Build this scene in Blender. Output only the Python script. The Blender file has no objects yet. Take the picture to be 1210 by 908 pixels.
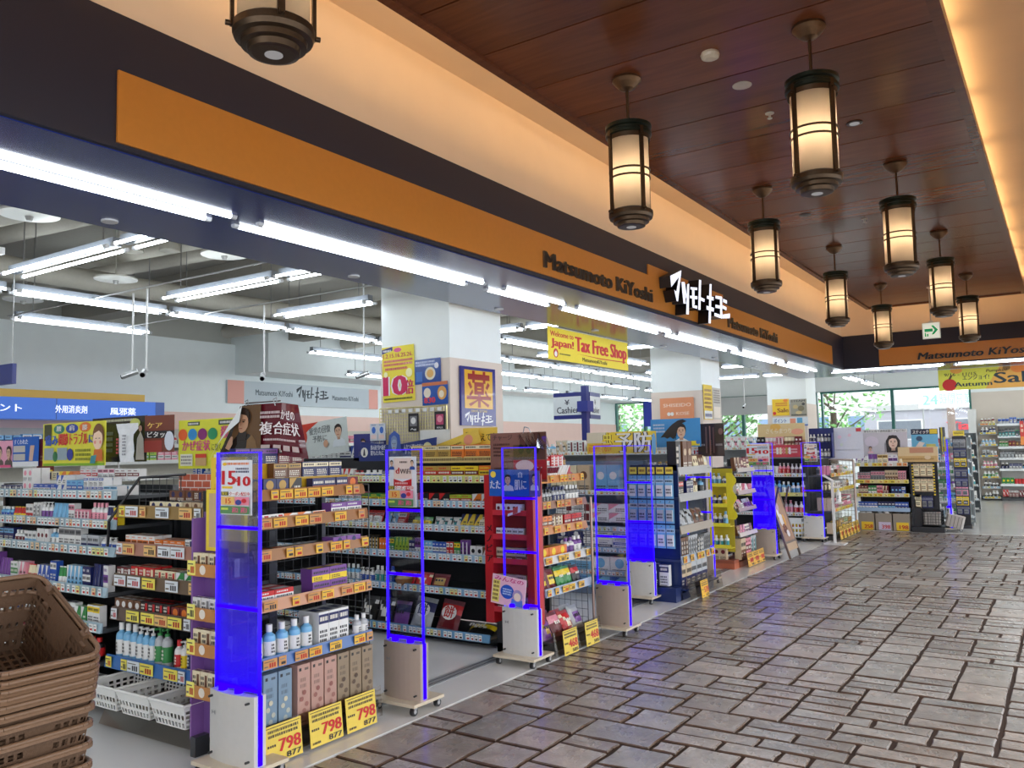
import bpy, math, random
from mathutils import Vector, Matrix
S = bpy.context.scene
COL = S.collection
PI = math.pi
# ------------------------------------------------------------------ camera
def R3(yaw, pitch, roll):
    fw = Vector((math.sin(yaw)*math.cos(pitch), math.cos(yaw)*math.cos(pitch), math.sin(pitch)))
    r0 = Vector((math.cos(yaw), -math.sin(yaw), 0)); u0 = r0.cross(fw)
    r = r0*math.cos(roll)+u0*math.sin(roll); u = -r0*math.sin(roll)+u0*math.cos(roll)
    return r, u, fw
cam = bpy.data.cameras.new('camera'); camo = bpy.data.objects.new('camera', cam); COL.objects.link(camo)
_r, _u, _f = R3(-.586525, .078403, -.0207077)
camo.matrix_world = Matrix(((_r.x, _u.x, -_f.x, 0), (_r.y, _u.y, -_f.y, 0), (_r.z, _u.z, -_f.z, 1.55), (0, 0, 0, 1)))
cam.sensor_width = 36; cam.lens = 984.82/1210*36; cam.clip_start = .05; cam.clip_end = 300
S.camera = camo
# ------------------------------------------------------------------ sky, exposure
W = bpy.data.worlds.new('sky'); S.world = W; W.use_nodes = True
nt = W.node_tree; bg = nt.nodes['Background']
bg.inputs[0].default_value = (.92, .96, 1, 1); bg.inputs[1].default_value = 3.5
S.view_settings.view_transform = 'Standard'; S.view_settings.look = 'None'
S.view_settings.exposure = -0.08; S.view_settings.gamma = 1; S.view_settings.use_curve_mapping = False
try:
    S.cycles.use_denoising = True; S.cycles.max_bounces = 8; S.cycles.transparent_max_bounces = 24
    S.cycles.sample_clamp_indirect = 4; S.cycles.caustics_reflective = False; S.cycles.caustics_refractive = False
    S.cycles.use_light_tree = True
except Exception: pass
TUBE = 22.0          # brightness of a hanging fluorescent tube
SOFFIT = 14.0        # brightness of a soffit tube
COVE = 22.0         # brightness of the hidden cove tubes
LAMP = 125.0         # brightness of the bulb in a pendant lantern
BLUE = 2.4          # brightness of the blue lit edges of the gates
# ------------------------------------------------------------------ helpers
def lin(c):
    if isinstance(c, str): c = CN[c]
    return tuple(((x/255)/12.92 if x/255 <= .04045 else ((x/255+.055)/1.055)**2.4) for x in c[:3])+(1.0,)
CN = dict(white=(232, 232, 230), cream=(238, 226, 190), navy=(28, 36, 92), blue=(40, 84, 178), sky=(120, 182, 222), teal=(34, 140, 146), green=(52, 138, 70),
          lime=(170, 196, 60), yellow=(240, 208, 40), orange=(226, 120, 38), red=(200, 36, 38), maroon=(110, 26, 36), pink=(232, 150, 168),
          purple=(120, 70, 150), brown=(110, 70, 44), black=(26, 26, 28), grey=(130, 132, 134), silver=(184, 188, 192), gold=(188, 150, 70), beige=(206, 184, 152),
          charcoal=(52, 54, 58))
CT = dict(sky='pale blue', lime='lime green', charcoal='dark grey')
def cname(c): return CT.get(c, c)
class MB:
    def __init__(s): s.v = []; s.f = []; s.c = []; s.s = []; s.q = 0
    def step(s): s.q += 1; return (s.q % 24)*2e-5
    def add(s, vs, fs, col, smooth=False):
        b = len(s.v); s.v += [tuple(p) for p in vs]; lc = lin(col)
        for f in fs: s.f.append([b+i for i in f]); s.c.append(lc); s.s.append(smooth)
    def poly(s, pts, col): s.add(pts, [list(range(len(pts)))], col)
    def box(s, x0, x1, y0, y1, z0, z1, col, M=None, front=None, top=None):
        vs = [(x0, y0, z0), (x1, y0, z0), (x1, y1, z0), (x0, y1, z0), (x0, y0, z1), (x1, y0, z1), (x1, y1, z1), (x0, y1, z1)]
        if M: vs = [M @ Vector(p) for p in vs]
        s.add(vs, [(3, 2, 1, 0), (2, 3, 7, 6), (1, 2, 6, 5), (3, 0, 4, 7), (0, 1, 5, 4), (4, 5, 6, 7)], col)
        if front: s.c[-2] = lin(front)
        if top: s.c[-1] = lin(top)
        return s
    def rbox(s, x0, x1, y0, y1, z0, z1, col, r=.01, n=3):      # box with rounded vertical edges
        pts = []
        for cx, cy, a0 in ((x1-r, y1-r, 0), (x0+r, y1-r, 90), (x0+r, y0+r, 180), (x1-r, y0+r, 270)):
            for k in range(n+1):
                a = math.radians(a0+90*k/n); pts.append((cx+r*math.cos(a), cy+r*math.sin(a)))
        m = len(pts); vs = [(p[0], p[1], z0) for p in pts]+[(p[0], p[1], z1) for p in pts]
        s.add(vs, [(i, (i+1) % m, m+(i+1) % m, m+i) for i in range(m)]+[list(range(m))[::-1], list(range(m, 2*m))], col)
    def tube(s, p0, p1, r, col, n=6, r1=None, caps=True, smooth=True):
        p0 = Vector(p0); p1 = Vector(p1); d = (p1-p0).normalized(); r1 = r if r1 is None else r1
        a = d.orthogonal().normalized(); b = d.cross(a); vs = []
        for p, q in ((p0, r), (p1, r1)):
            for k in range(n):
                t = 2*PI*(k+.5)/n; vs.append(p+a*q*math.cos(t)+b*q*math.sin(t))
        s.add(vs, [(k, (k+1) % n, n+(k+1) % n, n+k) for k in range(n)], col, smooth)
        if caps: s.add(vs[:n], [list(range(n))[::-1]], col); s.add(vs[n:], [list(range(n))], col)
    def path(s, pts, r, col, n=6):
        for a, b in zip(pts, pts[1:]): s.tube(a, b, r, col, n)
    def lathe(s, prof, col, n=12, c=(0, 0, 0), cols=None, smooth=True, caps=True):
        rings = []
        for r, z in prof: rings.append([(c[0]+r*math.cos(2*PI*k/n), c[1]+r*math.sin(2*PI*k/n), c[2]+z) for k in range(n)])
        for i, (a, b) in enumerate(zip(rings, rings[1:])):
            s.add(a+b, [(k, (k+1) % n, n+(k+1) % n, n+k) for k in range(n)], cols[i] if cols else col, smooth)
        if caps: s.add(rings[0], [list(range(n))[::-1]], cols[0] if cols else col); s.add(rings[-1], [list(range(n))], cols[-1] if cols else col)
    def prism(s, pts, y0, y1, col, side=None):                 # pts (x,z) outline seen from the front, counter-clockwise
        m = len(pts)
        a = sum(pts[i][0]*pts[(i+1) % m][1]-pts[(i+1) % m][0]*pts[i][1] for i in range(m))
        if a < 0: pts = pts[::-1]
        s.add([(p[0], y0, p[1]) for p in pts], [list(range(m))], col)
        s.add([(p[0], y1, p[1]) for p in pts], [list(range(m))[::-1]], side or col)
        s.add([(p[0], y0, p[1]) for p in pts]+[(p[0], y1, p[1]) for p in pts], [(i, m+i, m+(i+1) % m, (i+1) % m) for i in range(m)], side or col)
    # flat print on a plane y = const facing -y
    def rect(s, x0, x1, z0, z1, y, col):
        y -= s.step(); s.poly([(x0, y, z0), (x1, y, z0), (x1, y, z1), (x0, y, z1)], col)
    def ell(s, cx, cz, rx, rz, y, col, n=14):
        y -= s.step(); s.poly([(cx+rx*math.cos(2*PI*k/n), y, cz+rz*math.sin(2*PI*k/n)) for k in range(n)], col)
    def shape(s, pts, y, col):
        y -= s.step(); m = len(pts); a = sum(pts[i][0]*pts[(i+1) % m][1]-pts[(i+1) % m][0]*pts[i][1] for i in range(m))
        if a < 0: pts = pts[::-1]
        s.poly([(p[0], y, p[1]) for p in pts], col)
    def text(s, t, x0, x1, z0, h, y, col, bold=.02, shear=0, depth=0, side=None, center=False):
        vs, fs, w, hh = glyphs(t, depth > 0)
        sz = h; sx = (x1-x0)/w if x1 is not None else sz
        if center: x0 -= w*sx/2
        if depth > 0:
            for dx in ((-bold, 0, bold) if bold else (0,)):
                y -= 3e-4; b = len(s.v); s.v += [(x0+(p[0]+dx)*sx+shear*p[1]*sz, y-(p[2]+.5)*depth, z0+p[1]*sz) for p in vs]
                for f, fr in fs:
                    s.f.append([b+i for i in f]); s.c.append(lin(col if fr else (side or col))); s.s.append(False)
            return
        for k, dx in enumerate((-bold, bold, 0) if bold else (0,)):
            y -= 1e-4; s.add([(x0+(p[0]+dx)*sx+shear*p[1]*sz, y, z0+p[1]*sz) for p in vs], [f for f, _ in fs], col)
    def build(s, name, mat, parent=None, loc=None):
        return link(name, s.mesh(name, mat), parent, loc)
    def mesh(s, name, mat):
        m = bpy.data.meshes.new(name); m.from_pydata(s.v, [], s.f)
        a = m.color_attributes.new('Col', 'FLOAT_COLOR', 'CORNER')
        buf = []
        for f, c in zip(s.f, s.c): buf += c*len(f)
        a.data.foreach_set('color', buf)
        m.polygons.foreach_set('use_smooth', s.s)
        m.materials.append(M[mat] if isinstance(mat, str) else mat); m.update(); return m
_gl = {}
def glyphs(t, deep):
    k = (t, deep)
    if k not in _gl:
        cu = bpy.data.curves.new('t', 'FONT'); cu.body = t; cu.size = 1; cu.resolution_u = 2
        if deep: cu.extrude = .5
        else: cu.fill_mode = 'FRONT'
        o = bpy.data.objects.new('t', cu); me = bpy.data.meshes.new_from_object(o)
        vs = [tuple(v.co) for v in me.vertices]; fs = [(list(p.vertices), p.normal.z > .5) for p in me.polygons]
        bpy.data.objects.remove(o); bpy.data.curves.remove(cu); bpy.data.meshes.remove(me)
        xs = [v[0] for v in vs] or [0, 1]; x0 = min(xs); vs = [(v[0]-x0, v[1], v[2]) for v in vs]
        cap = .72
        _gl[k] = ([(v[0]/cap, v[1]/cap, v[2]) for v in vs], fs, (max(xs)-x0)/cap, 1)
    return _gl[k]
def link(name, me, parent=None, loc=None):
    o = bpy.data.objects.new(name, me); COL.objects.link(o)
    if parent: o.parent = parent
    if loc: o.location = loc
    return o
def tag(o, label, cat, group=None, kind=None):
    o['label'] = label; o['category'] = cat
    if group: o['group'] = group
    if kind: o['kind'] = kind
    return o
def thing(name, label, cat, loc=(0, 0, 0), rz=0, group=None):
    o = bpy.data.objects.new(name, None); COL.objects.link(o); o.empty_display_size = .05
    o.location = loc; o.rotation_euler = (0, 0, rz)
    return tag(o, label, cat, group)
def struct(o): o['kind'] = 'structure'; return o
def stuff(o): o['kind'] = 'stuff'; return o
# ------------------------------------------------------------------ materials
M = {}
def nmat(name):
    m = bpy.data.materials.new(name); m.use_nodes = True; M[name] = m
    t = m.node_tree; return m, t, t.nodes['Principled BSDF']
def node(t, k, **kw):
    n = t.nodes.new(k)
    for a, b in kw.items():
        if a.startswith('i_'): n.inputs[int(a[2:]) if a[2:].isdigit() else a[2:]].default_value = b
        else: setattr(n, a, b)
    return n
def vmat(name, rough=.5, metal=0, coat=0, var=.08, scale=30, bump=0, spec=.5, emit=0):
    m, t, p = nmat(name)
    at = node(t, 'ShaderNodeAttribute', attribute_name='Col'); tc = node(t, 'ShaderNodeTexCoord')
    nz = node(t, 'ShaderNodeTexNoise', i_Scale=scale, i_Detail=3); t.links.new(tc.outputs['Object'], nz.inputs['Vector'])
    mr = node(t, 'ShaderNodeMapRange'); mr.inputs[3].default_value = 1-var; mr.inputs[4].default_value = 1+var*.6
    t.links.new(nz.outputs[0], mr.inputs[0])
    mx = node(t, 'ShaderNodeVectorMath', operation='MULTIPLY'); t.links.new(at.outputs['Color'], mx.inputs[0]); t.links.new(mr.outputs[0], mx.inputs[1])
    t.links.new(mx.outputs[0], p.inputs['Base Color'])
    p.inputs['Roughness'].default_value = rough; p.inputs['Metallic'].default_value = metal; p.inputs['Coat Weight'].default_value = coat
    p.inputs['Specular IOR Level'].default_value = spec
    if emit:
        t.links.new(mx.outputs[0], p.inputs['Emission Color']); p.inputs['Emission Strength'].default_value = emit
    if bump:
        b = node(t, 'ShaderNodeBump', i_Strength=bump, i_Distance=.01); t.links.new(nz.outputs[0], b.inputs['Height']); t.links.new(b.outputs[0], p.inputs['Normal'])
    return m
vmat('paper', .6); vmat('card', .38, coat=.15); vmat('plastic', .3, var=.05); vmat('gloss', .16, coat=.3, var=.04); vmat('matte', .8, var=.1)
vmat('metal', .34, metal=1, var=.1); vmat('bronze', .38, metal=.75, var=.25, scale=60); vmat('paint', .55, var=.05, scale=4); vmat('foil', .28, var=.2, scale=25, bump=.4)
vmat('letter', .35, var=.03); vmat('leaf', .6, var=.25, scale=3); vmat('litface', .4, var=.02, emit=.9); vmat('litsign', .4, var=.02, emit=.55)
vmat('leather', .45, var=.12, scale=90, bump=.15); vmat('outside', .8, var=.06, scale=1)
def emat(name, col, st, blend=None):
    m, t, p = nmat(name); t.nodes.remove(p); e = node(t, 'ShaderNodeEmission'); e.inputs[0].default_value = (*col, 1); e.inputs[1].default_value = st
    out = t.nodes['Material Output']
    nz = node(t, 'ShaderNodeTexNoise', i_Scale=2); mr = node(t, 'ShaderNodeMapRange'); mr.inputs[3].default_value = st*.95; mr.inputs[4].default_value = st*1.05
    t.links.new(nz.outputs[0], mr.inputs[0]); t.links.new(mr.outputs[0], e.inputs[1])
    if blend is None: t.links.new(e.outputs[0], out.inputs[0])
    else:
        tr = node(t, 'ShaderNodeBsdfTransparent'); tr.inputs[0].default_value = (.5, .5, 1, 1); mx = node(t, 'ShaderNodeMixShader', i_0=blend)
        t.links.new(tr.outputs[0], mx.inputs[1]); t.links.new(e.outputs[0], mx.inputs[2]); t.links.new(mx.outputs[0], out.inputs[0])
    return m
emat('tube_light', (.86, .94, 1), TUBE); emat('soffit_tube', (.86, .94, 1), SOFFIT); emat('cove_light', (1, .66, .33), COVE); emat('cove_light_soft', (1, .64, .31), COVE*.6); emat('blue_edge', (.02, .0, 1), BLUE)
emat('blue_fill', (.018, 0, 1), BLUE*.5, .58); emat('blue_haze', (.06, .02, 1), BLUE*.28, .22); emat('spot_led', (1, .95, .95), .3); emat('bulb_glow', (1, .75, .52), LAMP)
def litsheet(name, top, bot, stt, stb, blend=None):
    m, t, p = nmat(name); t.nodes.remove(p); tc = node(t, 'ShaderNodeTexCoord'); sp = node(t, 'ShaderNodeSeparateXYZ'); t.links.new(tc.outputs['Generated'], sp.inputs[0])
    mx = node(t, 'ShaderNodeMix', data_type='RGBA'); mx.inputs[6].default_value = (*bot, 1); mx.inputs[7].default_value = (*top, 1); t.links.new(sp.outputs[2], mx.inputs[0])
    mr = node(t, 'ShaderNodeMapRange'); mr.inputs[3].default_value = stb; mr.inputs[4].default_value = stt; t.links.new(sp.outputs[2], mr.inputs[0])
    e = node(t, 'ShaderNodeEmission'); t.links.new(mx.outputs[2], e.inputs[0]); t.links.new(mr.outputs[0], e.inputs[1]); out = t.nodes['Material Output']
    if blend is None: t.links.new(e.outputs[0], out.inputs[0]); return m
    m2 = node(t, 'ShaderNodeMapRange'); m2.inputs[3].default_value = blend[1]; m2.inputs[4].default_value = blend[0]; t.links.new(sp.outputs[2], m2.inputs[0])
    tr = node(t, 'ShaderNodeBsdfTransparent'); tr.inputs[0].default_value = (.75, .72, 1, 1); ms = node(t, 'ShaderNodeMixShader'); t.links.new(m2.outputs[0], ms.inputs[0])
    t.links.new(tr.outputs[0], ms.inputs[1]); t.links.new(e.outputs[0], ms.inputs[2]); t.links.new(ms.outputs[0], out.inputs[0]); return m
litsheet('blue_frame', (.085, .04, 1), (.012, .0, 1), BLUE*.5, BLUE*1.1); litsheet('blue_guide', (.05, .02, 1), (.02, 0, 1), BLUE*.3, BLUE*.55, (.0, .66)); litsheet('blue_guide_full', (.03, .0, 1), (.02, 0, 1), BLUE*.5, BLUE*.55, (.42, .58))
def glassmat(name, tint, mix=.12, rough=.03):                  # thin clear sheet: mostly see-through with a sheen
    m, t, p = nmat(name); t.nodes.remove(p)
    tr = node(t, 'ShaderNodeBsdfTransparent'); tr.inputs[0].default_value = (*tint, 1)
    gl = node(t, 'ShaderNodeBsdfGlossy', i_Roughness=rough); lw = node(t, 'ShaderNodeLayerWeight', i_Blend=.25)
    nz = node(t, 'ShaderNodeTexNoise', i_Scale=3); mr = node(t, 'ShaderNodeMath', operation='MULTIPLY_ADD'); mr.inputs[1].default_value = .6; mr.inputs[2].default_value = mix*.5
    t.links.new(lw.outputs['Fresnel'], mr.inputs[0]); mx = node(t, 'ShaderNodeMixShader')
    t.links.new(mr.outputs[0], mx.inputs[0]); t.links.new(tr.outputs[0], mx.inputs[1]); t.links.new(gl.outputs[0], mx.inputs[2])
    t.links.new(mx.outputs[0], t.nodes['Material Output'].inputs[0]); return m
glassmat('acrylic', (.93, .94, .98)); glassmat('window_glass', (.95, .97, .97)); glassmat('smoked', (.62, .56, .5), .2)
def shade_glass():
    m, t, p = nmat('shade_glass'); t.nodes.remove(p)
    tl = node(t, 'ShaderNodeBsdfTranslucent'); tl.inputs[0].default_value = (.6, .5, .36, 1); df = node(t, 'ShaderNodeBsdfDiffuse'); df.inputs[0].default_value = (.6, .55, .46, 1)
    nz = node(t, 'ShaderNodeTexNoise', i_Scale=8); mr = node(t, 'ShaderNodeMapRange'); mr.inputs[3].default_value = .14; mr.inputs[4].default_value = .2
    t.links.new(nz.outputs[0], mr.inputs[0]); mx = node(t, 'ShaderNodeMixShader'); t.links.new(mr.outputs[0], mx.inputs[0])
    t.links.new(tl.outputs[0], mx.inputs[1]); t.links.new(df.outputs[0], mx.inputs[2]); t.links.new(mx.outputs[0], t.nodes['Material Output'].inputs[0])
shade_glass()
def wood():
    m, t, p = nmat('ceiling_wood'); at = node(t, 'ShaderNodeAttribute', attribute_name='Col'); tc = node(t, 'ShaderNodeTexCoord')
    mp = node(t, 'ShaderNodeMapping'); mp.inputs['Scale'].default_value = (.5, 5, 5); t.links.new(tc.outputs['Object'], mp.inputs[0])
    nz = node(t, 'ShaderNodeTexNoise', i_Scale=3, i_Detail=6, i_Distortion=1.2); t.links.new(mp.outputs[0], nz.inputs['Vector'])
    mr = node(t, 'ShaderNodeMapRange'); mr.inputs[1].default_value = .3; mr.inputs[2].default_value = .7; mr.inputs[3].default_value = .8; mr.inputs[4].default_value = 1.14
    t.links.new(nz.outputs[0], mr.inputs[0]); mx = node(t, 'ShaderNodeVectorMath', operation='MULTIPLY')
    t.links.new(at.outputs['Color'], mx.inputs[0]); t.links.new(mr.outputs[0], mx.inputs[1]); t.links.new(mx.outputs[0], p.inputs['Base Color'])
    p.inputs['Roughness'].default_value = .24; p.inputs['Specular IOR Level'].default_value = .45
wood()
def stone():
    m, t, p = nmat('paving_stone'); at = node(t, 'ShaderNodeAttribute', attribute_name='Col'); tc = node(t, 'ShaderNodeTexCoord')
    nz = node(t, 'ShaderNodeTexNoise', i_Scale=6, i_Detail=8, i_Roughness=.65); t.links.new(tc.outputs['Object'], nz.inputs['Vector'])
    n2 = node(t, 'ShaderNodeTexNoise', i_Scale=2.2, i_Detail=4, i_Distortion=.8); t.links.new(tc.outputs['Object'], n2.inputs['Vector'])
    mr = node(t, 'ShaderNodeMapRange'); mr.inputs[1].default_value = .3; mr.inputs[2].default_value = .72; mr.inputs[3].default_value = .68; mr.inputs[4].default_value = 1.25
    t.links.new(nz.outputs[0], mr.inputs[0]); mx = node(t, 'ShaderNodeVectorMath', operation='MULTIPLY')
    t.links.new(at.outputs['Color'], mx.inputs[0]); t.links.new(mr.outputs[0], mx.inputs[1]); t.links.new(mx.outputs[0], p.inputs['Base Color'])
    r = node(t, 'ShaderNodeMapRange'); r.inputs[3].default_value = .12; r.inputs[4].default_value = .46; t.links.new(n2.outputs[0], r.inputs[0]); t.links.new(r.outputs[0], p.inputs['Roughness'])
    ad = node(t, 'ShaderNodeMath', operation='ADD'); t.links.new(nz.outputs[0], ad.inputs[0]); t.links.new(n2.outputs[0], ad.inputs[1])
    p.inputs['Coat Weight'].default_value = .28; p.inputs['Coat Roughness'].default_value = .16
    b = node(t, 'ShaderNodeBump', i_Strength=.6, i_Distance=.025); t.links.new(ad.outputs[0], b.inputs['Height']); t.links.new(b.outputs[0], p.inputs['Normal'])
stone()
def tile():
    m, t, p = nmat('floor_tile'); at = node(t, 'ShaderNodeAttribute', attribute_name='Col'); tc = node(t, 'ShaderNodeTexCoord')
    nz = node(t, 'ShaderNodeTexNoise', i_Scale=1.5, i_Detail=5); t.links.new(tc.outputs['Object'], nz.inputs['Vector'])
    mr = node(t, 'ShaderNodeMapRange'); mr.inputs[3].default_value = .93; mr.inputs[4].default_value = 1.05; t.links.new(nz.outputs[0], mr.inputs[0])
    mx = node(t, 'ShaderNodeVectorMath', operation='MULTIPLY'); t.links.new(at.outputs['Color'], mx.inputs[0]); t.links.new(mr.outputs[0], mx.inputs[1]); t.links.new(mx.outputs[0], p.inputs['Base Color'])
    p.inputs['Roughness'].default_value = .14
tile()
vmat('soffit', .2, var=.15, scale=3, spec=.5)
random.seed(7)
# ------------------------------------------------------------------ the setting
NAVY = (24, 21, 36); ORANGE = (186, 118, 42); BEIGE = (236, 208, 172); WALLW = (240, 247, 247); WALLB = (214, 204, 192)
RX = PI/2                                                     # turn for things that face the arcade (+x)
b = MB()
b.box(-12.6, -3.25, -2.6, 25.1, -.12, 0, (222, 222, 220)); b.box(-3.25, 5, 15.84, 25.1, -.12, 0, (214, 213, 208))
floor = struct(b.build('floor', 'floor_tile'))
b = MB(); b.box(-3.25, 5, -5, 15.84, -.12, -.014, (56, 38, 28)); bed = stuff(b.build('mortar_bed', 'matte', floor))
# stamped stones in an irregular ashlar bond: modules of 17 x 15 cm
def stones():
    rnd = random.Random(5); mx, my = .150, .150; x0, y0 = -3.245, -1.5
    nx, ny = int((2.6-x0)/mx), int((15.83-y0)/my); grid = [[0]*ny for _ in range(nx)]; out = []
    sizes = [(2, 1)]*8+[(2, 2)]*5+[(3, 1)]*3+[(1, 1)]*2+[(3, 2), (2, 3)]
    for j in range(ny):
        for i in range(nx):
            if grid[i][j]: continue
            opts = []
            for a, c in sizes:
                if i+a <= nx and j+c <= ny and all(not grid[i+p][j+q] for p in range(a) for q in range(c)): opts.append((a, c))
            a, c = rnd.choice([o for o in opts if o[0]*o[1] > 1] or [(1, 1)])
            for p in range(a):
                for q in range(c): grid[i+p][j+q] = 1
            out.append((x0+i*mx, x0+(i+a)*mx, y0+j*my, y0+(j+c)*my))
    def seen(s):
        v = Vector(((s[0]+s[1])/2, (s[2]+s[3])/2, -1.55)); d = v.dot(_f)
        return d > .5 and abs(v.dot(_r)/d) < .66 and abs(v.dot(_u)/d) < .5, v.length
    ranked = sorted([(seen(s)[1], s) for s in out if seen(s)[0]]); near = set(s for _, s in ranked[:300])
    rest = MB()
    def one(mb, s, ox=0, oy=0):
        g = .010; x0, x1, y0, y1 = s[0]+g-ox, s[1]-g-ox, s[2]+g-oy, s[3]-g-oy
        j = lambda: rnd.uniform(-.0045, .0045)
        pts = []
        for (ax, ay), (bx, by) in (((x0, y0), (x1, y0)), ((x1, y0), (x1, y1)), ((x1, y1), (x0, y1)), ((x0, y1), (x0, y0))):
            pts.append((ax+j(), ay+j())); pts.append(((ax+bx)/2+j(), (ay+by)/2+j()))
        cx, cy = (x0+x1)/2, (y0+y1)/2; h = rnd.uniform(-.003, .002); tx, ty = rnd.uniform(-.008, .008), rnd.uniform(-.008, .008)
        k = rnd.uniform(.86, 1.13); w = rnd.uniform(-3, 5); col = (150*k+w, 145*k, 140*k-w*.5)
        bot = [(p[0], p[1], -.014) for p in pts]
        mid = [(p[0], p[1], -.006+h) for p in pts]
        top = []
        for p in pts:
            d = Vector((p[0]-cx, p[1]-cy)); L = d.length; q = d*(1-.007/L); top.append((cx+q.x, cy+q.y, h+q.x*tx+q.y*ty))
        mb.add(bot+mid+top, [(i, (i+1) % 8, 8+(i+1) % 8, 8+i) for i in range(8)]+[(8+i, 8+(i+1) % 8, 16+(i+1) % 8, 16+i) for i in range(8)], (84, 64, 52)); mb.add(top, [tuple(range(8))], col)
    for s in out:
        if s in near:
            m = MB(); ox, oy = (s[0]+s[1])/2, (s[2]+s[3])/2; one(m, s, ox, oy); m.build('paving_stone', 'paving_stone', floor, (ox, oy, 0))
        else: one(rest, s)
    stuff(rest.build('paving_stone_field', 'paving_stone', floor))
stones()
b = MB(); b.box(2.55, 5, -5, 15.84, -.014, 0, (100, 92, 88)); stuff(b.build('paving_edge', 'paving_stone', floor))
b = MB()                                                      # shutter track let into the white floor
b.box(-3.70, -3.60, -2, 15.2, 0, .004, (140, 143, 146)); b.box(-3.675, -3.668, -2, 15.2, .004, .006, (70, 72, 76)); b.box(-3.63, -3.623, -2, 15.2, .004, .006, (70, 72, 76))
struct(b.build('trim_1', 'plastic'))
# ceilings
b = MB(); b.box(-3.3, .16, -5, 15.8, 4.08, 4.2, BEIGE); ceiling = struct(b.build('ceiling', 'paint'))
b = MB(); b.box(-12.6, -4.5, -2.6, 25.1, 3.95, 4.1, (150, 147, 138)); b.box(-4.5, 5, 17.3, 25.1, 3.55, 3.7, (214, 214, 208)); struct(b.build('ceiling', 'matte'))
y = -2.87
while y < 15.0:                                               # wooden planks, open joints between them
    y1 = min(y+.555, 15.0); k = random.uniform(.88, 1.1)
    m = MB(); m.box(-1.1, 1.1, 0, y1-y-.012, 0, .03, (118*k, 64*k, 36*k)); m.build('plank', 'ceiling_wood', ceiling, (-1.575, y+.0035, 3.812)); y = y1
b = MB(); b.box(-2.68, -.46, -2.87, 15.0, 3.85, 3.87, (30, 20, 14)); stuff(b.build('plank_backing', 'matte', ceiling))
for x0, x1, y0, y1 in ((-2.735, -2.675, -2.9, 15.05), (-.475, -.415, -2.9, 15.05), (-2.675, -.475, 15.0, 15.05)):
    m = MB(); m.box(x0, x1, y0, y1, 3.795, 3.87, (112, 62, 36)); m.build('edge_board', 'ceiling_wood', ceiling)
# store front beam, arcade side, and the beam across the end
def beam(name, u0, u1, loc, rz, back):
    m = MB(); m.box(u0, u1, .02, back, 2.875, 4.12, BEIGE); o = struct(m.build(name, 'paint', None, loc)); o.rotation_euler[2] = rz
    m = MB(); m.box(u0, u1, 0, .03, 2.868, 3.463, NAVY); m.build('navy_panel', 'paint', o); return o
wf = beam('wall_front', -5, 15.85, (-3.3, 0, 0), RX, 1.2)
wb = beam('wall_end', -3.37, 5, (0, 15.8, 0), 0, 1.5)
m = MB(); m.prism([(1.957, 2.89), (14.9, 2.89), (14.9, 3.207), (9.48, 3.207), (9.48, 3.315), (7.37, 3.315), (7.37, 3.207), (1.957, 3.207)], -.012, 0, ORANGE); m.build('orange_panel', 'card', wf)
m = MB(); m.prism([(-2.70, 2.885), (4.5, 2.885), (4.5, 3.19), (-2.70, 3.19)], -.012, 0, ORANGE); m.build('orange_panel', 'card', wb)
m = MB(); m.box(-5, 17.3, .03, 1.2, 2.862, 2.875, (34, 48, 112)); m.build('soffit_panel', 'soffit', wf)
m = MB(); m.box(-3.3, 5, .03, 1.5, 2.862, 2.875, (34, 48, 112)); m.build('soffit_panel', 'soffit', wb)
for k in range(8): 
    m = MB(); m.lathe([(.028, -.004), (.045, -.004), (.045, .008)], (200, 200, 200), 12); m.build('sprinkler_plate', 'plastic', wf, (2.55+k*1.9, 1.05, 2.856))
# black channel letters on the orange panels
for u0, u1, o, h in ((5.42, 7.42, wf, .135), (9.6, 11.6, wf, .135), (-2.08, -.37, wb, .125)):
    m = MB(); m.text('Matsumoto KiYoshi', u0, u1, 2.945, h, -.012, (18, 15, 15), .045, .25 if o is wb else 0, .016, (84, 70, 58)); m.build('lettering', 'letter', o)
LOGO = [[(145, 250), (300, 207), (265, 270), (152, 370)], [(265, 270), (300, 207), (240, 522), (222, 520), (192, 398), (222, 425)], [(295, 328), (318, 325), (345, 550), (312, 545)],
        [(318, 332), (338, 328), (358, 470), (345, 500)], [(370, 355), (395, 350), (376, 658), (342, 655)], [(410, 385), (495, 395), (495, 420), (410, 408)], [(400, 470), (495, 480), (492, 510), (400, 495)],
        [(430, 400), (460, 402), (455, 560), (425, 560)], [(425, 560), (490, 575), (485, 602), (430, 590)], [(522, 320), (548, 325), (525, 615), (498, 612)], [(530, 490), (582, 510), (578, 540), (528, 520)],
        [(650, 372), (674, 376), (645, 745), (618, 742)], [(612, 480), (692, 498), (690, 532), (610, 508)], [(602, 575), (690, 600), (688, 635), (600, 612)], [(715, 485), (790, 500), (788, 530), (715, 512)],
        [(768, 500), (795, 505), (785, 700), (762, 695)], [(710, 570), (785, 585), (785, 612), (710, 598)], [(695, 645), (785, 672), (783, 702), (693, 675)], [(805, 520), (850, 540), (848, 570), (803, 550)],
        [(795, 580), (842, 600), (838, 630), (793, 608)], [(790, 665), (880, 658), (875, 700), (788, 700)]]
def logo_polys(u0, u1, z0, h):                                # strokes in a rectangle; 0..1 across, 0..1 up
    out = []
    for pg in LOGO:
        q = []
        for x, yy in pg:
            t = (x-145)/735; top = 200+t*300; bot = 560+t*200; v = (bot-yy)/(bot-top); tt = t*(1+.25*(t-1))
            q.append((u0+(u1-u0)*tt, z0+h*v))
        out.append(q)
    return out
lg = thing('shop_logo_sign', 'lit white brush-style katakana letters with black sides on the raised orange panel', 'sign', (-3.287, 7.62, 2.93), RX)
m = MB(); f = MB()
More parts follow.
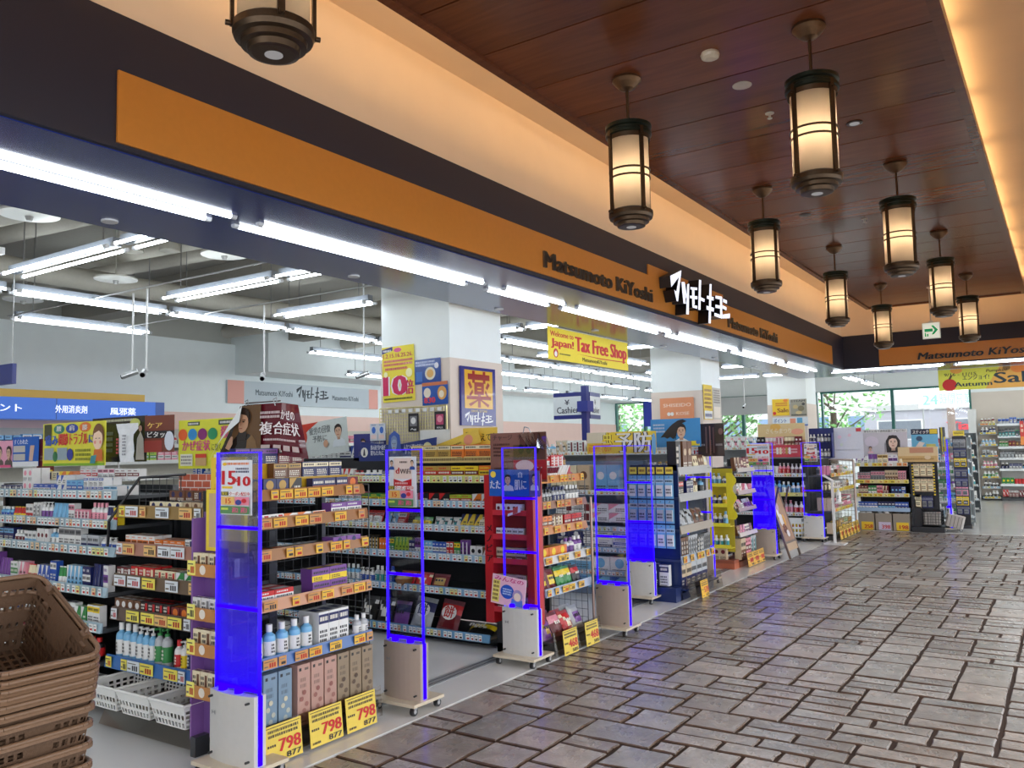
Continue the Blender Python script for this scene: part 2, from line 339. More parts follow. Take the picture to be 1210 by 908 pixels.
for pg in logo_polys(0, 1.72, 0, .34):
    m.prism(pg, -.12, .0, (14, 14, 18)); f.shape(pg, -.121, (235, 240, 255))
m.build('letter_body', 'letter', lg); f.build('letter_face', 'litface', lg)
# walls of the store
b = MB(); b.box(-12.7, -12.5, -2.6, 25.1, 0, 3.55, WALLW); b.box(-12.7, -12.62, -2.6, 25.1, 3.55, 4.1, (190, 190, 182)); b.box(-12.5, -12.485, -2.5, 25, 0, 2.30, (240, 206, 194)); b.box(-12.62, -11.6, 9.75, 25, 3.0, 3.95, WALLW)
struct(b.build('wall_left', 'paint'))
b = MB(); b.box(-12.6, -3.9, -2.7, -2.5, 0, 4.1, WALLW); struct(b.build('wall_near', 'paint'))
b = MB(); b.box(.16, .6, -5, 15.8, 2.87, 4.12, BEIGE); struct(b.build('wall_right', 'paint'))
b = MB(); b.box(-2.08, 5, 25, 25.2, 0, 2.8, WALLB); b.box(-12.6, 5, 25, 25.2, 3.02, 4.1, WALLW); b.box(-2.08, 5, 25, 25.2, 2.8, 3.02, WALLW); b.box(-12.6, -2.08, 25, 25.2, 0, .25, WALLB); struct(b.build('wall_back', 'paint'))
b = MB(); b.box(-2.08, 5, 24.985, 25, 0, .1, (120, 122, 124)); struct(b.build('baseboard_back', 'paint'))
for k, (yy, x1) in enumerate(((5.98, -4.65), (12.25, -4.65), (18.3, -4.62))):
    b = MB(); b.box(x1-.83, x1, yy, yy+.83, 0, 4.0, WALLW); o = struct(b.build('column', 'paint'))
    b = MB(); b.box(x1-.836, x1+.006, yy-.006, yy+.836, 0, 2.40, (222, 208, 196)); b.build('column_wrap', 'paint', o)
# windows of the back wall
def window(n, x0, x1, mull, z0=.25, z1=3.02, fcol=(52, 112, 104)):
    m = MB(); w = .05
    for a, c in ((x0, x0+w), (x1-w, x1)): m.box(a, c, 24.98, 25.12, z0, z1, fcol)
    for a, c in ((z0, z0+w), (z1-w, z1)): m.box(x0+w, x1-w, 24.98, 25.12, a, c, fcol)
    o = struct(m.build('window_%d' % n, 'satin' if 'satin' in M else 'plastic'))
    xs = [x0]+mull+[x1]
    for a, c in zip(xs, xs[1:]):
        m = MB(); m.box(a+.03, c-.03, 25.05, 25.056, z0+.03, z1-.03, (255, 255, 255)); m.build('pane', 'window_glass', o)
    for a in mull: m = MB(); m.box(a-.04, a+.04, 24.98, 25.12, z0+w, z1-w, fcol); m.build('mullion', 'plastic', o)
    return o
w1 = window(1, -5.9, -2.08, [-4.0])
w2 = window(2, -9.9, -6.0, [-8.2])
w3 = window(3, -12.5, -10.0, [-11.45])
m = MB(); m.box(-12.45, -11.5, 24.98, 25.08, 1.55, 1.66, (52, 112, 104)); m.box(-11.4, -10.05, 24.98, 25.08, 1.55, 1.66, (52, 112, 104)); m.build('transom', 'plastic', w3)
m = MB(); m.box(-9.85, -6.05, 24.9, 24.92, 2.45, 3.0, (200, 204, 204)); m.build('roller_blind', 'paint', w2)
m = MB(); m.box(-11.42, -10.05, 24.88, 24.9, 2.2, 3.0, (40, 60, 170)); m.build('roller_blind', 'paint', w3)
b = MB(); b.box(-2.16, -1.98, 24.7, 24.98, 0, 2.35, (226, 228, 226)); struct(b.build('door_1', 'paint'))
# outside the windows
b = MB(); b.box(-60, 40, 25.2, 90, -.3, -.1, (150, 150, 148)); struct(b.build('road', 'outside'))
def building(name, label, x0, x1, y0, y1, z1, col, rows, cols, wc):
    t = thing(name, label, 'building', ((x0+x1)/2, y0, -.1)); hw = (x1-x0)/2
    m = MB(); m.box(-hw, hw, 0, y1-y0, 0, z1, col); m.build('wall', 'outside', t)
    m = MB(); m.box(-hw-.1, hw+.1, -.1, y1-y0+.1, z1, z1+.25, (190, 190, 190)); m.build('roof', 'outside', t)
    for r in range(rows):
        for c in range(cols):
            u = -hw+(c+.5)*2*hw/cols; z = 1+(r+.35)*(z1-1)/rows; ww = .32*2*hw/cols
            m = MB(); m.box(u-ww, u+ww, -.04, .02, z, z+.45*(z1-1)/rows, (220, 222, 222)); w = m.build('window', 'outside', t)
            m = MB(); m.rect(u-ww*.92, u+ww*.92, z+.06, z+.45*(z1-1)/rows-.06, -.045, wc); m.build('pane', 'gloss', w)
    return t
building('office_building', 'long white office block across the street behind the back window', -30, -8, 48, 60, 9, (225, 226, 224), 3, 9, (120, 150, 185))
building('shop_building', 'low pale grey shop with red roof lettering seen through the back window', -7.6, 4, 40, 50, 3.0, (176, 174, 184), 1, 4, (120, 128, 140))
building('apartment_building', 'white apartment block with blue window bands far behind the trees', -52, -32, 55, 66, 12, (230, 230, 232), 4, 6, (96, 120, 170))
def leaf_tree(label, x, y, h, r, n, seed, zc=.62):
    rnd = random.Random(seed); t = thing('street_tree', label, 'tree', (x, y, -.1)); m = MB()
    m.tube((0, 0, 0), (.1, 0, h*.55), .16, (88, 72, 58), 7, .1)
    for k in range(7):
        a = rnd.uniform(0, 2*PI); m.tube((.08, 0, h*(.35+.05*k)), (math.cos(a)*r*.8, math.sin(a)*r*.6, h*(.5+.07*k)), .05, (88, 72, 58), 5, .015)
    m.build('trunk', 'matte', t); m = MB()
    for k in range(n):
        while 1:
            p = Vector((rnd.uniform(-1, 1), rnd.uniform(-1, 1), rnd.uniform(-1, 1)))
            if .25 < p.length < 1: break
        p = Vector((p.x*r, p.y*r*.8, h*zc+p.z*h*.4)); a = Vector((rnd.gauss(0, 1), rnd.gauss(0, 1), rnd.gauss(0, .6))).normalized(); c = a.orthogonal().normalized(); s = rnd.uniform(.06, .13)
        k2 = rnd.uniform(.9, 1.5); m.poly([p-a*s, p+c*s*.5, p+a*s, p-c*s*.5], (104*k2, 150*k2, 84*k2))
    stuff(m.build('foliage', 'leaf', t))
leaf_tree('leafy street tree spreading over the left half of the back window', -7.0, 31, 5.2, 1.9, 900, 1)
leaf_tree('bushy street tree behind the beige roller blind window', -10.6, 29.5, 4.6, 1.6, 1500, 2)
leaf_tree('street tree behind the teal framed corner window', -15.5, 31, 5.4, 2.6, 1700, 3)
t = thing('street_sign', 'white board with pale green 24 hour lettering hung outside the back window', 'sign', (-3.3, 27.5, 2.52))
m = MB(); m.box(-.38, 1.1, 0, .06, 0, .48, (244, 246, 246)); m.build('board', 'litsign', t)
for u in (-.3, 1.0): m = MB(); m.box(u, u+.04, .06, .12, -2.6, .1, (200, 200, 200)); m.build('post', 'plastic', t)
m = MB(); m.text('24', -.26, .14, .1, .30, -.003, (150, 216, 196), .03); m.build('lettering', 'litsign', t)
m = MB(); m.text('時間営業', .2, 1.02, .1, .28, -.003, (168, 222, 204), .02); m.build('lettering', 'litsign', t)
t = thing('roof_sign', 'row of red letters on the wall of the grey shop across the street', 'sign', (-4.3, 39.88, 2.0))
m = MB(); m.text('Yial', 0, 1.0, 0, .36, 0, (240, 60, 70), .05, 0, .06); m.build('lettering', 'letter', t)
t = thing('utility_pole', 'thin grey street pole seen through the back window', 'pole', (-3.4, 33, -.1))
m = MB(); m.tube((0, 0, 0), (0, 0, 8), .13, (150, 130, 120), 10); m.build('post', 'outside', t); m = MB(); m.box(-.5, .5, -.04, .04, 5.6, 5.7, (120, 120, 120)); m.build('cross_arm', 'metal', t)
# ------------------------------------------------------------------ lights of the place, and extra ones added to brighten the shop
def tube_fixture(L, hang, label, loc, rz, group, gap=.14, refl=True):
    t = thing('fluorescent_light', label, 'light', loc, rz, group); m = MB()
    if refl: m.prism([(-.034, 0.0), (.034, .0), (.03, .06), (-.03, .06)], -L/2, L/2, (128, 134, 142))
    else: m.box(-.11, .11, -L/2-.05, L/2+.05, .012, .022, (150, 156, 166))
    m.build('housing', 'plastic', t)
    for s in (-1, 1):
        d = .03*s*(not refl)
        m = MB(); m.tube((s*gap/2, -L/2+.03+d, -.012), (s*gap/2, L/2-.03+d, -.012), .0115 if refl else .0145, (255, 255, 255), 6, caps=False); m.build('tube', 'tube_light' if refl else 'soffit_tube', t)
        for e in (-1, 1):
            m = MB(); m.tube((s*gap/2, e*(L/2-.03)+d, -.012), (s*gap/2, e*(L/2+.005)+d, -.012), .017, (210, 212, 214), 6); m.build('lamp_holder', 'plastic', t)
    if hang:
        for e in (-1, 1): m = MB(); m.tube((0, e*L*.38, .07), (0, e*L*.38, hang), .005, (150, 150, 150), 5); m.build('suspension_rod', 'metal', t)
    return t
for a, c in ((-1.6, .55), (.7, 2.88), (3.04, 5.24), (5.5, 6.5), (6.7, 8.93), (9.1, 11.25), (11.4, 13.5), (13.65, 15.6)):
    tube_fixture(c-a, 0, 'twin bare tube light, navy soffit, %s' % ('behind the picture edge' if a < 0 else 'above the '+{0: 'long medicine shelf', 3: 'first end shelf', 5: 'red stand, short', 6: 'fifth gate', 9: 'hair care rack', 11: 'folding sign', 13: 'sanitizer stand'}[int(a)]), (-3.81, (a+c)/2, 2.868), 0, 'soffit tube lights', refl=False)
for a, c in ((-3.6, -1.72), (-1.55, .6), (.75, 2.9)):
    tube_fixture(c-a, 0, 'twin bare tube light on the end soffit %s' % ('in the inner corner' if a < -2 else 'above the autumn sale banner' if a < 0 else 'past the picture edge'), ((a+c)/2, 16.12, 2.868), RX, 'soffit tube lights', refl=False)
LZ = 3.0
NTH = ['first', 'second', 'third', 'fourth', 'fifth', 'sixth', 'seventh', 'eighth', 'ninth', 'tenth', 'eleventh', 'twelfth', 'thirteenth', 'fourteenth', 'fifteenth', 'sixteenth', 'seventeenth', 'eighteenth', 'nineteenth', 'twentieth', 'last but two', 'last but one', 'last']
_hc = {}
LINE = {-7.45: 'second lengthwise line from the soffit', -8.85: 'third lengthwise line from the soffit', -6.12: 'first lengthwise line from the soffit', -10.9: 'added rearmost lengthwise line', -1.3: 'added unseen line before the far wall', -4.0: 'bay before the back window'}
names = iter(range(99))
def hung(axis, fix, a, c, drop=.93):
    n = next(names)
    q = _hc.get((axis, fix), 0); _hc[(axis, fix)] = q+1
    if axis == 'x':
        if q == 0: _hc['rows'] = _hc.get('rows', -1)+1
        lab = 'hanging twin tube light, %s crosswise row, %s piece' % (NTH[_hc['rows']], 'long left' if q == 0 else 'right end')
    else: lab = 'hanging twin tube light, %s along the %s' % (NTH[q], LINE[fix])
    tube_fixture(c-a, drop, lab,
                 ((a+c)/2, fix, LZ) if axis == 'x' else (fix, (a+c)/2, LZ), RX if axis == 'x' else 0, 'hanging tube lights, %s %.1f' % (axis, fix), .15)
for yy in (-.8, 1.2, 3.2, 4.57, 5.85, 8.3, 11.0, 15.0, 17.5):  # rows nearer than the visible ones are unseen, added to light the store
    hung('x', yy, -6.8, -5.5 if yy == 5.85 else -5.36)
    if yy != 5.85: hung('x', yy, -5.28, -4.85)
for k in range(11): hung('y', -7.45, .5+k*1.51, 1.94+k*1.51)  # nearest pieces are out of view, added to light the store
for a in (1.0, 4.2, 8.2, 9.75, 12.8, 14.35): hung('y', -8.85, a, a+1.47)  # first piece is hidden too, added for store light
for a in (8.95, 10.46, 12.0): hung('y', -6.12, a, a+1.44)
for a in (11, 13, 15, 17, 19, 21, 23): hung('y', -10.9, a, a+1.47)  # row added to brighten the dim back wall
for a in (11.3, 15.9, 17.5, 19.5, 21.5): hung('y', -8.85, a, a+1.4)
for a in (19.3, 21.4, 23): hung('y', -1.3, a, a+1.44, .53)  # added lights hidden by the soffit, to brighten the far bay
hung('y', -4.0, 19.3, 20.8, .53); hung('y', -4.0, 21.2, 22.7, .53)
# cove tubes lying behind the edge boards
for x in (-2.66, -.49):
    for k in range(15):
        t = thing('cove_tube', 'warm tube hidden in the ceiling cove', 'light', (x, -2.2+k*1.2, 3.895 if x < -1 else 3.99), 0, 'hidden cove tubes')
        m = MB(); m.tube((0, -.54, 0), (0, .54, 0), .014, (255, 255, 255), 6); m.build('tube', 'cove_light' if x < -1 else 'cove_light_soft', t)
        m = MB(); m.box(-.03, .03, -.57, .57, -.025 if x < -1 else -.12, -.016, (220, 220, 220)); m.build('base', 'plastic', t)
for k in range(3):
    t = thing('cove_tube', 'warm tube hidden in the ceiling cove', 'light', (-2.2+k*.65, 14.98, 3.895), RX, 'hidden cove tubes')
    m = MB(); m.tube((0, -.28, 0), (0, .28, 0), .014, (255, 255, 255), 6); m.build('tube', 'cove_light', t)
# pendant lanterns
BZ = (74, 58, 42); BG = (46, 52, 42)
def lantern(x, y, label):
    t = thing('pendant_lantern', label, 'lamp', (x, y, 2.88), 0, 'bronze pendant lanterns')
    m = MB(); m.lathe([(.085, .932), (.09, .915), (.075, .895), (.045, .865), (.015, .85)], (120, 92, 66), 20); m.build('canopy', 'bronze', t)
    m = MB(); m.tube((0, 0, .62), (0, 0, .86), .009, (100, 74, 50), 8); m.build('rod', 'bronze', t)
    m = MB(); m.lathe([(.124, .555), (.14, .56), (.14, .578), (.128, .585), (.128, .598), (.14, .605), (.14, .625), (.12, .634), (.02, .64)], BG, 28); m.build('top_cap', 'bronze', t)
    m = MB(); m.lathe([(.128, .528), (.13, .555)], BZ, 28, caps=False); m.build('collar', 'bronze', t)
    m = MB(); n = 32
    ra = [(.118*math.cos(2*PI*k/n), .118*math.sin(2*PI*k/n)) for k in range(n)]
    m.add([(p[0], p[1], .098) for p in ra]+[(p[0], p[1], .54) for p in ra], [(k, (k+1) % n, n+(k+1) % n, n+k) for k in range(n)], (255, 255, 255), True); m.build('glass_shade', 'shade_glass', t)
    for k in range(4):
        a = PI/4+k*PI/2+.25; c, s = math.cos(a), math.sin(a); m = MB()
        m.box(-.012, .012, -.006, .006, .075, .585, BZ, M=Matrix.Translation((.134*c, .134*s, 0)) @ Matrix.Rotation(a+PI/2, 4, 'Z')); s1 = m.build('strut', 'bronze', t)
        m = MB(); m.tube((.125*c, .125*s, .082), (.155*c, .155*s, .082), .009, BZ, 8); m.tube((.13*c, .13*s, .54), (.15*c, .15*s, .54), .007, BZ, 8); m.build('bolt', 'bronze', s1)
    for z in (.292, .338):
        m = MB(); m.lathe([(.119, z), (.126, z), (.126, z+.01), (.119, z+.01)], BZ, 32, caps=False); m.build('ring', 'bronze', t)
    m = MB(); m.lathe([(.07, 0), (.084, .003), (.088, .022), (.09, .023), (.108, .026), (.11, .044), (.112, .045), (.128, .049), (.134, .066), (.134, .09), (.12, .1)], BZ, 32); m.build('base_cap', 'bronze', t)
    m = MB(); m.lathe([(.03, -.002), (.03, .002)], (190, 186, 196), 20); m.build('down_light', 'spot_led', t)
    m = MB(); m.lathe([(.004, .29), (.015, .296), (.02, .31), (.015, .324), (.004, .33)], (255, 255, 255), 10); m.build('bulb', 'bulb_glow', t)

for k, y in enumerate((1.81, 4.55, 7.28, 10.0, 12.87)):
    for x in (-2.13, -1.04):
        if k == 0 and x > -2: continue
        lantern(x, y, 'bronze lantern with frosted glass, %s' % (['cut off by the top picture edge', 'second %s', 'third %s', 'fourth %s', 'last %s'][k].replace('%s', 'along the shop side row' if x < -2 else 'along the open side row')))
# small ceiling fittings
def ceil_fit(name, label, cat, x, y, prof, col, z=3.812, mat='plastic'):
    m = MB(); m.lathe([(r, -h) for r, h in prof], col, 18); o = m.build(name, mat, None, (x, y, z)); tag(o, label, cat); return o
# ------------------------------------------------------------------ goods
rp = random.Random(11)
_mc = {}
def cached(fn):
    def g(*a):
        k = (fn.__name__,)+a
        if k not in _mc: _mc[k] = fn(*a)
        return _mc[k]
    return g
def mix(a, b, t):
    a = CN.get(a, a); b = CN.get(b, b); return tuple(x*(1-t)+y*t for x, y in zip(a, b))
def ink(c): c = CN.get(c, c); return (30, 32, 40) if sum(c) > 330 else (235, 232, 220)
def scribble(m, x0, x1, z0, z1, y, col, n, seed):              # print too small to read
    r = random.Random(seed); hh = (z1-z0)/n
    for k in range(n):
        z = z1-(k+1)*hh; x = x0
        while x < x1-.004:
            w = min(r.uniform(.004, .014), x1-x); m.rect(x, x+w*.8, z+hh*.2, z+hh*.8, y, col); x += w+.002
@cached
def m_box(w, h, d, c1, c2, st):
    m = MB(); m.box(-w/2, w/2, 0, d, 0, h, c1); y = -.0007
    if st == 0: m.rect(-w/2, w/2, h*.66, h*.93, y, c2); scribble(m, -w*.4, w*.4, h*.7, h*.9, y*2, ink(c2), 1, 1); scribble(m, -w*.4, w*.35, h*.12, h*.5, y, ink(c1), 3, 2)
    elif st == 1: m.rect(-w/2, w/2, h*.36, h*.66, y, c2); scribble(m, -w*.42, w*.42, h*.4, h*.62, y*2, ink(c2), 1, 3); scribble(m, -w*.4, w*.2, h*.75, h*.92, y, c2, 1, 4)
    elif st == 2: m.ell(0, h*.62, min(w, h)*.3, min(w, h)*.3, y, c2); scribble(m, -w*.4, w*.4, h*.1, h*.28, y, ink(c1), 2, 5)
    elif st == 3: m.rect(-w/2, w/2, 0, h*.46, y, c2); scribble(m, -w*.42, w*.42, h*.55, h*.85, y, ink(c1), 1, 6); scribble(m, -w*.4, w*.1, h*.1, h*.36, y*2, ink(c2), 2, 7)
    elif st == 4: m.shape([(-w/2, h), (w*.1, h), (-w/2, h*.3)], y, c2); scribble(m, -w*.1, w*.42, h*.15, h*.55, y, ink(c1), 2, 8)
    else: m.rect(w*.12, w*.42, h*.12, h*.88, y, c2); scribble(m, -w*.42, w*.05, h*.2, h*.85, y, ink(c1), 3, 9)
    m.rect(-w*.42, w*.3, h*.02, h*.05, y, ink(c1))
    b = len(m.f); m.poly([(-w*.4, d*.2, h+.0006), (w*.4, d*.2, h+.0006), (w*.4, d*.7, h+.0006), (-w*.4, d*.7, h+.0006)], c2)
    return m.mesh('carton', 'card')
STN = ['top band', 'stripe', 'round emblem', 'lower half', 'corner flash', 'side panel']
@cached
def m_bottle(w, h, d, c1, c2, st):
    m = MB(); r = w/2; n = 10; cap = c2 if st % 2 else 'white'
    m.lathe([(r*.9, 0), (r, h*.04), (r, h*.62), (r*.92, h*.70), (r*.42, h*.78), (r*.42, h*.8)], c1, n)
    m.lathe([(r*1.012, h*.16), (r*1.012, h*.55)], c2, n, cols=[c2])
    if st < 4: m.lathe([(r*.5, h*.8), (r*.5, h), (r*.4, h*1.0)], cap, n)
    else: m.lathe([(r*.5, h*.8), (r*.5, h*.86), (r*.15, h*.87), (r*.15, h*.94), (r*.5, h*.95), (r*.5, h)], cap, n); m.box(-r*.2, r*.2, -r*1.1, 0, h*.95, h, cap)
    scribble(m, -r*.35, r*.35, h*.22, h*.5, -r*1.03, ink(c2), 3, 3)
    for i, v in enumerate(m.v): m.v[i] = (v[0], v[1]+r, v[2])
    return m.mesh('bottle', 'plastic')
@cached
def m_tube(w, h, d, c1, c2, st):
    m = MB(); n = 10; r = w/2; rings = []
    for z, a, b in ((0, r*.8, r*.8), (h*.15, r*.8, r*.8), (h*.15, r, r), (h*.5, r, r*.8), (h*.94, r*1.1, r*.12), (h, r*1.1, r*.1)):
        rings.append([(a*math.cos(2*PI*k/n), r+b*math.sin(2*PI*k/n), z) for k in range(n)])
    cs = [c2, c2, c1, c1 if st % 2 else c2, c1]
    for i, (a, b) in enumerate(zip(rings, rings[1:])): m.add(a+b, [(k, (k+1) % n, n+(k+1) % n, n+k) for k in range(n)], cs[i], True)
    m.add(rings[-1], [list(range(n))], c1); m.add(rings[0], [list(range(n))[::-1]], c2)
    return m.mesh('tube', 'plastic')
@cached
def m_bag(w, h, d, c1, c2, st):
    m = MB(); nx, nz = 6, 7; r = random.Random(st)
    def P(i, j, s):
        u = i/nx*2-1; v = j/nz*2-1; bul = max(0, (1-u*u))**.6*max(0, 1-v*v)**.5
        return (u*w/2*(1-.05*(1-v*v)), d/2+s*d/2*bul*(1+.12*math.sin(5*u+7*v+st)), (v+1)*h/2)
    for s in (-1, 1):
        vs = [P(i, j, s) for j in range(nz+1) for i in range(nx+1)]
        for j in range(nz):
            for i in range(nx):
                q = [j*(nx+1)+i, j*(nx+1)+i+1, (j+1)*(nx+1)+i+1, (j+1)*(nx+1)+i]
                if s > 0: q = q[::-1]
                if j in (0, nz-1): c = mix(c1, 'silver', .35)
                elif st % 3 == 0: c = c2 if 2 <= j <= 4 and 1 <= i <= 4 else c1
                elif st % 3 == 1: c = c2 if j >= 4 else c1
                else: c = c2 if (i+j) % 5 == 0 or (2 <= i <= 3 and j in (2, 3)) else c1
                m.add([vs[k] for k in q], [(0, 1, 2, 3)], c, True)
    for k in range(3): m.rect(-w*.25+k*w*.17, -w*.25+k*w*.17+w*.12, h*.5, h*.62, -.002, ink(c2 if st % 3 == 0 else c1))
    return m.mesh('pouch', 'foil')
@cached
def m_pack(w, h, d, c1, c2, st):                               # carded pack for a hook
    m = MB(); m.box(-w/2, w/2, 0, .003, 0, h, c1); m.box(-w*.36, w*.36, -d, 0, h*.1, h*.58, c2)
    m.rect(-w/2, w/2, h*.66, h*.84, -.0007, c2 if st % 2 else mix(c1, 'white', .5)); scribble(m, -w*.4, w*.4, h*.69, h*.81, -.0014, (30, 30, 40), 1, st); scribble(m, -w*.3, w*.3, h*.2, h*.45, -d-.0008, ink(c2), 2, st+1)
    m.ell(0, h*.93, w*.08, h*.025, -.0008, (40, 40, 44))
    return m.mesh('carded_pack', 'card')
KIND = {}
def kind(noun, cat, fn, mat=None): KIND[noun] = (cat, fn)
for n_, c_, f_ in (('medicine_box', 'medicine', m_box), ('carton', 'carton', m_box), ('tall_carton', 'carton', m_box), ('lotion_bottle', 'bottle', m_bottle), ('drink_bottle', 'bottle', m_bottle), ('cream_tube', 'tube', m_tube),
                   ('snack_bag', 'snack', m_bag), ('refill_pouch', 'pouch', m_bag), ('snack_bar', 'snack', m_box), ('carded_pack', 'pack', m_pack), ('spray_can', 'spray', m_bottle), ('toothpaste_box', 'toothpaste', m_box),
                   ('cosmetic_box', 'cosmetics', m_box), ('pump_bottle', 'bottle', m_bottle), ('mask_box', 'mask box', m_box), ('drops_box', 'medicine', m_box), ('candy_box', 'candy', m_box), ('balm_stick', 'cosmetics', m_tube), ('hair_dye_box', 'hair dye', m_box),
                   ('perfume_bottle', 'bottle', m_bottle), ('vitamin_pouch', 'pouch', m_bag), ('jelly_box', 'candy', m_box)):
    kind(n_, c_, f_)
class Fr:                                                      # where a shelf unit stands: local u right, d inward, z up
    def __init__(s, x, y, rz=0): s.x, s.y, s.rz = x, y, rz; s.c, s.s = math.cos(rz), math.sin(rz)
    def w(s, u, d, z): return (s.x+s.c*u-s.s*d, s.y+s.s*u+s.c*d, z)
_lab = set()
ORD = ['top', 'second', 'third', 'fourth', 'fifth', 'sixth', 'seventh', 'eighth', 'ninth']
def words(noun): return noun.replace('_', ' ')
def runpos(i, n, row, rows, s, ns):
    a = ('' if n == 1 else ('left', 'right')[i] if n == 2 else ('left', 'middle', 'right')[i] if n == 3 else ['first', 'second', 'third', 'fourth', 'fifth', 'sixth'][i])
    b = '' if rows == 1 else ('front', 'rear')[row] if rows == 2 else ('front', 'middle', 'rear')[row]
    c = ('' if ns == 1 else ('lower', 'upper')[s] if ns == 2 else ('bottom', 'middle', 'top')[s])
    t = ' '.join(x for x in (b, c, a) if x)
    return t+' one, ' if t else ''
def fill(fr, u0, u1, z, place, nouns, pal, w, h, d, rows=1, seed=0, facings=(2, 5), gap=.004, d0=.015, hmax=9, stack=1, tilt=0, lean=0, styles=None, zfn=None, drop=0.0):
    """one tier of goods: runs of equal packs side by side, each run of its own look"""
    r = random.Random(seed*977+int(z*1000)); u = u0; k = 0
    while u < u1-.012:
        for att in range(90):
            noun = nouns[r.randrange(len(nouns))] if att else nouns[k % len(nouns)]
            c1, c2 = r.choice(pal) if att < 60 else (r.choice(pal)[0], r.choice(['white', 'cream', 'grey', 'teal', 'orange', 'pink', 'navy', 'lime', 'red', 'gold', 'purple'])); st = r.choice(styles) if styles else r.randrange(6)
            cat, fn = KIND[noun]
            if fn is m_box: lab = '%s %s with %s %s, %s' % (cname(c1), words(noun), cname(c2), STN[st], place)
            elif fn in (m_bottle,): lab = '%s %s with %s label%s, %s' % (cname(c1), words(noun), cname(c2), '' if st < 4 else ' and pump', place)
            else: lab = '%s and %s %s, %s' % (cname(c1), cname(c2), words(noun), place)
            if lab not in _lab: break
        _lab.add(lab); k += 1
        ww = round(r.uniform(*w), 3); hh = round(min(r.uniform(*h), hmax), 3); dd = round(r.uniform(*d), 3); nf = r.randint(*facings)
        if fn is m_bottle or fn is m_tube: dd = ww
        me = fn(ww, hh, dd, c1, c2, st); g = 'alike '+words(noun)+' together, '+place; ns = r.randint(1, stack) if stack > 1 else 1
        for i in range(nf):
            if u+ww > u1+.004: u = u1; break
            if drop and r.random() < drop: u += ww+gap; continue
            for row in range(rows):
                for s in range(ns):
                    o = link(noun, me); uu = u+ww/2+r.uniform(-.002, .002)
                    dz = d0+row*(dd+.006)+r.uniform(0, .006)
                    o.location = fr.w(uu, dz, z+s*(hh+.0005)); o.rotation_euler = (tilt, lean, fr.rz+r.uniform(-.02, .02))
                    if tilt or lean:
                        o.rotation_euler = (Matrix.Rotation(fr.rz, 3, 'Z') @ Matrix.Rotation(lean, 3, 'Y') @ Matrix.Rotation(tilt, 3, 'X')).to_euler()
                    tag(o, lab.replace(', '+place, ', '+runpos(i, nf, row, rows, s, ns)+place), cat, g)
            u += ww+gap
        u += r.uniform(.0, .008)
def item(noun, label, cat, me, fr, u, d, z, group=None, rx=0, ry=0, rzz=0):
    o = link(noun, me); o.location = fr.w(u, d, z); o.rotation_euler = (Matrix.Rotation(fr.rz+rzz, 3, 'Z') @ Matrix.Rotation(ry, 3, 'Y') @ Matrix.Rotation(rx, 3, 'X')).to_euler(); return tag(o, label, cat, group)
# ------------------------------------------------------------------ shelf units
def tagprint(m, u0, u1, z0, z1, y, col, r, big=False):
    m.box(u0, u1, y, y+.0015, z0, z1, col); w = u1-u0; h = z1-z0; yy = y-.0008; c = (188, 44, 40) if r.random() < .7 else (50, 50, 54)
    if w > .055:
        k = r.choice((3, 3, 4)); x = u0+w*.42; d = w*.5/k
        for q in range(k): m.rect(x+q*d, x+q*d+d*.68, z0+h*.14, z0+h*.6, yy, c)
        m.rect(u0+w*.06, u1-w*.25, z0+h*.72, z0+h*.8, yy, (96, 90, 80)); m.rect(u0+w*.06, u0+w*.32, z0+h*.2, z0+h*.34, yy, (120, 110, 96))
    else:
        m.rect(u0+w*.3, u1-w*.12, z0+h*.14, z0+h*.42, yy, c); m.rect(u0+w*.12, u1-w*.2, z0+h*.66, z0+h*.78, yy, (130, 134, 140))
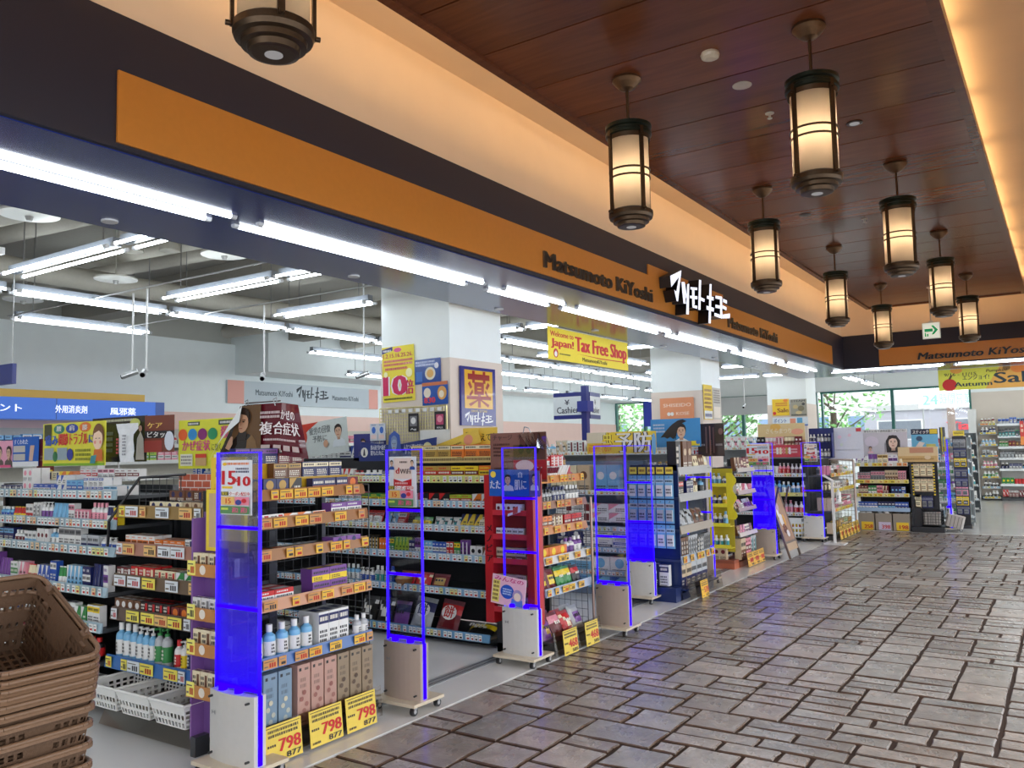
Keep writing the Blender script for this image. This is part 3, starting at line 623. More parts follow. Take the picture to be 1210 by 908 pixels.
def unit(name, label, cat, fr, w, tiers, depth=.35, h=1.35, base=.1, body=(44, 46, 50), rail=(176, 192, 206), railh=.055, tags='white', seed=0, back=True, sides=True, top_rail=None, mesh_side=None, plinth=None, post=.03):
    t = thing(name, label, cat, (*fr.w(0, 0, 0)[:2], 0), fr.rz); r = random.Random(seed)
    if back: m = MB(); m.box(.02, w-.02, depth, depth+.02, base, h, body); m.build('back_panel', 'matte', t)
    if sides:
        for u in (0, w-post):
            m = MB(); m.box(u, u+post, depth-.03, depth+.03, 0, h, mix(body, 'black', .25)); m.build('upright', 'plastic', t)
    if base: m = MB(); m.box(0, w, .01, depth+.03, 0, base-.03, plinth or mix(body, 'black', .2)); m.build('plinth', 'plastic', t)
    for k, tr in enumerate(tiers):
        zt = tr[0]; rc = tr[1] if len(tr) > 1 and tr[1] else rail; tg = tr[2] if len(tr) > 2 else tags; dd = tr[3] if len(tr) > 3 else 0
        zb = zt-.038
        m = MB(); m.box(.004, w-.004, dd, depth+.0, zb-.022, zb, mix(body, 'grey', .3)); s = m.build('shelf', 'plastic', t)
        m = MB(); tl = .012
        m.add([(0, dd-.018, zt-railh), (w, dd-.018, zt-railh), (w, dd-.002, zt), (0, dd-.002, zt), (0, dd-.001, zt-railh), (w, dd-.001, zt-railh), (w, dd+.003, zt), (0, dd+.003, zt)],
              [(0, 1, 2, 3), (5, 4, 7, 6), (3, 2, 6, 7), (1, 0, 4, 5), (0, 3, 7, 4), (2, 1, 5, 6)], rc); m.build('price_rail', 'plastic', s)
        if tg:
            m = MB(); u = r.uniform(.01, .04)
            while u < w-.05:
                if tg == 'white': a = r.choice((.03, .034, .042)); col = r.choice([(240, 242, 240)]*5+[(236, 230, 150), (238, 204, 160)]); g = r.choice((.006, .008, .03))
                elif tg == 'mixed': a = r.choice((.06, .12, .13)); col = r.choice([(240, 226, 96), (240, 226, 96), (226, 232, 236), (226, 232, 236), (232, 190, 120)]); g = r.choice((.006, .02, .10))
                elif tg == 'yellow': a = r.choice((.06, .075, .11)); col = r.choice([(244, 224, 70)]*4+[(246, 240, 150), (240, 240, 236), (240, 170, 90)]); g = r.choice((.008, .02, .07))
                else: a = r.choice((.05, .09)); col = r.choice([(232, 184, 66), (224, 172, 64), (206, 150, 90)]); g = r.choice((.01, .06, .1))
                b = min(u+a, w-.01); tagprint(m, u, b, zt-railh+.006, zt-.006, dd-.0215, col, r); u = b+g
            stuff(m.build('price_tags', 'paper', s))
    return t
def wire_panel(parent, x0, x1, z0, z1, y, nx, nz, col, r=.002, plane='xz'):
    m = MB()
    P = (lambda a, b: (a, y, b)) if plane == 'xz' else (lambda a, b: (y, a, b))
    for i in range(nx+1): a = x0+(x1-x0)*i/nx; m.tube(P(a, z0), P(a, z1), r*(2 if i in (0, nx) else 1), col, 4, caps=False)
    for j in range(nz+1): a = z0+(z1-z0)*j/nz; m.tube(P(x0, a), P(x1, a), r*(2 if j in (0, nz) else 1), col, 4, caps=False)
    return m.build('wire_panel', 'metal' if sum(col) > 380 else 'plastic', parent)
def card(name, label, cat, fr, u, d, z, w, h, els, bg='white', rx=0, ry=0, rzz=0, th=.003, mat='card', group=None, edge=None, leg=0):
    """a printed board: els are (kind, ...) in 0..1 of its width and height, origin bottom left"""
    t = thing(name, label, cat, fr.w(u, d, z), 0, group); t.rotation_euler = (Matrix.Rotation(fr.rz+rzz, 3, 'Z') @ Matrix.Rotation(ry, 3, 'Y') @ Matrix.Rotation(rx, 3, 'X')).to_euler()
    m = MB(); m.box(0, w, 0, th, 0, h, edge or bg, front=bg); m.build('board', mat, t)
    if leg: m = MB(); m.box(w*.5-.006, w*.5+.006, 0, .006, -leg, h*.5, (190, 190, 190)); m.box(w*.5-.04, w*.5+.04, -.02, .03, -leg, -leg+.005, (190, 190, 190)); m.build('stand', 'plastic', t)
    m = MB(); lt = MB(); y = 0
    for e in els:
        y -= .0006
        k = e[0]
        if k == 'r': m.rect(e[1]*w, e[2]*w, e[3]*h, e[4]*h, y, e[5])
        elif k == 'e': m.ell(e[1]*w, e[2]*h, e[3]*w, e[4]*h, y, e[5], 18)
        elif k == 'p': m.shape([(p[0]*w, p[1]*h) for p in e[1]], y, e[2])
        elif k == 's': scribble(m, e[1]*w, e[2]*w, e[3]*h, e[4]*h, y, e[5], e[6], int(e[1]*91+e[3]*37))
        elif k == 't':                                         # t, text, x0, x1, z0, zh, colour, bold
            lt = MB(); lt.text(e[1], e[2]*w, e[3]*w if e[3] else None, e[4]*h, e[5]*h, y, e[6], e[7] if len(e) > 7 else .03); lt.build('lettering', 'card', t)
    if m.f: m.build('print', 'card', t)
    return t
def face(cx, cz, s, skin=(226, 190, 164), hair=(40, 30, 28), coat=(90, 80, 76), asp=1.0, long=False):
    """a printed head and shoulders"""
    a = asp
    e = [('p', [(cx-1.5*s*a, cz-2.6*s), (cx-1.3*s*a, cz-1.6*s), (cx-.45*s*a, cz-1.15*s), (cx+.45*s*a, cz-1.15*s), (cx+1.3*s*a, cz-1.6*s), (cx+1.5*s*a, cz-2.6*s)], coat)]
    if long: e.append(('p', [(cx-1.1*s*a, cz-1.7*s), (cx-1.15*s*a, cz+.3*s), (cx-.6*s*a, cz+1.2*s), (cx+.6*s*a, cz+1.2*s), (cx+1.15*s*a, cz+.3*s), (cx+1.1*s*a, cz-1.7*s)], hair))
    e += [('r', cx-.32*s*a, cx+.32*s*a, cz-1.4*s, cz-.6*s, mix(skin, (120, 70, 50), .25)), ('e', cx, cz+.25*s, .86*s*a, 1.02*s, hair), ('e', cx, cz-.08*s, .72*s*a, .98*s, skin),
          ('p', [(cx-.78*s*a, cz+.1*s), (cx-.7*s*a, cz+.95*s), (cx+.1*s*a, cz+1.25*s), (cx+.72*s*a, cz+.9*s), (cx+.78*s*a, cz+.1*s), (cx+.5*s*a, cz+.62*s), (cx-.1*s*a, cz+.72*s), (cx-.55*s*a, cz+.5*s)], hair)]
    for q in (-1, 1): e += [('e', cx+q*.3*s*a, cz+.08*s, .13*s*a, .07*s, (50, 36, 32)), ('r', cx+(q*.3-.17)*s*a, cx+(q*.3+.17)*s*a, cz+.24*s, cz+.31*s, mix(hair, skin, .2))]
    e += [('p', [(cx-.06*s*a, cz+.05*s), (cx+.06*s*a, cz+.05*s), (cx+.12*s*a, cz-.28*s), (cx-.12*s*a, cz-.28*s)], mix(skin, (150, 90, 70), .3)), ('e', cx, cz-.55*s, .24*s*a, .07*s, (176, 90, 84))]
    return e
def price_card(fr, u, z, w, h, price, sub, label, group, d=-.012, tilt=-.12, rzz=0, bg=(228, 200, 84), big=.42):
    return card('price_card', label, 'price card', fr, u, d, z, w, h, [('r', .04, .96, .93, .95, (60, 50, 30)), ('s', .08, .92, .66, .9, (70, 60, 40), 2), ('s', .05, .3, .42, .52, (60, 50, 40), 1),
                ('t', price, .36, .95, .27, big*.8, (196, 26, 34), .05), ('t', sub, .55, .95, .06, .15, (40, 34, 30), .04), ('s', .06, .3, .06, .16, (60, 50, 40), 1)], bg, rx=tilt, rzz=rzz, th=.002, mat='paper', group=group)
def pal(s): return [tuple(x.split('/')) for x in s.split()]
PMED = pal('white/sky white/grey white/blue white/red white/red white/pink white/green sky/white white/silver white/red white/blue white/green white/navy cream/red white/orange yellow/red sky/blue white/teal white/purple green/white blue/white navy/white white/maroon white/yellow pink/white')
PDARK = pal('maroon/gold black/gold purple/white red/white maroon/white brown/gold navy/gold black/red purple/gold orange/red')
PWARM = pal('red/white red/cream orange/white orange/red maroon/white cream/red yellow/red brown/cream gold/red red/yellow')
PCOOL = pal('white/sky white/blue sky/white sky/navy blue/white silver/blue teal/white white/teal navy/sky white/grey')
PPINK = pal('white/pink pink/white cream/pink white/beige beige/brown pink/maroon white/gold beige/white cream/gold white/maroon pink/red')
PMIX = pal('white/red blue/white green/yellow yellow/navy red/white purple/white black/gold sky/white orange/white brown/cream white/teal pink/white navy/silver lime/green grey/black')
PBEI = pal('beige/brown cream/brown pink/brown white/brown beige/maroon brown/gold cream/pink grey/brown')
PGRN = pal('sky/teal silver/teal teal/white sky/white teal/sky silver/green')
# ---- the long white-railed medicine shelf, across the left edge
f1 = Fr(-7.25, 3.0)
N1 = ', white railed shelf'
unit('medicine_gondola', 'long black medicine shelf with white price rails at the left, behind the brown baskets', 'shelf', f1, 2.27,
     [(1.345,), (1.16,), (.99,), (.75, None, 'white', -.05), (.54, None, 'white', -.08), (.345, None, 'white', -.1), (.14, None, 'white', -.1)], .42, 1.36, .1, rail=(170, 194, 206), railh=.058, seed=1)
fill(f1, .75, 2.25, 1.31, 'top tier'+N1, ['medicine_box', 'drops_box'], PMED, (.05, .085), (.05, .10), (.05, .07), 2, 1, (2, 4), stack=2, d0=.02)
fill(f1, 1.55, 2.25, 1.40, 'pile on top, white railed shelf', ['medicine_box'], pal('white/red white/pink white/maroon'), (.06, .07), (.07, .08), (.05, .06), 1, 8, (3, 4), stack=2, d0=.16, styles=[0, 2, 1])
fill(f1, .85, 1.45, 1.40, 'back row on top, white railed shelf', ['medicine_box'], pal('yellow/red orange/yellow white/navy yellow/orange cream/navy white/teal'), (.07, .09), (.05, .08), (.05, .06), 1, 9, (2, 3), d0=.16)
fill(f1, .75, 2.25, 1.125, 'second tier'+N1, ['lotion_bottle', 'cream_tube', 'medicine_box', 'toothpaste_box'], PMED, (.035, .05), (.09, .14), (.04, .05), 1, 2, (2, 4))
fill(f1, .75, 2.25, .955, 'third tier'+N1, ['medicine_box', 'lotion_bottle', 'carton'], PCOOL+pal('white/black cream/red black/gold white/maroon silver/navy white/pink'), (.04, .07), (.09, .14), (.04, .06), 1, 3, (2, 4))
fill(f1, .75, 2.25, .715, 'fourth tier'+N1, ['tall_carton', 'cream_tube', 'toothpaste_box'], pal('white/purple white/blue purple/white pink/white white/red navy/white white/maroon sky/white blue/white white/green red/cream'), (.035, .055), (.12, .18), (.04, .06), 1, 4, (2, 4), d0=-.03)
fill(f1, 1.0, 2.25, .505, 'fifth tier'+N1, ['carton', 'spray_can', 'medicine_box'], pal('green/white yellow/green white/orange navy/white white/yellow teal/white yellow/white white/navy'), (.045, .07), (.10, .17), (.04, .06), 1, 5, (2, 3), d0=-.06)
fill(f1, 1.3, 2.25, .31, 'sixth tier'+N1, ['carton', 'lotion_bottle'], PDARK, (.045, .07), (.10, .15), (.04, .06), 1, 6, (2, 3), d0=-.08)
fill(f1, 1.5, 2.25, .105, 'lowest tier'+N1, ['carton', 'medicine_box'], PCOOL, (.06, .09), (.10, .16), (.05, .07), 1, 7, (2, 3), d0=-.08)
# ---- cold remedy shelf with brown rails
f2 = Fr(-4.96, 3.0)
N2 = ', cold remedy shelf'
t = unit('cold_remedy_shelf', 'black cold remedy shelf with brown and blue rails above three white baskets', 'shelf', f2, .94,
     [(1.257, (150, 122, 74), 'mixed'), (1.03, (176, 128, 112), 'mixed'), (.84, (110, 92, 74), 'mixed', -.02), (.64, (98, 84, 76), 'mixed', -.03), (.36, (62, 112, 176), 'mixed', -.06)], .42, 1.3, .1, railh=.075, seed=2)
m = MB()
for a, c in (((-.02, -.05, 1.16), (.03, .12, 1.42)), ((.03, .12, 1.42), (.5, .12, 1.44)), ((-.02, -.05, 1.16), (-.08, -.02, 1.0))): m.tube(a, c, .009, (34, 34, 38), 6)
m.build('wire_frame', 'plastic', t)
wire_panel(t, .02, .45, 1.2, 1.42, .125, 6, 3, (60, 62, 66), .002)
def brick_print():
    m = MB(); r = random.Random(3); m.box(0, .62, 0, .004, 0, .17, (240, 232, 222))
    for j in range(4):
        for i in range(9):
            x0 = .005+i*.078-(j % 2)*.039; x1 = min(x0+.072, .617); x0 = max(x0, .003)
            if x1-x0 > .01: k = r.uniform(.85, 1.1); m.rect(x0, x1, .006+j*.042, .042+j*.042, -.0008, (196*k, 98*k, 70*k))
    return m
t = thing('brick_pattern_board', 'white and orange brick patterned display board on top of the cold remedy shelf', 'display board', f2.w(.32, .20, 1.27)); brick_print().build('board', 'card', t)
fill(f2, .3, .93, 1.222, 'lower brown row'+N2, ['medicine_box'], pal('beige/navy beige/brown cream/navy'), (.075, .08), (.055, .06), (.05, .06), 1, 20, (4, 5), styles=[2, 5])
fill(f2, .38, .93, 1.285, 'upper brown row'+N2, ['medicine_box'], pal('beige/navy brown/navy cream/blue'), (.075, .08), (.055, .06), (.04, .05), 1, 21, (3, 5), d0=.09, styles=[2, 5])
fill(f2, .05, .93, .995, 'second tier'+N2, ['medicine_box'], pal('white/orange orange/white silver/navy white/navy red/white'), (.055, .075), (.055, .085), (.05, .06), 2, 22, (4, 5))
fill(f2, .0, .93, .805, 'third tier'+N2, ['medicine_box'], pal('green/white red/cream cream/red maroon/white red/white maroon/cream'), (.06, .08), (.07, .085), (.05, .06), 2, 23, (2, 3), d0=-.01)
fill(f2, .0, .93, .605, 'fourth tier'+N2, ['medicine_box'], pal('maroon/orange red/orange maroon/white black/red brown/white maroon/cream'), (.06, .08), (.075, .09), (.05, .06), 2, 24, (3, 4), d0=-.02)
fill(f2, .03, .62, .325, 'bottle tier'+N2, ['drink_bottle', 'spray_can'], PGRN, (.055, .07), (.19, .24), (.05, .06), 1, 25, (2, 3), d0=-.04)
fill(f2, .62, .93, .325, 'right bottle tier'+N2, ['lotion_bottle', 'pump_bottle'], pal('white/red cream/red white/navy white/yellow'), (.045, .055), (.15, .2), (.05, .06), 1, 26, (1, 2), d0=-.04)
# small white baskets and the smoked sheet
def lattice(m, P, nu, nv, hole, col, solid=lambda i, j: False):
    for i in range(nu):
        for j in range(nv):
            a, b2, c, d = P(i/nu, j/nv), P((i+1)/nu, j/nv), P((i+1)/nu, (j+1)/nv), P(i/nu, (j+1)/nv)
            if solid(i, j): m.poly([a, b2, c, d], col); continue
            ce = [sum(p[k] for p in (a, b2, c, d))/4 for k in range(3)]
            inn = [tuple(p[k]+(ce[k]-p[k])*hole for k in range(3)) for p in (a, b2, c, d)]
            o = [a, b2, c, d]; m.add(o+inn, [(k, (k+1) % 4, 4+(k+1) % 4, 4+k) for k in range(4)], col)
def lerp3(a, b2, t): return tuple(a[k]+(b2[k]-a[k])*t for k in range(3))
def bin_mesh():
    m = MB(); c = (230, 230, 226); x0, x1 = -.155, .155
    fl, fr_, bl, br = (x0+.03, 0, .0), (x1-.03, 0, .0), (x0+.03, .26, .0), (x1-.03, .26, .0)
    FL, FRr, BL, BR = (x0, -.03, .13), (x1, -.03, .13), (x0, .29, .13), (x1, .29, .13)
    q = lambda a, b2, c2, d: (lambda u, v: lerp3(lerp3(a, b2, u), lerp3(d, c2, u), v))
    lattice(m, q(fl, fr_, FRr, FL), 9, 3, .42, c, lambda i, j: j == 2); lattice(m, q(br, bl, BL, BR), 9, 7, .42, c, lambda i, j: j == 6)
    lattice(m, q(bl, fl, FL, BL), 7, 5, .42, c, lambda i, j: j == 4); lattice(m, q(fr_, br, BR, FRr), 7, 5, .42, c, lambda i, j: j == 4)
    m.poly([fl, bl, br, fr_], c)
    return m
bm = bin_mesh().mesh('body', 'plastic')
for k, nm in enumerate(('left one of the three under the cold remedies', 'middle one of the three under the cold remedies', 'right one of the three, beside the purple stand')):
    t = thing('white_basket', 'small open white perforated plastic basket, '+nm, 'basket', f2.w(.28+k*.315, -.24, .125), 0, 'white baskets under the cold remedies'); link('body', bm, t); m = MB(); x0, x1 = -.155, .155
    for a, c in (((x0, -.03, .13), (x1, -.03, .13)), ((x0, -.03, .13), (x0, .29, .13)), ((x1, -.03, .13), (x1, .29, .13)), ((x0, .29, .13), (x1, .29, .13))): m.tube(a, c, .008, (236, 236, 232), 6)
    m.build('rim', 'plastic', t)
t = thing('smoked_guard_sheet', 'bent smoke grey plastic sheet below the white baskets', 'guard sheet', f2.w(.16, -.20, 0))
m = MB(); m.add([(0, 0, .01), (.86, 0, .01), (.86, .08, .17), (0, .08, .17), (0, .26, .19), (.86, .26, .19)], [(0, 1, 2, 3), (3, 2, 5, 4)], (150, 150, 150)); m.build('sheet', 'smoked', t)
m = MB(); m.box(0, .86, .26, .5, .10, .15, (70, 72, 78)); m.build('deck', 'plastic', t)
# ---- purple stand between the cold shelf and the first end shelf
f3 = Fr(-3.90, 2.77)
t = thing('purple_side_stand', 'narrow purple card stand with orange trays beside the first gate', 'stand', (*f3.w(0, 0, 0)[:2], 0))
m = MB(); m.box(0, .36, .075, .085, .08, 1.25, (120, 84, 150)); m.build('back_board', 'card', t)
m = MB(); m.box(0, .012, 0, .075, .08, 1.22, (132, 92, 160)); m.build('side_board', 'card', t)
m = MB(); m.box(.02, .06, -.01, .08, 0, .1, (60, 62, 66)); m.box(.2, .24, -.01, .08, 0, .1, (60, 62, 66)); m.build('foot', 'plastic', t)
for k, z in enumerate((.97, .745, .565, .35)):
    m = MB(); m.box(.0, .36, -.02, .075, z-.045, z-.04, (200, 120, 50)); m.box(0, .36, -.025, -.02, z-.045, z+.02, (206, 140, 70), front=(196, 134, 70)); s = m.build('tray', 'card', t)
    m = MB(); tagprint(m, .005, .07, z-.04, z+.035, -.027, (244, 236, 120), rp); m.ell(.13, z-.01, .025, .025, -.0262, (236, 226, 210)); m.build('price_card', 'paper', s)
    fill(f3, .015, .35, z-.038, ORD[k]+' tray, purple stand', ['tall_carton', 'carton'], pal('white/black white/grey cream/brown white/navy'), (.05, .07), (.09, .13), (.03, .035), 1, 30+k, (3, 4), d0=.0, styles=[5])
card('framed_notice', 'yellow framed beige notice with a small standing figure above the purple stand', 'notice', f3, .06, .045, 1.05, .31, .32, [('r', .08, .92, .06, .94, (206, 178, 132)), ('e', .35, .62, .03, .045, (60, 50, 44)), ('p', [(.28, .2), (.42, .2), (.4, .58), (.3, .58)], (60, 50, 44)), ('s', .3, .8, .82, .9, (110, 90, 60), 1), ('e', .62, .45, .09, .09, (226, 214, 180))], (240, 214, 60), th=.02)
m = MB(); m.box(.28, .345, -.034, -.029, .60, 1.08, (150, 60, 150)); pf = m.build('side_flag', 'card', t); m = MB()
for k, ch in enumerate('クオンツ雑品'): m.text(ch, .298, None, 1.0-k*.07, .034, -.0355, (226, 190, 226), .03)
m.build('lettering', 'card', pf)
card('yellow_stand_panel', 'plain yellow card panel rising behind the framed notice', 'panel', f3, .05, .08, 1.26, .28, .28, [('r', .1, .9, .08, .5, (230, 186, 40)), ('s', .15, .85, .6, .9, (150, 110, 20), 2)], (236, 200, 60), th=.01)
# ---- first end shelf (orange 798 cards)
f4 = Fr(-3.5, 2.86, RX)
N4 = ', 798 card shelf'
BR4 = (156, 108, 64)
t = unit('end_shelf', 'black end shelf with brown price rails and three big yellow 798 cards at its foot', 'end shelf', f4, .84,
     [(1.365, BR4, 'orange', .05), (1.22, BR4, 'orange', .02), (1.055, BR4, 'orange', .02), (.80, (196, 140, 104), 'orange', .0), (.51, (72, 108, 168), 'orange', -.01)], .40, 1.36, .1, railh=.06, seed=4, back=False)
wire_panel(t, .03, .81, .1, 1.36, .41, 12, 20, (50, 52, 56), .002)
wire_panel(t, .0, .40, .1, 1.36, .835, 7, 20, (50, 52, 56), .002, 'yz')
wire_panel(t, .0, .40, .1, 1.36, .005, 7, 20, (50, 52, 56), .002, 'yz')
m = MB(); m.box(0, .84, -.06, .41, .1, .115, (60, 60, 64)); m.build('base_deck', 'plastic', t)
m = MB(); m.add([(0, -.075, .02), (.86, -.075, .02), (.86, -.06, .19), (0, -.06, .19)], [(0, 1, 2, 3)], (150, 110, 80)); m.build('guard_sheet', 'smoked', t)
fill(f4, .02, .46, 1.33, 'top tier'+N4, ['medicine_box'], pal('maroon/gold navy/gold black/gold'), (.085, .09), (.085, .09), (.05, .06), 2, 40, (2, 3), stack=1, d0=.07, styles=[4, 2])
fill(f4, .46, .82, 1.33, 'top tier right'+N4, ['medicine_box'], pal('maroon/orange brown/red navy/orange'), (.085, .09), (.075, .085), (.05, .06), 1, 41, (2, 3), d0=.07, styles=[3, 2])
fill(f4, .25, .8, 1.42, 'upper step'+N4, ['medicine_box'], pal('maroon/gold navy/cream brown/gold'), (.09, .1), (.08, .085), (.05, .06), 1, 42, (2, 3), d0=.15, styles=[4, 0])
fill(f4, .05, .55, 1.50, 'highest step'+N4, ['medicine_box'], pal('maroon/black navy/purple'), (.09, .1), (.08, .085), (.05, .06), 1, 43, (3, 3), d0=.22, styles=[4, 0])
m = MB(); m.box(.06, .8, .14, .32, 1.33, 1.42, (200, 160, 40)); m.box(.04, .6, .21, .32, 1.42, 1.5, (200, 160, 40)); m.build('step_riser', 'card', t)
fill(f4, .03, .56, 1.185, 'second tier'+N4, ['medicine_box'], pal('white/orange cream/brown white/purple white/red'), (.09, .1), (.045, .05), (.07, .08), 1, 44, (1, 2), d0=.03, tilt=-.2)
fill(f4, .56, .83, 1.185, 'second tier right'+N4, ['medicine_box'], pal('purple/white pink/purple'), (.12, .125), (.075, .08), (.07, .08), 1, 45, (2, 2), d0=.03)
fill(f4, .05, .55, 1.02, 'third tier'+N4, ['medicine_box'], pal('navy/yellow black/orange navy/gold'), (.09, .1), (.03, .035), (.08, .09), 1, 46, (2, 3))
fill(f4, .56, .83, 1.02, 'third tier right'+N4, ['medicine_box'], pal('maroon/orange purple/navy'), (.1, .12), (.05, .06), (.08, .09), 1, 47, (2, 2))
fill(f4, .02, .40, .765, 'fourth tier'+N4, ['medicine_box'], pal('orange/white white/orange red/white'), (.11, .13), (.065, .075), (.09, .1), 2, 48, (2, 2), d0=.02)
fill(f4, .42, .82, .765, 'fourth tier right'+N4, ['jelly_box'], pal('maroon/yellow purple/yellow brown/orange'), (.13, .14), (.07, .075), (.09, .1), 1, 49, (2, 3), stack=3, d0=.03, styles=[3, 3])
bt = m_bottle(.068, .185, .068, 'sky', 'white', 1); wcap = 'white'
for k in range(5): item('drink_bottle', 'blue drink bottle with white cap, %s from the left, blue rail'  % NTH[k]+N4, 'bottle', bt, f4, .05+k*.085, .02, .475, 'blue drink bottles on the blue rail')
for k in range(3): item('water_pack', 'navy and white shrink pack beside the blue drink bottles, %s one' % ('left', 'middle', 'right')[k], 'drink pack', m_box(.075, .19, .16, 'white', 'navy', 0), f4, .50+k*.077, .03, .475, 'shrink packs beside the blue bottles')
for k in range(2): item('baby_bottle', 'short white capped bottle, %s one at the end of the blue rail' % ('left', 'right')[k]+N4, 'bottle', m_bottle(.052, .13, .052, 'silver', 'white', 1), f4, .755+k*.056, .0, .475, 'short bottles at the end of the blue rail')
@cached
def tall_box(c, dots):
    m = MB(); w, h, d = .087, .315, .2; m.box(-w/2, w/2, 0, d, 0, h, c); y = -.0007; m.rect(-w*.38, -w*.2, h*.9, h*.95, y, (40, 40, 44)); m.rect(w*.05, w*.36, h*.9, h*.94, y, mix(c, 'black', .5))
    scribble(m, -w*.3, w*.2, h*.6, h*.8, y, mix(c, 'black', .25), 2, 3)
    for k in range(5): m.ell(-w*.2+(k % 3)*w*.2, h*(.14+.1*k), w*.15, w*.15, y*(2+k), mix(c, dots, .35+.13*k), 12)
    m.rect(-w*.3, w*.2, h*.05, h*.07, y, mix(c, 'black', .4)); return m.mesh('tall_box', 'card')
for k, (c, dts, lab) in enumerate((((126, 150, 170), (216, 206, 176), 'tall pale blue mask box'), ((126, 150, 170), (216, 206, 176), 'tall pale blue mask box'), ((186, 148, 136), (140, 84, 78), 'tall dusty pink mask box'), ((186, 148, 136), (140, 84, 78), 'tall dusty pink mask box'), ((186, 148, 136), (140, 84, 78), 'tall dusty pink mask box'),
                            ((146, 128, 106), (80, 62, 52), 'tall brown mask box'), ((146, 128, 106), (80, 62, 52), 'tall brown mask box'), ((146, 128, 106), (80, 62, 52), 'tall brown mask box'))):
    item('tall_box', lab+(', left one of its colour' if k in (0, 2, 5) else ', right one of its colour' if k in (1, 4, 7) else ', middle one of its colour')+', base deck'+N4, 'mask box', tall_box(c, dts), f4, .02+.05+k*.097+(.03 if k > 1 else 0), -.035, .116, lab+'es on the base deck')
for k, u in enumerate((-.02, .27, .535)): price_card(f4, u, .012, .235, .185, '798', '877', 'big yellow 798 price card, %s of three on the first end shelf' % ('leftmost', 'middle', 'rightmost')[k], 'yellow 798 cards', d=-.115, tilt=-.1)
# ---- snack shelf under the yellow boxes
f5 = Fr(-7.2, 5.5)
N5 = ', snack shelf'
W5 = 3.36
t = unit('snack_shelf', 'wide dark snack shelf with pale blue price rails behind the second gate', 'shelf', f5, W5,
     [(1.345, (206, 212, 120), 'white'), (1.14, (150, 186, 212)), (.94, (176, 196, 212)), (.705, (160, 190, 214)), (.44, (128, 170, 206), 'white', -.05), (.11, (110, 160, 200), 'white', -.1)], .42, 1.5, .08, railh=.06, seed=5)
U5 = lambda x: x+7.2
m = MB(); m.box(U5(-4.75), W5, .03, .40, 1.455, 1.47, (224, 190, 60)); m.box(U5(-4.75), W5, .015, .03, 1.45, 1.50, (214, 190, 120)); scribble(m, U5(-4.73), W5-.02, 1.46, 1.495, .014, (110, 90, 60), 1, 4); m.build('yellow_tray', 'card', t)
fill(f5, U5(-4.72), W5-.01, 1.49, 'on the yellow tray'+N5, ['snack_bar'], pal('orange/cream yellow/orange gold/cream yellow/brown yellow/red'), (.13, .14), (.105, .11), (.08, .09), 2, 50, (3, 3), styles=[1, 0])
fill(f5, U5(-4.72), W5-.01, 1.31, 'under the yellow tray'+N5, ['snack_bar'], pal('yellow/brown yellow/orange gold/red yellow/maroon orange/yellow'), (.13, .14), (.11, .115), (.08, .09), 1, 51, (2, 3), styles=[1, 0])
fill(f5, U5(-5.6), U5(-4.8), 1.31, 'top tier left'+N5, ['medicine_box', 'lotion_bottle'], pal('white/red white/blue red/white navy/white sky/white'), (.05, .07), (.07, .1), (.05, .06), 1, 52, (2, 3))
fill(f5, U5(-5.6), W5-.02, 1.105, 'second tier'+N5, ['snack_bar', 'candy_box'], pal('green/yellow blue/white yellow/maroon navy/yellow black/red pink/white orange/white lime/red'), (.09, .115), (.08, .095), (.05, .06), 2, 53, (2, 3))
fill(f5, U5(-5.6), W5-.1, .905, 'third tier'+N5, ['snack_bar', 'carded_pack', 'refill_pouch'], PMIX, (.06, .09), (.09, .14), (.03, .04), 1, 54, (2, 3), tilt=-.35, d0=.05, drop=.1)
fill(f5, U5(-5.6), W5-.28, .67, 'fourth tier'+N5, ['snack_bar', 'toothpaste_box'], PMIX, (.028, .036), (.12, .15), (.04, .06), 1, 55, (2, 4))
fill(f5, W5-.27, W5-.02, .67, 'fourth tier right'+N5, ['candy_box'], pal('white/brown grey/black white/black'), (.05, .06), (.09, .11), (.09, .11), 1, 56, (2, 3))
fill(f5, U5(-5.6), U5(-4.9), .405, 'fifth tier left'+N5, ['drink_bottle', 'lotion_bottle'], pal('sky/white white/blue navy/white silver/teal'), (.05, .06), (.13, .16), (.04, .06), 1, 57, (2, 3), d0=-.03)
fill(f5, U5(-4.88), W5-.42, .405, 'fifth tier'+N5, ['snack_bag'], pal('brown/red red/cream black/red brown/cream maroon/gold green/red white/red'), (.15, .18), (.13, .15), (.035, .04), 1, 58, (1, 2), tilt=-.5, d0=-.02, styles=[0, 1, 2])
fill(f5, U5(-5.3), W5-.9, .075, 'lowest tier'+N5, ['snack_bag'], pal('navy/white black/white purple/navy'), (.17, .2), (.2, .24), (.05, .06), 1, 59, (1, 2), tilt=-.35, d0=-.06, styles=[0, 1, 2])
def cracker(lab, c1, c2, ch, u, z):
    t = thing('cracker_bag', lab, 'snack', f5.w(u, -.05, z)); t.rotation_euler = (-.4, .08, 0); m = MB(); mb = m_bag(.22, .27, .06, c1, c2, 1); link('bag', mb, t); m.ell(0, .16, .075, .06, -.004, 'white'); m.text(ch, 0, None, .125, .075, -.006, c2, .04, center=True); m.build('lettering', 'card', t)
cracker('blue and white rice cracker bag with round badge, lowest tier of the snack shelf', 'silver', 'navy', '餅', U5(-4.62), .075)
cracker('red and brown rice cracker bag with white lettering, lowest tier of the snack shelf', 'maroon', 'red', '餅', U5(-4.34), .075)
t = thing('black_snack_bag', 'black snack bag with yellow ends lying on the lowest tier of the snack shelf', 'snack', f5.w(U5(-4.03), -.05, .085)); t.rotation_euler = (-1.2, 0, .1); link('bag', m_bag(.25, .2, .07, 'black', 'yellow', 1), t); m = MB(); m.text('nod', -.07, .06, .06, .06, -.042, 'white', .04); m.build('lettering', 'card', t)
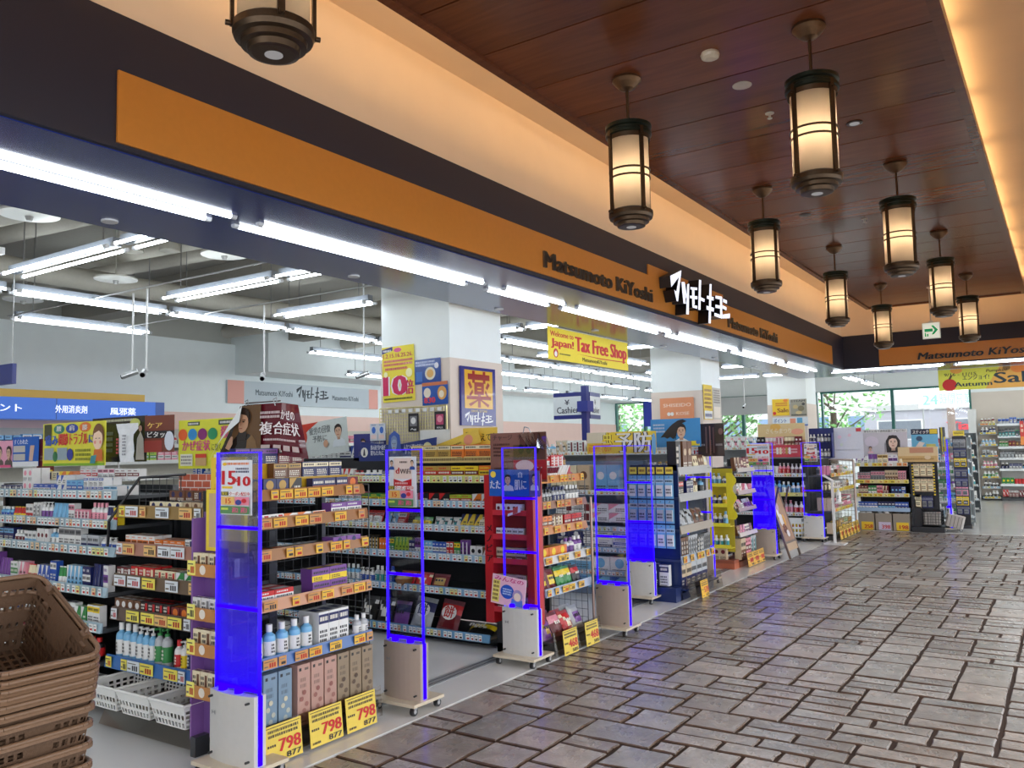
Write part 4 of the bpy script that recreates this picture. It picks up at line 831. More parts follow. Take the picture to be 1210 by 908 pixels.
t = thing('snack_basket', 'small brown wicker basket of wrapped snacks on the fifth tier behind the second gate', 'basket', f5.w(U5(-4.80), .0, .405)); m = MB(); m.lathe([(.06, 0), (.085, .07), (.08, .07), (.058, .01)], (150, 104, 62), 14); m.build('body', 'leather', t)
m = MB(); m.lathe([(.075, .06), (.06, .095), (.01, .11)], (206, 176, 130), 12); m.build('contents', 'foil', t)
# ---- red side stand and second end shelf (468 cards)
f6 = Fr(-3.76, 5.26)
t = thing('red_side_stand', 'red card side stand with white lettering down its left edge behind the third gate', 'stand', (*f6.w(0, 0, 0)[:2], 0))
RED = (186, 32, 40)
m = MB(); m.box(0, .44, .10, .115, .25, 1.36, (150, 36, 44)); m.build('back_board', 'card', t)
m = MB(); m.box(0, .075, -.02, .10, .25, 1.36, RED); m.build('side_board', 'card', t)
m = MB()
for k, ch in enumerate('メノピア'): m.text(ch, .018, None, .93-k*.075, .048, -.0215, (40, 20, 24), .05)
m.build('lettering', 'card', t)
m = MB(); m.box(.38, .44, -.02, .10, .25, 1.2, RED); m.build('side_board', 'card', t)
for k, z in enumerate((1.06, .88, .70, .50, .34)):
    m = MB(); m.box(.075, .38, -.015, .1, z-.005, z, RED); m.box(.075, .38, -.02, -.015, z-.005, z+.035, (206, 50, 60)); m.build('tray', 'card', t)
    fill(f6, .09, .37, z, ORD[k]+' tray, red stand', ['drops_box', 'candy_box'] if k < 2 else ['carton'], pal('white/red white/maroon' if k < 2 else 'beige/brown cream/brown'), (.045, .05) if k < 2 else (.085, .09), (.075, .08) if k < 2 else (.11, .12), (.03, .04), 1, 60+k, (6, 6), d0=.0)
card('leaning_note', 'small white and red flyer lying in the top tray of the red stand', 'flyer', f6, .22, -.03, 1.05, .12, .055, [('r', .4, .8, 0, 1, (210, 50, 50))], (236, 236, 236), rx=-.5, ry=-.3)
card('skin_poster', 'bright blue poster of a man in white beside large white writing above the red trays', 'poster', f6, .06, -.035, 1.20, .36, .2, face(.48, .62, .16, coat=(220, 224, 230), asp=.6)+[('e', .12, .82, .07, .12, (250, 220, 80)), ('t', 'たた', .04, .3, .3, .26, (236, 240, 250), .04), ('t', '肌に', .66, .95, .28, .3, (236, 240, 250), .04), ('e', .8, .8, .09, .16, (60, 110, 200)), ('t', '白', .76, .85, .72, .16, (240, 244, 250), .03)], (30, 96, 190))
card('man_cutout', 'narrow purple photo strip of a dark haired man right of the blue poster', 'poster', f6, .42, -.03, 1.20, .09, .19, face(.5, .68, .17, coat=(210, 210, 220), asp=1.6), (96, 84, 150))
card('comic_flyer', 'pink and yellow comic style flyer hanging below the red stand at the third gate', 'flyer', f6, .1, -.10, .42, .30, .215, [('r', .02, .98, .02, .98, (240, 190, 214)), ('r', .03, .24, .06, .82, (240, 226, 120)), ('s', .05, .22, .1, .8, (120, 90, 60), 5), ('t', 'みんなの', .08, .92, .82, .13, (206, 80, 140), .05), ('e', .47, .48, .2, .24, (40, 90, 200)), ('s', .34, .6, .36, .6, (200, 220, 250), 3), ('p', [(.6, .06), (.95, .06), (.93, .3), (.62, .3)], (90, 130, 210)), ('e', .78, .42, .15, .2, (170, 150, 200)), ('e', .78, .38, .1, .14, (244, 222, 206))], (244, 210, 224), ry=.12)
f7 = Fr(-3.35, 5.38, RX)
N7 = ', 468 card shelf'
t = unit('end_shelf', 'black wire end shelf with orange rails and two yellow 468 cards at its foot', 'end shelf', f7, .72,
     [(1.345, (206, 140, 80), 'orange', .02), (1.15, (146, 108, 90), 'orange'), (.957, (190, 128, 80), 'orange'), (.735, (190, 190, 190), 'orange', -.02), (.50, (150, 166, 190), 'orange', -.03)], .38, 1.36, .1, railh=.06, seed=7, back=False)
wire_panel(t, .03, .69, .1, 1.36, .39, 10, 20, (50, 52, 56), .002); wire_panel(t, .0, .38, .05, 1.3, .715, 7, 20, (70, 72, 78), .002, 'yz')
m = MB(); m.tube((.70, -.06, .1), (.70, -.06, 1.15), .011, (150, 130, 124), 8); m.build('front_post', 'metal', t)
m = MB(); m.box(0, .72, -.08, .38, .1, .115, (60, 60, 64)); m.build('base_deck', 'plastic', t)
m = MB(); m.add([(0, -.115, .02), (.74, -.115, .02), (.74, -.09, .19), (0, -.09, .19)], [(0, 1, 2, 3)], (150, 150, 150)); m.build('guard_sheet', 'smoked', t)
fill(f7, .02, .45, 1.31, 'slanting top bunch'+N7, ['balm_stick'], pal('white/red silver/maroon white/maroon'), (.024, .028), (.1, .12), (.02, .03), 2, 70, (4, 6), tilt=.5, d0=.03)
fill(f7, .25, .70, 1.40, 'red riser'+N7, ['perfume_bottle', 'candy_box'], pal('red/gold maroon/gold red/white'), (.05, .06), (.09, .11), (.04, .05), 2, 71, (3, 3), d0=.14)
m = MB(); m.box(.2, .71, .13, .32, 1.31, 1.4, RED); m.build('red_riser', 'card', t)
fill(f7, .03, .70, 1.115, 'second tier'+N7, ['perfume_bottle'], pal('silver/navy grey/white silver/black navy/silver'), (.045, .05), (.12, .14), (.04, .05), 2, 72, (3, 4), styles=[0, 1])
fill(f7, .03, .40, .92, 'third tier'+N7, ['carton'], pal('gold/brown brown/cream orange/brown'), (.05, .055), (.1, .12), (.05, .06), 1, 73, (3, 3))
fill(f7, .40, .70, .92, 'third tier right'+N7, ['carton'], pal('red/maroon maroon/orange'), (.05, .055), (.1, .12), (.05, .06), 1, 74, (5, 5))
fill(f7, .02, .42, .70, 'fourth tier'+N7, ['jelly_box'], pal('orange/yellow yellow/orange'), (.13, .14), (.09, .1), (.1, .11), 1, 75, (3, 3))
fill(f7, .43, .70, .70, 'fourth tier right'+N7, ['perfume_bottle'], pal('purple/white white/purple'), (.06, .065), (.13, .14), (.04, .05), 1, 76, (2, 2), styles=[1])
fill(f7, .03, .70, .465, 'fifth tier'+N7, ['snack_bag'], pal('brown/red red/gold black/red maroon/yellow green/yellow'), (.12, .14), (.15, .17), (.04, .05), 2, 77, (1, 2), tilt=-.3, styles=[0, 1, 2])
fill(f7, .02, .70, .116, 'base heap'+N7, ['snack_bag'], pal('purple/silver red/silver maroon/pink purple/gold red/cream silver/purple brown/red'), (.14, .17), (.17, .21), (.06, .07), 2, 78, (1, 1), tilt=-.45, d0=-.03, styles=[0, 1, 2])
for k, u in enumerate((.08, .42)): price_card(f7, u, .01, .21, .18, '468', '505', 'yellow 468 price card, %s on the second end shelf' % ('left one of two', 'right one of two')[k], 'yellow 468 cards', d=-.145, tilt=-.1)
# ---- mask shelf behind the fourth gate
f8 = Fr(-5.2, 7.95)
N8 = ', mask shelf'
unit('mask_shelf', 'pale shelf of mask boxes behind the fourth gate below the insect banner', 'shelf', f8, 1.38, [(1.10, (206, 216, 226)), (.72, (180, 200, 220)), (.50, (150, 180, 210)), (.26, (150, 180, 210))], .4, 1.4, .1, body=(120, 140, 170), railh=.05, seed=8)
fill(f8, .4, .95, 1.07, 'top tier'+N8, ['tall_carton'], pal('cream/pink beige/brown cream/brown'), (.15, .16), (.29, .3), (.08, .1), 1, 80, (2, 2), styles=[2])
fill(f8, .95, 1.37, 1.07, 'top tier right'+N8, ['tall_carton'], pal('sky/white sky/cream'), (.13, .14), (.29, .3), (.08, .1), 1, 81, (3, 3), styles=[2])
fill(f8, .45, 1.37, .76, 'second tier'+N8, ['mask_box'], pal('white/pink white/beige white/silver white/maroon'), (.2, .22), (.095, .1), (.1, .12), 1, 82, (2, 2), stack=2)
fill(f8, .45, 1.37, .465, 'third tier'+N8, ['mask_box'], pal('white/blue navy/white white/navy'), (.16, .18), (.095, .1), (.1, .12), 1, 83, (2, 2), stack=2)
fill(f8, .45, 1.37, .225, 'fourth tier'+N8, ['mask_box'], pal('sky/white blue/sky white/sky'), (.2, .22), (.17, .18), (.1, .12), 1, 84, (2, 2))
fill(f8, .45, 1.37, .07, 'lowest tier'+N8, ['mask_box'], pal('blue/white sky/blue'), (.2, .22), (.12, .13), (.1, .12), 1, 85, (2, 2))
# ---- blue end rack: hanging packs on the side, trays in front
f9 = Fr(-3.86, 7.97)
N9 = ', navy pegboard'
DB = (26, 44, 96)
t = thing('blue_pegboard', 'navy side rack of hanging light blue packs behind the fifth gate', 'rack', (*f9.w(0, 0, 0)[:2], 0))
m = MB(); m.box(0, .53, .05, .07, .05, 1.36, DB); m.build('back_board', 'plastic', t); m = MB(); m.box(0, .53, -.1, .07, 0, .14, DB); m.build('plinth', 'plastic', t)
m = MB()
for k in range(5): m.box(.03+k*.1, .11+k*.1, -.03, -.028, 1.27, 1.34, (240, 216, 80)); scribble(m, .04+k*.1, .1+k*.1, 1.285, 1.325, -.031, (120, 60, 40), 1, k)
m.build('price_cards', 'paper', t)
for r, z in enumerate((1.02, .77, .52)):
    for k in range(5):
        o = item('carded_pack', 'light blue hanging pack, %s row, %s from the left%s' % (('top', 'middle', 'bottom')[r], NTH[k], N9), 'pack', m_pack(.092, .235, .02, 'sky', ('white', 'silver', 'white')[r], r), f9, .06+k*.1, -.02, z, 'hanging light blue packs, %s row' % ('top', 'middle', 'bottom')[r])
    m = MB()
    for k in range(5): m.tube((.06+k*.1, .05, z+.22), (.06+k*.1, -.05, z+.22), .003, (190, 190, 196), 5)
    m.build('hook_row', 'metal', t)
fill(f9, .02, .5, .15, 'bottom tray'+N9, ['carton'], pal('navy/white white/navy'), (.1, .11), (.2, .22), (.06, .07), 1, 86, (2, 3), d0=-.06)
f10 = Fr(-3.32, 8.0, RX)
NA = ', hair care rack'
t = unit('end_rack', 'navy end rack with wide silver rails of hair care boxes beside the fifth gate', 'end shelf', f10, .92, [(1.335, (176, 178, 180), None, .0), (1.065, (160, 162, 164), None), (.74, (150, 140, 126), None), (.44, (150, 160, 176), 'orange')], .44, 1.36, .1, body=DB, railh=.08, seed=10, back=False)
wire_panel(t, .03, .89, .1, 1.36, .45, 12, 18, (40, 56, 110), .002)
m = MB(); m.add([(0, -.09, .02), (.94, -.09, .02), (.94, -.06, .22), (0, -.06, .22)], [(0, 1, 2, 3)], (150, 150, 150)); m.build('guard_sheet', 'smoked', t)
m = MB(); m.box(0, .92, -.05, .44, .1, .115, DB); m.build('base_deck', 'plastic', t)
for k, (c, u) in enumerate((('black', .02), ('brown', .2), ('brown', .33))):
    item('hair_dye_display', ('black', 'brown', 'brown')[k]+' upright hair dye display box on top of the hair care rack, %s' % ('leftmost', 'middle', 'rightmost')[k], 'display box', m_box(.12, .3, .1, c, ('grey', 'beige', 'beige')[k], 5 if k == 0 else 2), f10, u+.06, .02, 1.30)
fill(f10, .5, .9, 1.30, 'top tier'+NA, ['hair_dye_box'], pal('brown/beige cream/brown'), (.07, .08), (.14, .16), (.05, .06), 1, 90, (2, 2), tilt=-.2, styles=[2])
fill(f10, .03, .9, 1.03, 'second tier'+NA, ['hair_dye_box', 'spray_can'], pal('black/sky brown/cream navy/silver sky/black black/red'), (.07, .09), (.15, .19), (.05, .06), 1, 91, (1, 2), drop=.15)
fill(f10, .05, .85, .70, 'third tier'+NA, ['refill_pouch'], pal('black/silver silver/black brown/black'), (.14, .16), (.19, .21), (.05, .06), 1, 92, (1, 2), tilt=-.35, lean=.12, styles=[0, 1, 2])
fill(f10, .02, .9, .40, 'fourth tier'+NA, ['hair_dye_box'], pal('grey/black silver/black brown/black charcoal/silver'), (.055, .06), (.2, .22), (.06, .07), 1, 93, (3, 4), styles=[5])
fill(f10, .02, .9, .116, 'base deck'+NA, ['carton'], pal('navy/beige beige/navy silver/navy'), (.14, .15), (.21, .23), (.12, .14), 1, 94, (2, 3), styles=[0, 3])
price_card(f10, .24, .0, .2, .17, '578', '635', 'orange price card leaning at the foot of the hair care rack', None, d=-.12, bg=(240, 190, 60))
# ---- yellow cardboard rack and cosmetics end
f11 = Fr(-3.86, 10.3)
YE = (226, 208, 40)
t = thing('yellow_card_rack', 'yellow cardboard rack with white bottles and wavy yellow side board', 'rack', (*f11.w(0, 0, 0)[:2], 0))
m = MB(); m.box(0, .27, .12, .13, .2, 1.25, (186, 168, 40)); m.build('back_board', 'card', t)
m = MB(); m.box(-.01, .30, -.02, .16, 0, .07, (176, 96, 66)); m.box(-.01, .30, -.025, .15, .07, .11, (150, 78, 56)); m.build('plinth', 'card', t)
m = MB(); m.box(.0, .01, -.02, .12, .1, 1.2, YE); m.build('side_board', 'card', t)
for k, z in enumerate((1.07, .815, .57, .30)):
    m = MB(); m.box(0, .27, -.02, .12, z-.045, z-.038, YE); m.box(0, .27, -.025, -.02, z-.045, z, YE, front=(236, 222, 60)); m.build('tray', 'card', t)
    fill(f11, .02, .26, z-.037, ORD[k]+' tray, yellow rack', ['lotion_bottle', 'pump_bottle'], pal('white/teal white/sky white/yellow white/navy'), (.06, .065), (.12, .18), (.05, .06), 1, 100+k, (2, 2))
fill(f11, .01, .27, .11, 'bottom row, yellow rack', ['carton'], pal('beige/maroon pink/brown'), (.085, .09), (.15, .155), (.06, .07), 1, 105, (3, 3))
wav = [(0, .62)]+[(.10+.028*math.sin(k*1.05), .62+k*.036) for k in range(17)]+[(.0, 1.2)]
m = MB(); m.prism(wav, -.03, -.02, YE); m.build('wavy_board', 'card', t, (.24, 0, 0))
f12 = Fr(-3.55, 10.48, RX)
NB = ', cosmetics end shelf'
t = unit('end_shelf', 'cosmetics end shelf beside the yellow rack with three orange cards at its foot', 'end shelf', f12, .70, [(1.25, (196, 190, 184), None), (.965, (200, 180, 170), None), (.75, (170, 150, 150), None), (.43, (206, 196, 186), None)], .3, 1.26, .1, body=(70, 72, 90), railh=.05, seed=12, plinth=(150, 84, 60))
fill(f12, .02, .68, 1.215, 'top tier'+NB, ['cosmetic_box'], pal('brown/beige black/beige maroon/cream'), (.1, .12), (.16, .18), (.05, .06), 1, 110, (1, 2), tilt=-.1)
fill(f12, .02, .68, .93, 'second tier'+NB, ['cosmetic_box', 'balm_stick'], PPINK, (.05, .07), (.1, .13), (.04, .05), 1, 111, (1, 2), drop=.2)
fill(f12, .02, .68, .715, 'third tier'+NB, ['refill_pouch', 'carded_pack'], pal('silver/purple pink/white beige/maroon white/pink'), (.08, .1), (.12, .15), (.03, .04), 1, 112, (1, 2), tilt=-.4, styles=[0, 1, 2])
fill(f12, .02, .68, .395, 'fourth tier'+NB, ['cosmetic_box'], PBEI, (.08, .1), (.1, .13), (.05, .06), 1, 113, (1, 2), tilt=-.2)
fill(f12, .0, .68, .1, 'bottom row'+NB, ['tall_carton'], pal('beige/brown pink/maroon silver/teal sky/white'), (.09, .1), (.24, .26), (.08, .09), 1, 114, (2, 2), d0=-.02)
for k in range(3): price_card(f12, .02+k*.23, .01, .22, .17, '880', '968', 'orange price card %s of three at the foot of the cosmetics end shelf' % ('first', 'second', 'third')[k], 'orange cards of the cosmetics end', d=-.10, bg=(226, 176, 70))
# ---- shampoo shelf behind the seventh gate
f13 = Fr(-5.0, 13.9)
NC = ', shampoo shelf'
unit('shampoo_shelf', 'black shampoo shelf with white rails behind the seventh gate', 'shelf', f13, 1.42, [(1.07, (200, 216, 224)), (.757, (214, 212, 130), 'yellow'), (.44, (196, 208, 214))], .4, 1.3, .1, railh=.06, seed=13)
fill(f13, .45, .98, 1.035, 'top tier'+NC, ['cream_tube'], pal('white/black white/pink white/purple white/silver'), (.06, .065), (.15, .16), (.05, .06), 1, 120, (2, 3))
fill(f13, .98, 1.4, 1.035, 'top tier right'+NC, ['pump_bottle'], pal('white/maroon pink/red white/pink'), (.06, .065), (.18, .2), (.05, .06), 1, 121, (3, 3), styles=[4, 5])
fill(f13, .5, 1.4, .72, 'second tier'+NC, ['lotion_bottle', 'pump_bottle'], pal('white/sky sky/white white/red white/navy sky/blue'), (.065, .075), (.19, .23), (.05, .06), 1, 122, (2, 3))
fill(f13, .7, 1.4, .40, 'third tier'+NC, ['pump_bottle'], pal('pink/red silver/pink white/red pink/maroon'), (.075, .08), (.2, .23), (.05, .06), 1, 123, (2, 2), styles=[4, 5])
fill(f13, .6, 1.4, .07, 'lowest tier'+NC, ['carton'], pal('white/red white/blue yellow/red'), (.1, .12), (.16, .22), (.05, .06), 1, 124, (1, 2))
t = thing('white_side_basket', 'white plastic crate with oblong slots on the floor behind the folding sign', 'basket', f13.w(1.2, -.14, .04)); m = MB()
lattice(m, lambda u, v: (-.16+.32*u, 0, .32*v), 6, 4, .4, (226, 230, 232), lambda i, j: j == 3); lattice(m, lambda u, v: (.16, .2*u, .32*v), 4, 4, .4, (226, 230, 232)); lattice(m, lambda u, v: (-.16, .2-.2*u, .32*v), 4, 4, .4, (226, 230, 232)); m.box(-.16, .16, 0, .2, 0, .01, (220, 224, 226)); m.build('body', 'plastic', t)
# topper display of that shelf
t = thing('makeup_counter_display', 'pink and orange cosmetics counter display on top of the shampoo shelf', 'display', f13.w(.6, .05, 1.33))
m = MB(); m.box(0, .78, .2, .22, .28, .56, (232, 206, 150)); m.box(0, .78, .0, .2, 0, .02, (210, 70, 84)); m.box(0, .78, -.005, 0, 0, .2, (206, 66, 80)); m.box(0, .78, .2, .21, .02, .28, (196, 150, 110)); m.build('board', 'card', t)
m = MB(); m.ell(.3, .5, .09, .06, .199, (236, 186, 90)); m.text('さくらまつり', .14, .56, .40, .07, .199, (250, 236, 210), .03); m.ell(.66, .42, .1, .05, .199, (240, 170, 140)); scribble(m, .1, .7, .06, .15, -.006, (240, 200, 200), 2, 3)
for k in range(5): m.rect(.36+k*.05, .395+k*.05, .05, .16, -.0065, ('white', 'cream', (220, 120, 120), 'gold', 'white')[k])
m.build('print', 'card', t)
fd = Fr(-5.0+.6, 13.95)
fill(fd, .02, .76, 1.53, 'pink counter display', ['cosmetic_box', 'cream_tube'], pal('cream/pink beige/brown black/silver pink/white brown/cream maroon/white'), (.055, .06), (.13, .15), (.03, .04), 1, 125, (2, 3), d0=.08)
m = MB(); m.box(0, .78, .07, .2, .16, .2, (206, 66, 80)); m.build('step', 'card', t)
# ---- wire sided end shelf
f14 = Fr(-3.2, 13.95, RX)
ND = ', wire sided shelf'
t = unit('end_shelf', 'wire sided end shelf with yellow card rails behind the white sanitizer stand', 'end shelf', f14, 1.6, [(1.065, (206, 186, 120), 'yellow'), (.815, (206, 186, 120), 'yellow'), (.50, (176, 170, 160), 'yellow')], .38, 1.28, .1, body=(60, 58, 58), railh=.06, seed=14)
wire_panel(t, .03, 1.57, .1, 1.28, .39, 20, 18, (92, 84, 80), .003); wire_panel(t, -.02, .38, .1, 1.28, 1.57, 7, 18, (110, 92, 82), .003, 'yz')
m = MB(); m.tube((1.585, -.03, .0), (1.585, -.03, 1.24), .02, (196, 176, 166), 8); m.tube((1.585, -.03, 1.24), (1.585, .38, 1.26), .02, (196, 176, 166), 8); m.build('end_post', 'plastic', t)
fill(f14, .03, 1.5, 1.03, 'top tier'+ND, ['cosmetic_box', 'pump_bottle', 'carded_pack'], pal('beige/white green/white white/grey pink/beige white/brown'), (.08, .1), (.12, .16), (.04, .05), 3, 130, (1, 3), drop=.1)
fill(f14, .03, 1.5, .78, 'second tier'+ND, ['refill_pouch', 'carton'], PBEI, (.1, .12), (.13, .16), (.04, .05), 3, 131, (2, 3), drop=.1, styles=[0, 1, 2])
fill(f14, .03, 1.5, .465, 'third tier'+ND, ['tall_carton'], pal('beige/brown pink/brown cream/brown white/pink brown/cream'), (.07, .09), (.17, .22), (.06, .07), 3, 132, (3, 4))
fill(f14, .03, 1.5, .1, 'base'+ND, ['carton'], pal('grey/green beige/green yellow/brown gold/brown'), (.12, .15), (.14, .2), (.08, .09), 1, 133, (1, 2))
for k in range(6): price_card(f14, .1+k*.25, .01, .2, .2, '%d' % (248+k*50), '%d' % (272+k*55), 'gold price card, %s along the foot of the wire sided end shelf' % NTH[k], 'gold cards along the wire sided shelf', d=-.09, bg=(226, 186, 80))
# ---- low black cosmetics shelf across the end
f15 = Fr(-3.22, 15.87)
NE = ', black cosmetics shelf'
unit('cosmetics_shelf', 'low black cosmetics shelf with yellow and silver rails across the end of the paving', 'shelf', f15, .87, [(1.185, (206, 206, 200), 'yellow'), (.888, (220, 206, 150), 'yellow'), (.65, (206, 206, 200), 'yellow'), (.40, (150, 176, 206), None)], .4, 1.19, .03, body=(36, 36, 40), railh=.065, seed=15)
fill(f15, .02, .85, 1.15, 'top'+NE, ['cosmetic_box', 'cream_tube', 'carton'], pal('silver/purple white/purple beige/brown cream/gold grey/purple'), (.07, .1), (.14, .2), (.04, .05), 1, 140, (2, 3))
fill(f15, .04, .84, .85, 'second tier'+NE, ['cosmetic_box'], pal('pink/grey grey/pink beige/brown cream/beige white/beige'), (.038, .042), (.13, .2), (.04, .05), 1, 141, (4, 5))
fill(f15, .04, .58, .61, 'third tier'+NE, ['cosmetic_box'], pal('beige/brown cream/brown maroon/cream green/white pink/red'), (.04, .05), (.15, .18), (.04, .05), 1, 142, (2, 3))
fill(f15, .58, .84, .61, 'third tier right'+NE, ['cosmetic_box'], pal('blue/white navy/sky'), (.05, .055), (.15, .16), (.04, .05), 1, 143, (3, 3))
fill(f15, .03, .85, .365, 'fourth tier'+NE, ['cosmetic_box'], pal('blue/white navy/sky blue/navy'), (.048, .052), (.13, .14), (.04, .05), 1, 144, (5, 6), styles=[3])
for k in range(3):
    t = thing('card_bin', 'grey cardboard bin with a %s price card, %s of three under the black cosmetics shelf' % (('yellow', 'white', 'yellow')[k], ('left', 'middle', 'right')[k]), 'bin', f15.w(.02+k*.285, -.02, 0))
    m = MB(); m.box(0, .265, 0, .008, 0, .3, (150, 140, 128)); m.box(0, .265, .3, .308, 0, .32, (140, 130, 120)); m.box(0, .008, .008, .3, 0, .3, (140, 130, 120)); m.box(.257, .265, .008, .3, 0, .3, (140, 130, 120)); m.box(0, .265, 0, .3, 0, .01, (140, 130, 120)); m.build('body', 'card', t)
    m = MB(); m.rect(.05, .245, .01, .15, -.004, ((240, 200, 50), (206, 196, 220), (240, 200, 50))[k]); m.text(('258', '398', '198')[k], .1, .235, .035, .07, -.006, (190, 40, 40), .05); m.build('price_card', 'paper', t)
    fb = Fr(-3.22+.02+k*.285, 15.86); fill(fb, .015, .25, .22, '%s card bin' % ('left', 'middle', 'right')[k], ['refill_pouch'], pal('white/grey black/white silver/black'), (.1, .11), (.12, .13), (.05, .06), 1, 145+k, (1, 2), d0=.02, styles=[0, 1, 2])
# ---- black hanging rack
f16 = Fr(-2.33, 15.9)
t = thing('hanging_rack', 'black rack with rows of hanging beige packs and yellow striped edges', 'rack', (*f16.w(0, 0, 0)[:2], 0))
m = MB(); m.box(0, .40, .3, .33, .05, 1.22, (34, 34, 38)); m.build('back_board', 'plastic', t); m = MB(); m.box(0, .5, -.1, .33, 0, .09, (36, 36, 40)); m.box(0, .03, 0, .3, .09, 1.22, (34, 34, 38)); m.box(.03, .14, .05, .3, .09, .62, (44, 44, 48)); m.build('frame', 'plastic', t)
for u in (.03, .36):
    m = MB()
    for k in range(22): m.box(u, u+.025, .02, .03, .62+k*.025, .645+k*.025, ('yellow', 'black')[k % 2])
    m.build('striped_edge', 'card', t)
for r, (z, n) in enumerate(((.94, 3), (.68, 3), (.40, 1))):
    for k in range(n): item('carded_pack', 'beige hanging pack, %s row, %s from the left, black rack' % (('top', 'middle', 'bottom')[r], NTH[k]), 'pack', m_pack(.1, .22, .02, 'beige', 'cream', 1), f16, .10+k*.105, .05, z, 'beige packs, %s row' % ('top', 'middle', 'bottom')[r])
    m = MB()
    for k in range(3): m.tube((.10+k*.105, .3, z+.205), (.10+k*.105, .02, z+.205), .003, (60, 60, 64), 5)
    m.build('hook_row', 'metal', t)
fill(f16, .15, .40, .40, 'lower hooks, black rack', ['carded_pack'], pal('navy/grey black/silver'), (.08, .09), (.2, .22), (.02, .02), 1, 150, (2, 3), d0=.1)
t = thing('wire_basket', 'black wire basket of striped cloths hung low on the black rack', 'basket', f16.w(.16, -.06, .12)); wire_panel(t, 0, .3, 0, .24, 0, 7, 5, (40, 40, 44), .003); wire_panel(t, 0, .3, 0, .24, .28, 7, 5, (40, 40, 44), .003); wire_panel(t, 0, .28, 0, .24, .3, 6, 5, (40, 40, 44), .003, 'yz'); wire_panel(t, 0, .28, 0, .24, 0, 6, 5, (40, 40, 44), .003, 'yz')
for k in range(2):
    t = thing('folded_cloth', 'striped grey cloth bundle in the wire basket' if k == 0 else 'pale ribbed cloth bundle bulging beside the wire basket', 'cloth', f16.w(.17+k*.32, -.03, .125)); t.rotation_euler = (0, .25*k, 0); m = MB(); m.rbox(0, .27, 0, .24, 0, .2, (176, 170, 164), .04)
    m.build('bundle', 'paper', t); m = MB()
    for j in range(5): m.box(.02+j*.055, .03+j*.055, -.002, 0, .01, .19, (110, 106, 104))
    m.build('stripe', 'paper', t)
# ---- navy battery rack behind the end gate and goods around it
f17 = Fr(-1.74, 16.75)
t = thing('navy_pack_rack', 'tall slim rack of navy and yellow packs behind the end gate', 'rack', (*f17.w(0, 0, 0)[:2], 0))
m = MB(); m.box(0, .22, .06, .1, .06, 1.62, (30, 30, 36)); m.build('back_board', 'plastic', t); m = MB(); m.box(-.02, .24, -.05, .2, .0, .06, (40, 40, 44)); m.build('base', 'plastic', t)
card('rack_header', 'small yellow header card on top of the navy pack rack', 'sign', f17, .02, .04, 1.63, .18, .09, [('s', .1, .9, .3, .8, (90, 70, 20), 2)], (236, 206, 50))
fh = Fr(-1.74, 16.74)
for r, z in enumerate((1.42, 1.25, 1.08, .9, .73, .57, .4, .24)):
    c = ('grey', 'navy', 'yellow', 'navy', 'navy', 'pink', 'yellow', 'navy')[r]
    for k in range(2): item('carded_pack', '%s pack, %s row from the top of the slim rack, %s one' % (c, NTH[r], ('left', 'right')[k]), 'pack', m_pack(.095, .15, .015, c, 'black' if c == 'yellow' else 'grey', r), fh, .06+k*.1, .05, z, 'packs of row %d on the slim rack' % (r+1))
f18 = Fr(-2.06, 17.2)
NF = ', back aisle shelf'
unit('back_aisle_shelf', 'shelf of colourful small goods glimpsed between black rack and end gate', 'shelf', f18, .55, [(1.45,), (1.2,), (.95,), (.7,), (.45,), (.2,)], .35, 1.6, .08, body=(170, 178, 180), rail=(200, 210, 214), railh=.045, seed=18)
for k, z in enumerate((1.415, 1.165, .915, .665, .415, .165)): fill(f18, .01, .53, z, ORD[k]+' tier'+NF, ['carded_pack', 'lotion_bottle', 'cosmetic_box'], pal('pink/white white/pink sky/white green/white white/green purple/white white/sky red/white'), (.06, .09), (.14, .19), (.03, .04), 1, 160+k, (1, 2))
f19 = Fr(-2.1, 20.5)
unit('pale_goods_shelf', 'narrow shelf of pale boxes beside the white door post', 'shelf', f19, .42, [(1.5,), (1.2,), (.9,), (.6,), (.3,)], .3, 1.7, .08, body=(90, 96, 100), rail=(190, 200, 206), railh=.04, seed=19)
for k, z in enumerate((1.465, 1.165, .865, .565, .265)): fill(f19, .01, .41, z, ORD[k]+' tier, pale goods shelf', ['carton', 'lotion_bottle'], pal('white/teal white/sky teal/white white/grey black/white'), (.07, .1), (.15, .22), (.04, .05), 1, 170+k, (1, 3))
# ---- shelves on the far wall
f20 = Fr(-1.92, 24.62)
NG = ', far bracket shelves'
m_un = unit('wall_bracket_shelf', 'row of short pale blue bracket shelves at the left of the far wall', 'shelf', f20, .4, [(1.97,), (1.74,), (1.44,), (1.157,), (.875,), (.616,), (.357,), (.10,)], .32, 2.0, .0, body=WALLB, rail=(150, 176, 196), railh=.05, tags='yellow', seed=20, back=False, sides=False)
PW = [pal('maroon/cream black/gold'), pal('white/navy navy/white'), pal('sky/white sky/blue'), pal('white/black silver/black'), pal('white/pink pink/white'), pal('green/white white/green'), pal('white/navy white/charcoal'), pal('white/black sky/white')]
for k, z in enumerate((1.97, 1.74, 1.44, 1.157, .875, .616, .357, .10)): fill(f20, .04, .4, z-.037, ORD[min(k, 8)]+' bracket'+NG, ['lotion_bottle', 'spray_can'] if k not in (3,) else ['refill_pouch'], PW[k], (.07, .085), (.13, .19), (.05, .06), 1, 180+k, (2, 3), styles=[0, 1, 2])
f21 = Fr(-1.51, 24.6)
NH = ', far wall shelf'
unit('far_wall_shelf', 'tall white shelf of small goods against the far wall at the right edge', 'shelf', f21, 1.3, [(1.95,), (1.646,), (1.367,), (1.088,), (.809,), (.423,)], .35, 2.0, .1, body=(200, 200, 196), rail=(226, 230, 232), railh=.06, tags=None, seed=21, plinth=(60, 62, 66))
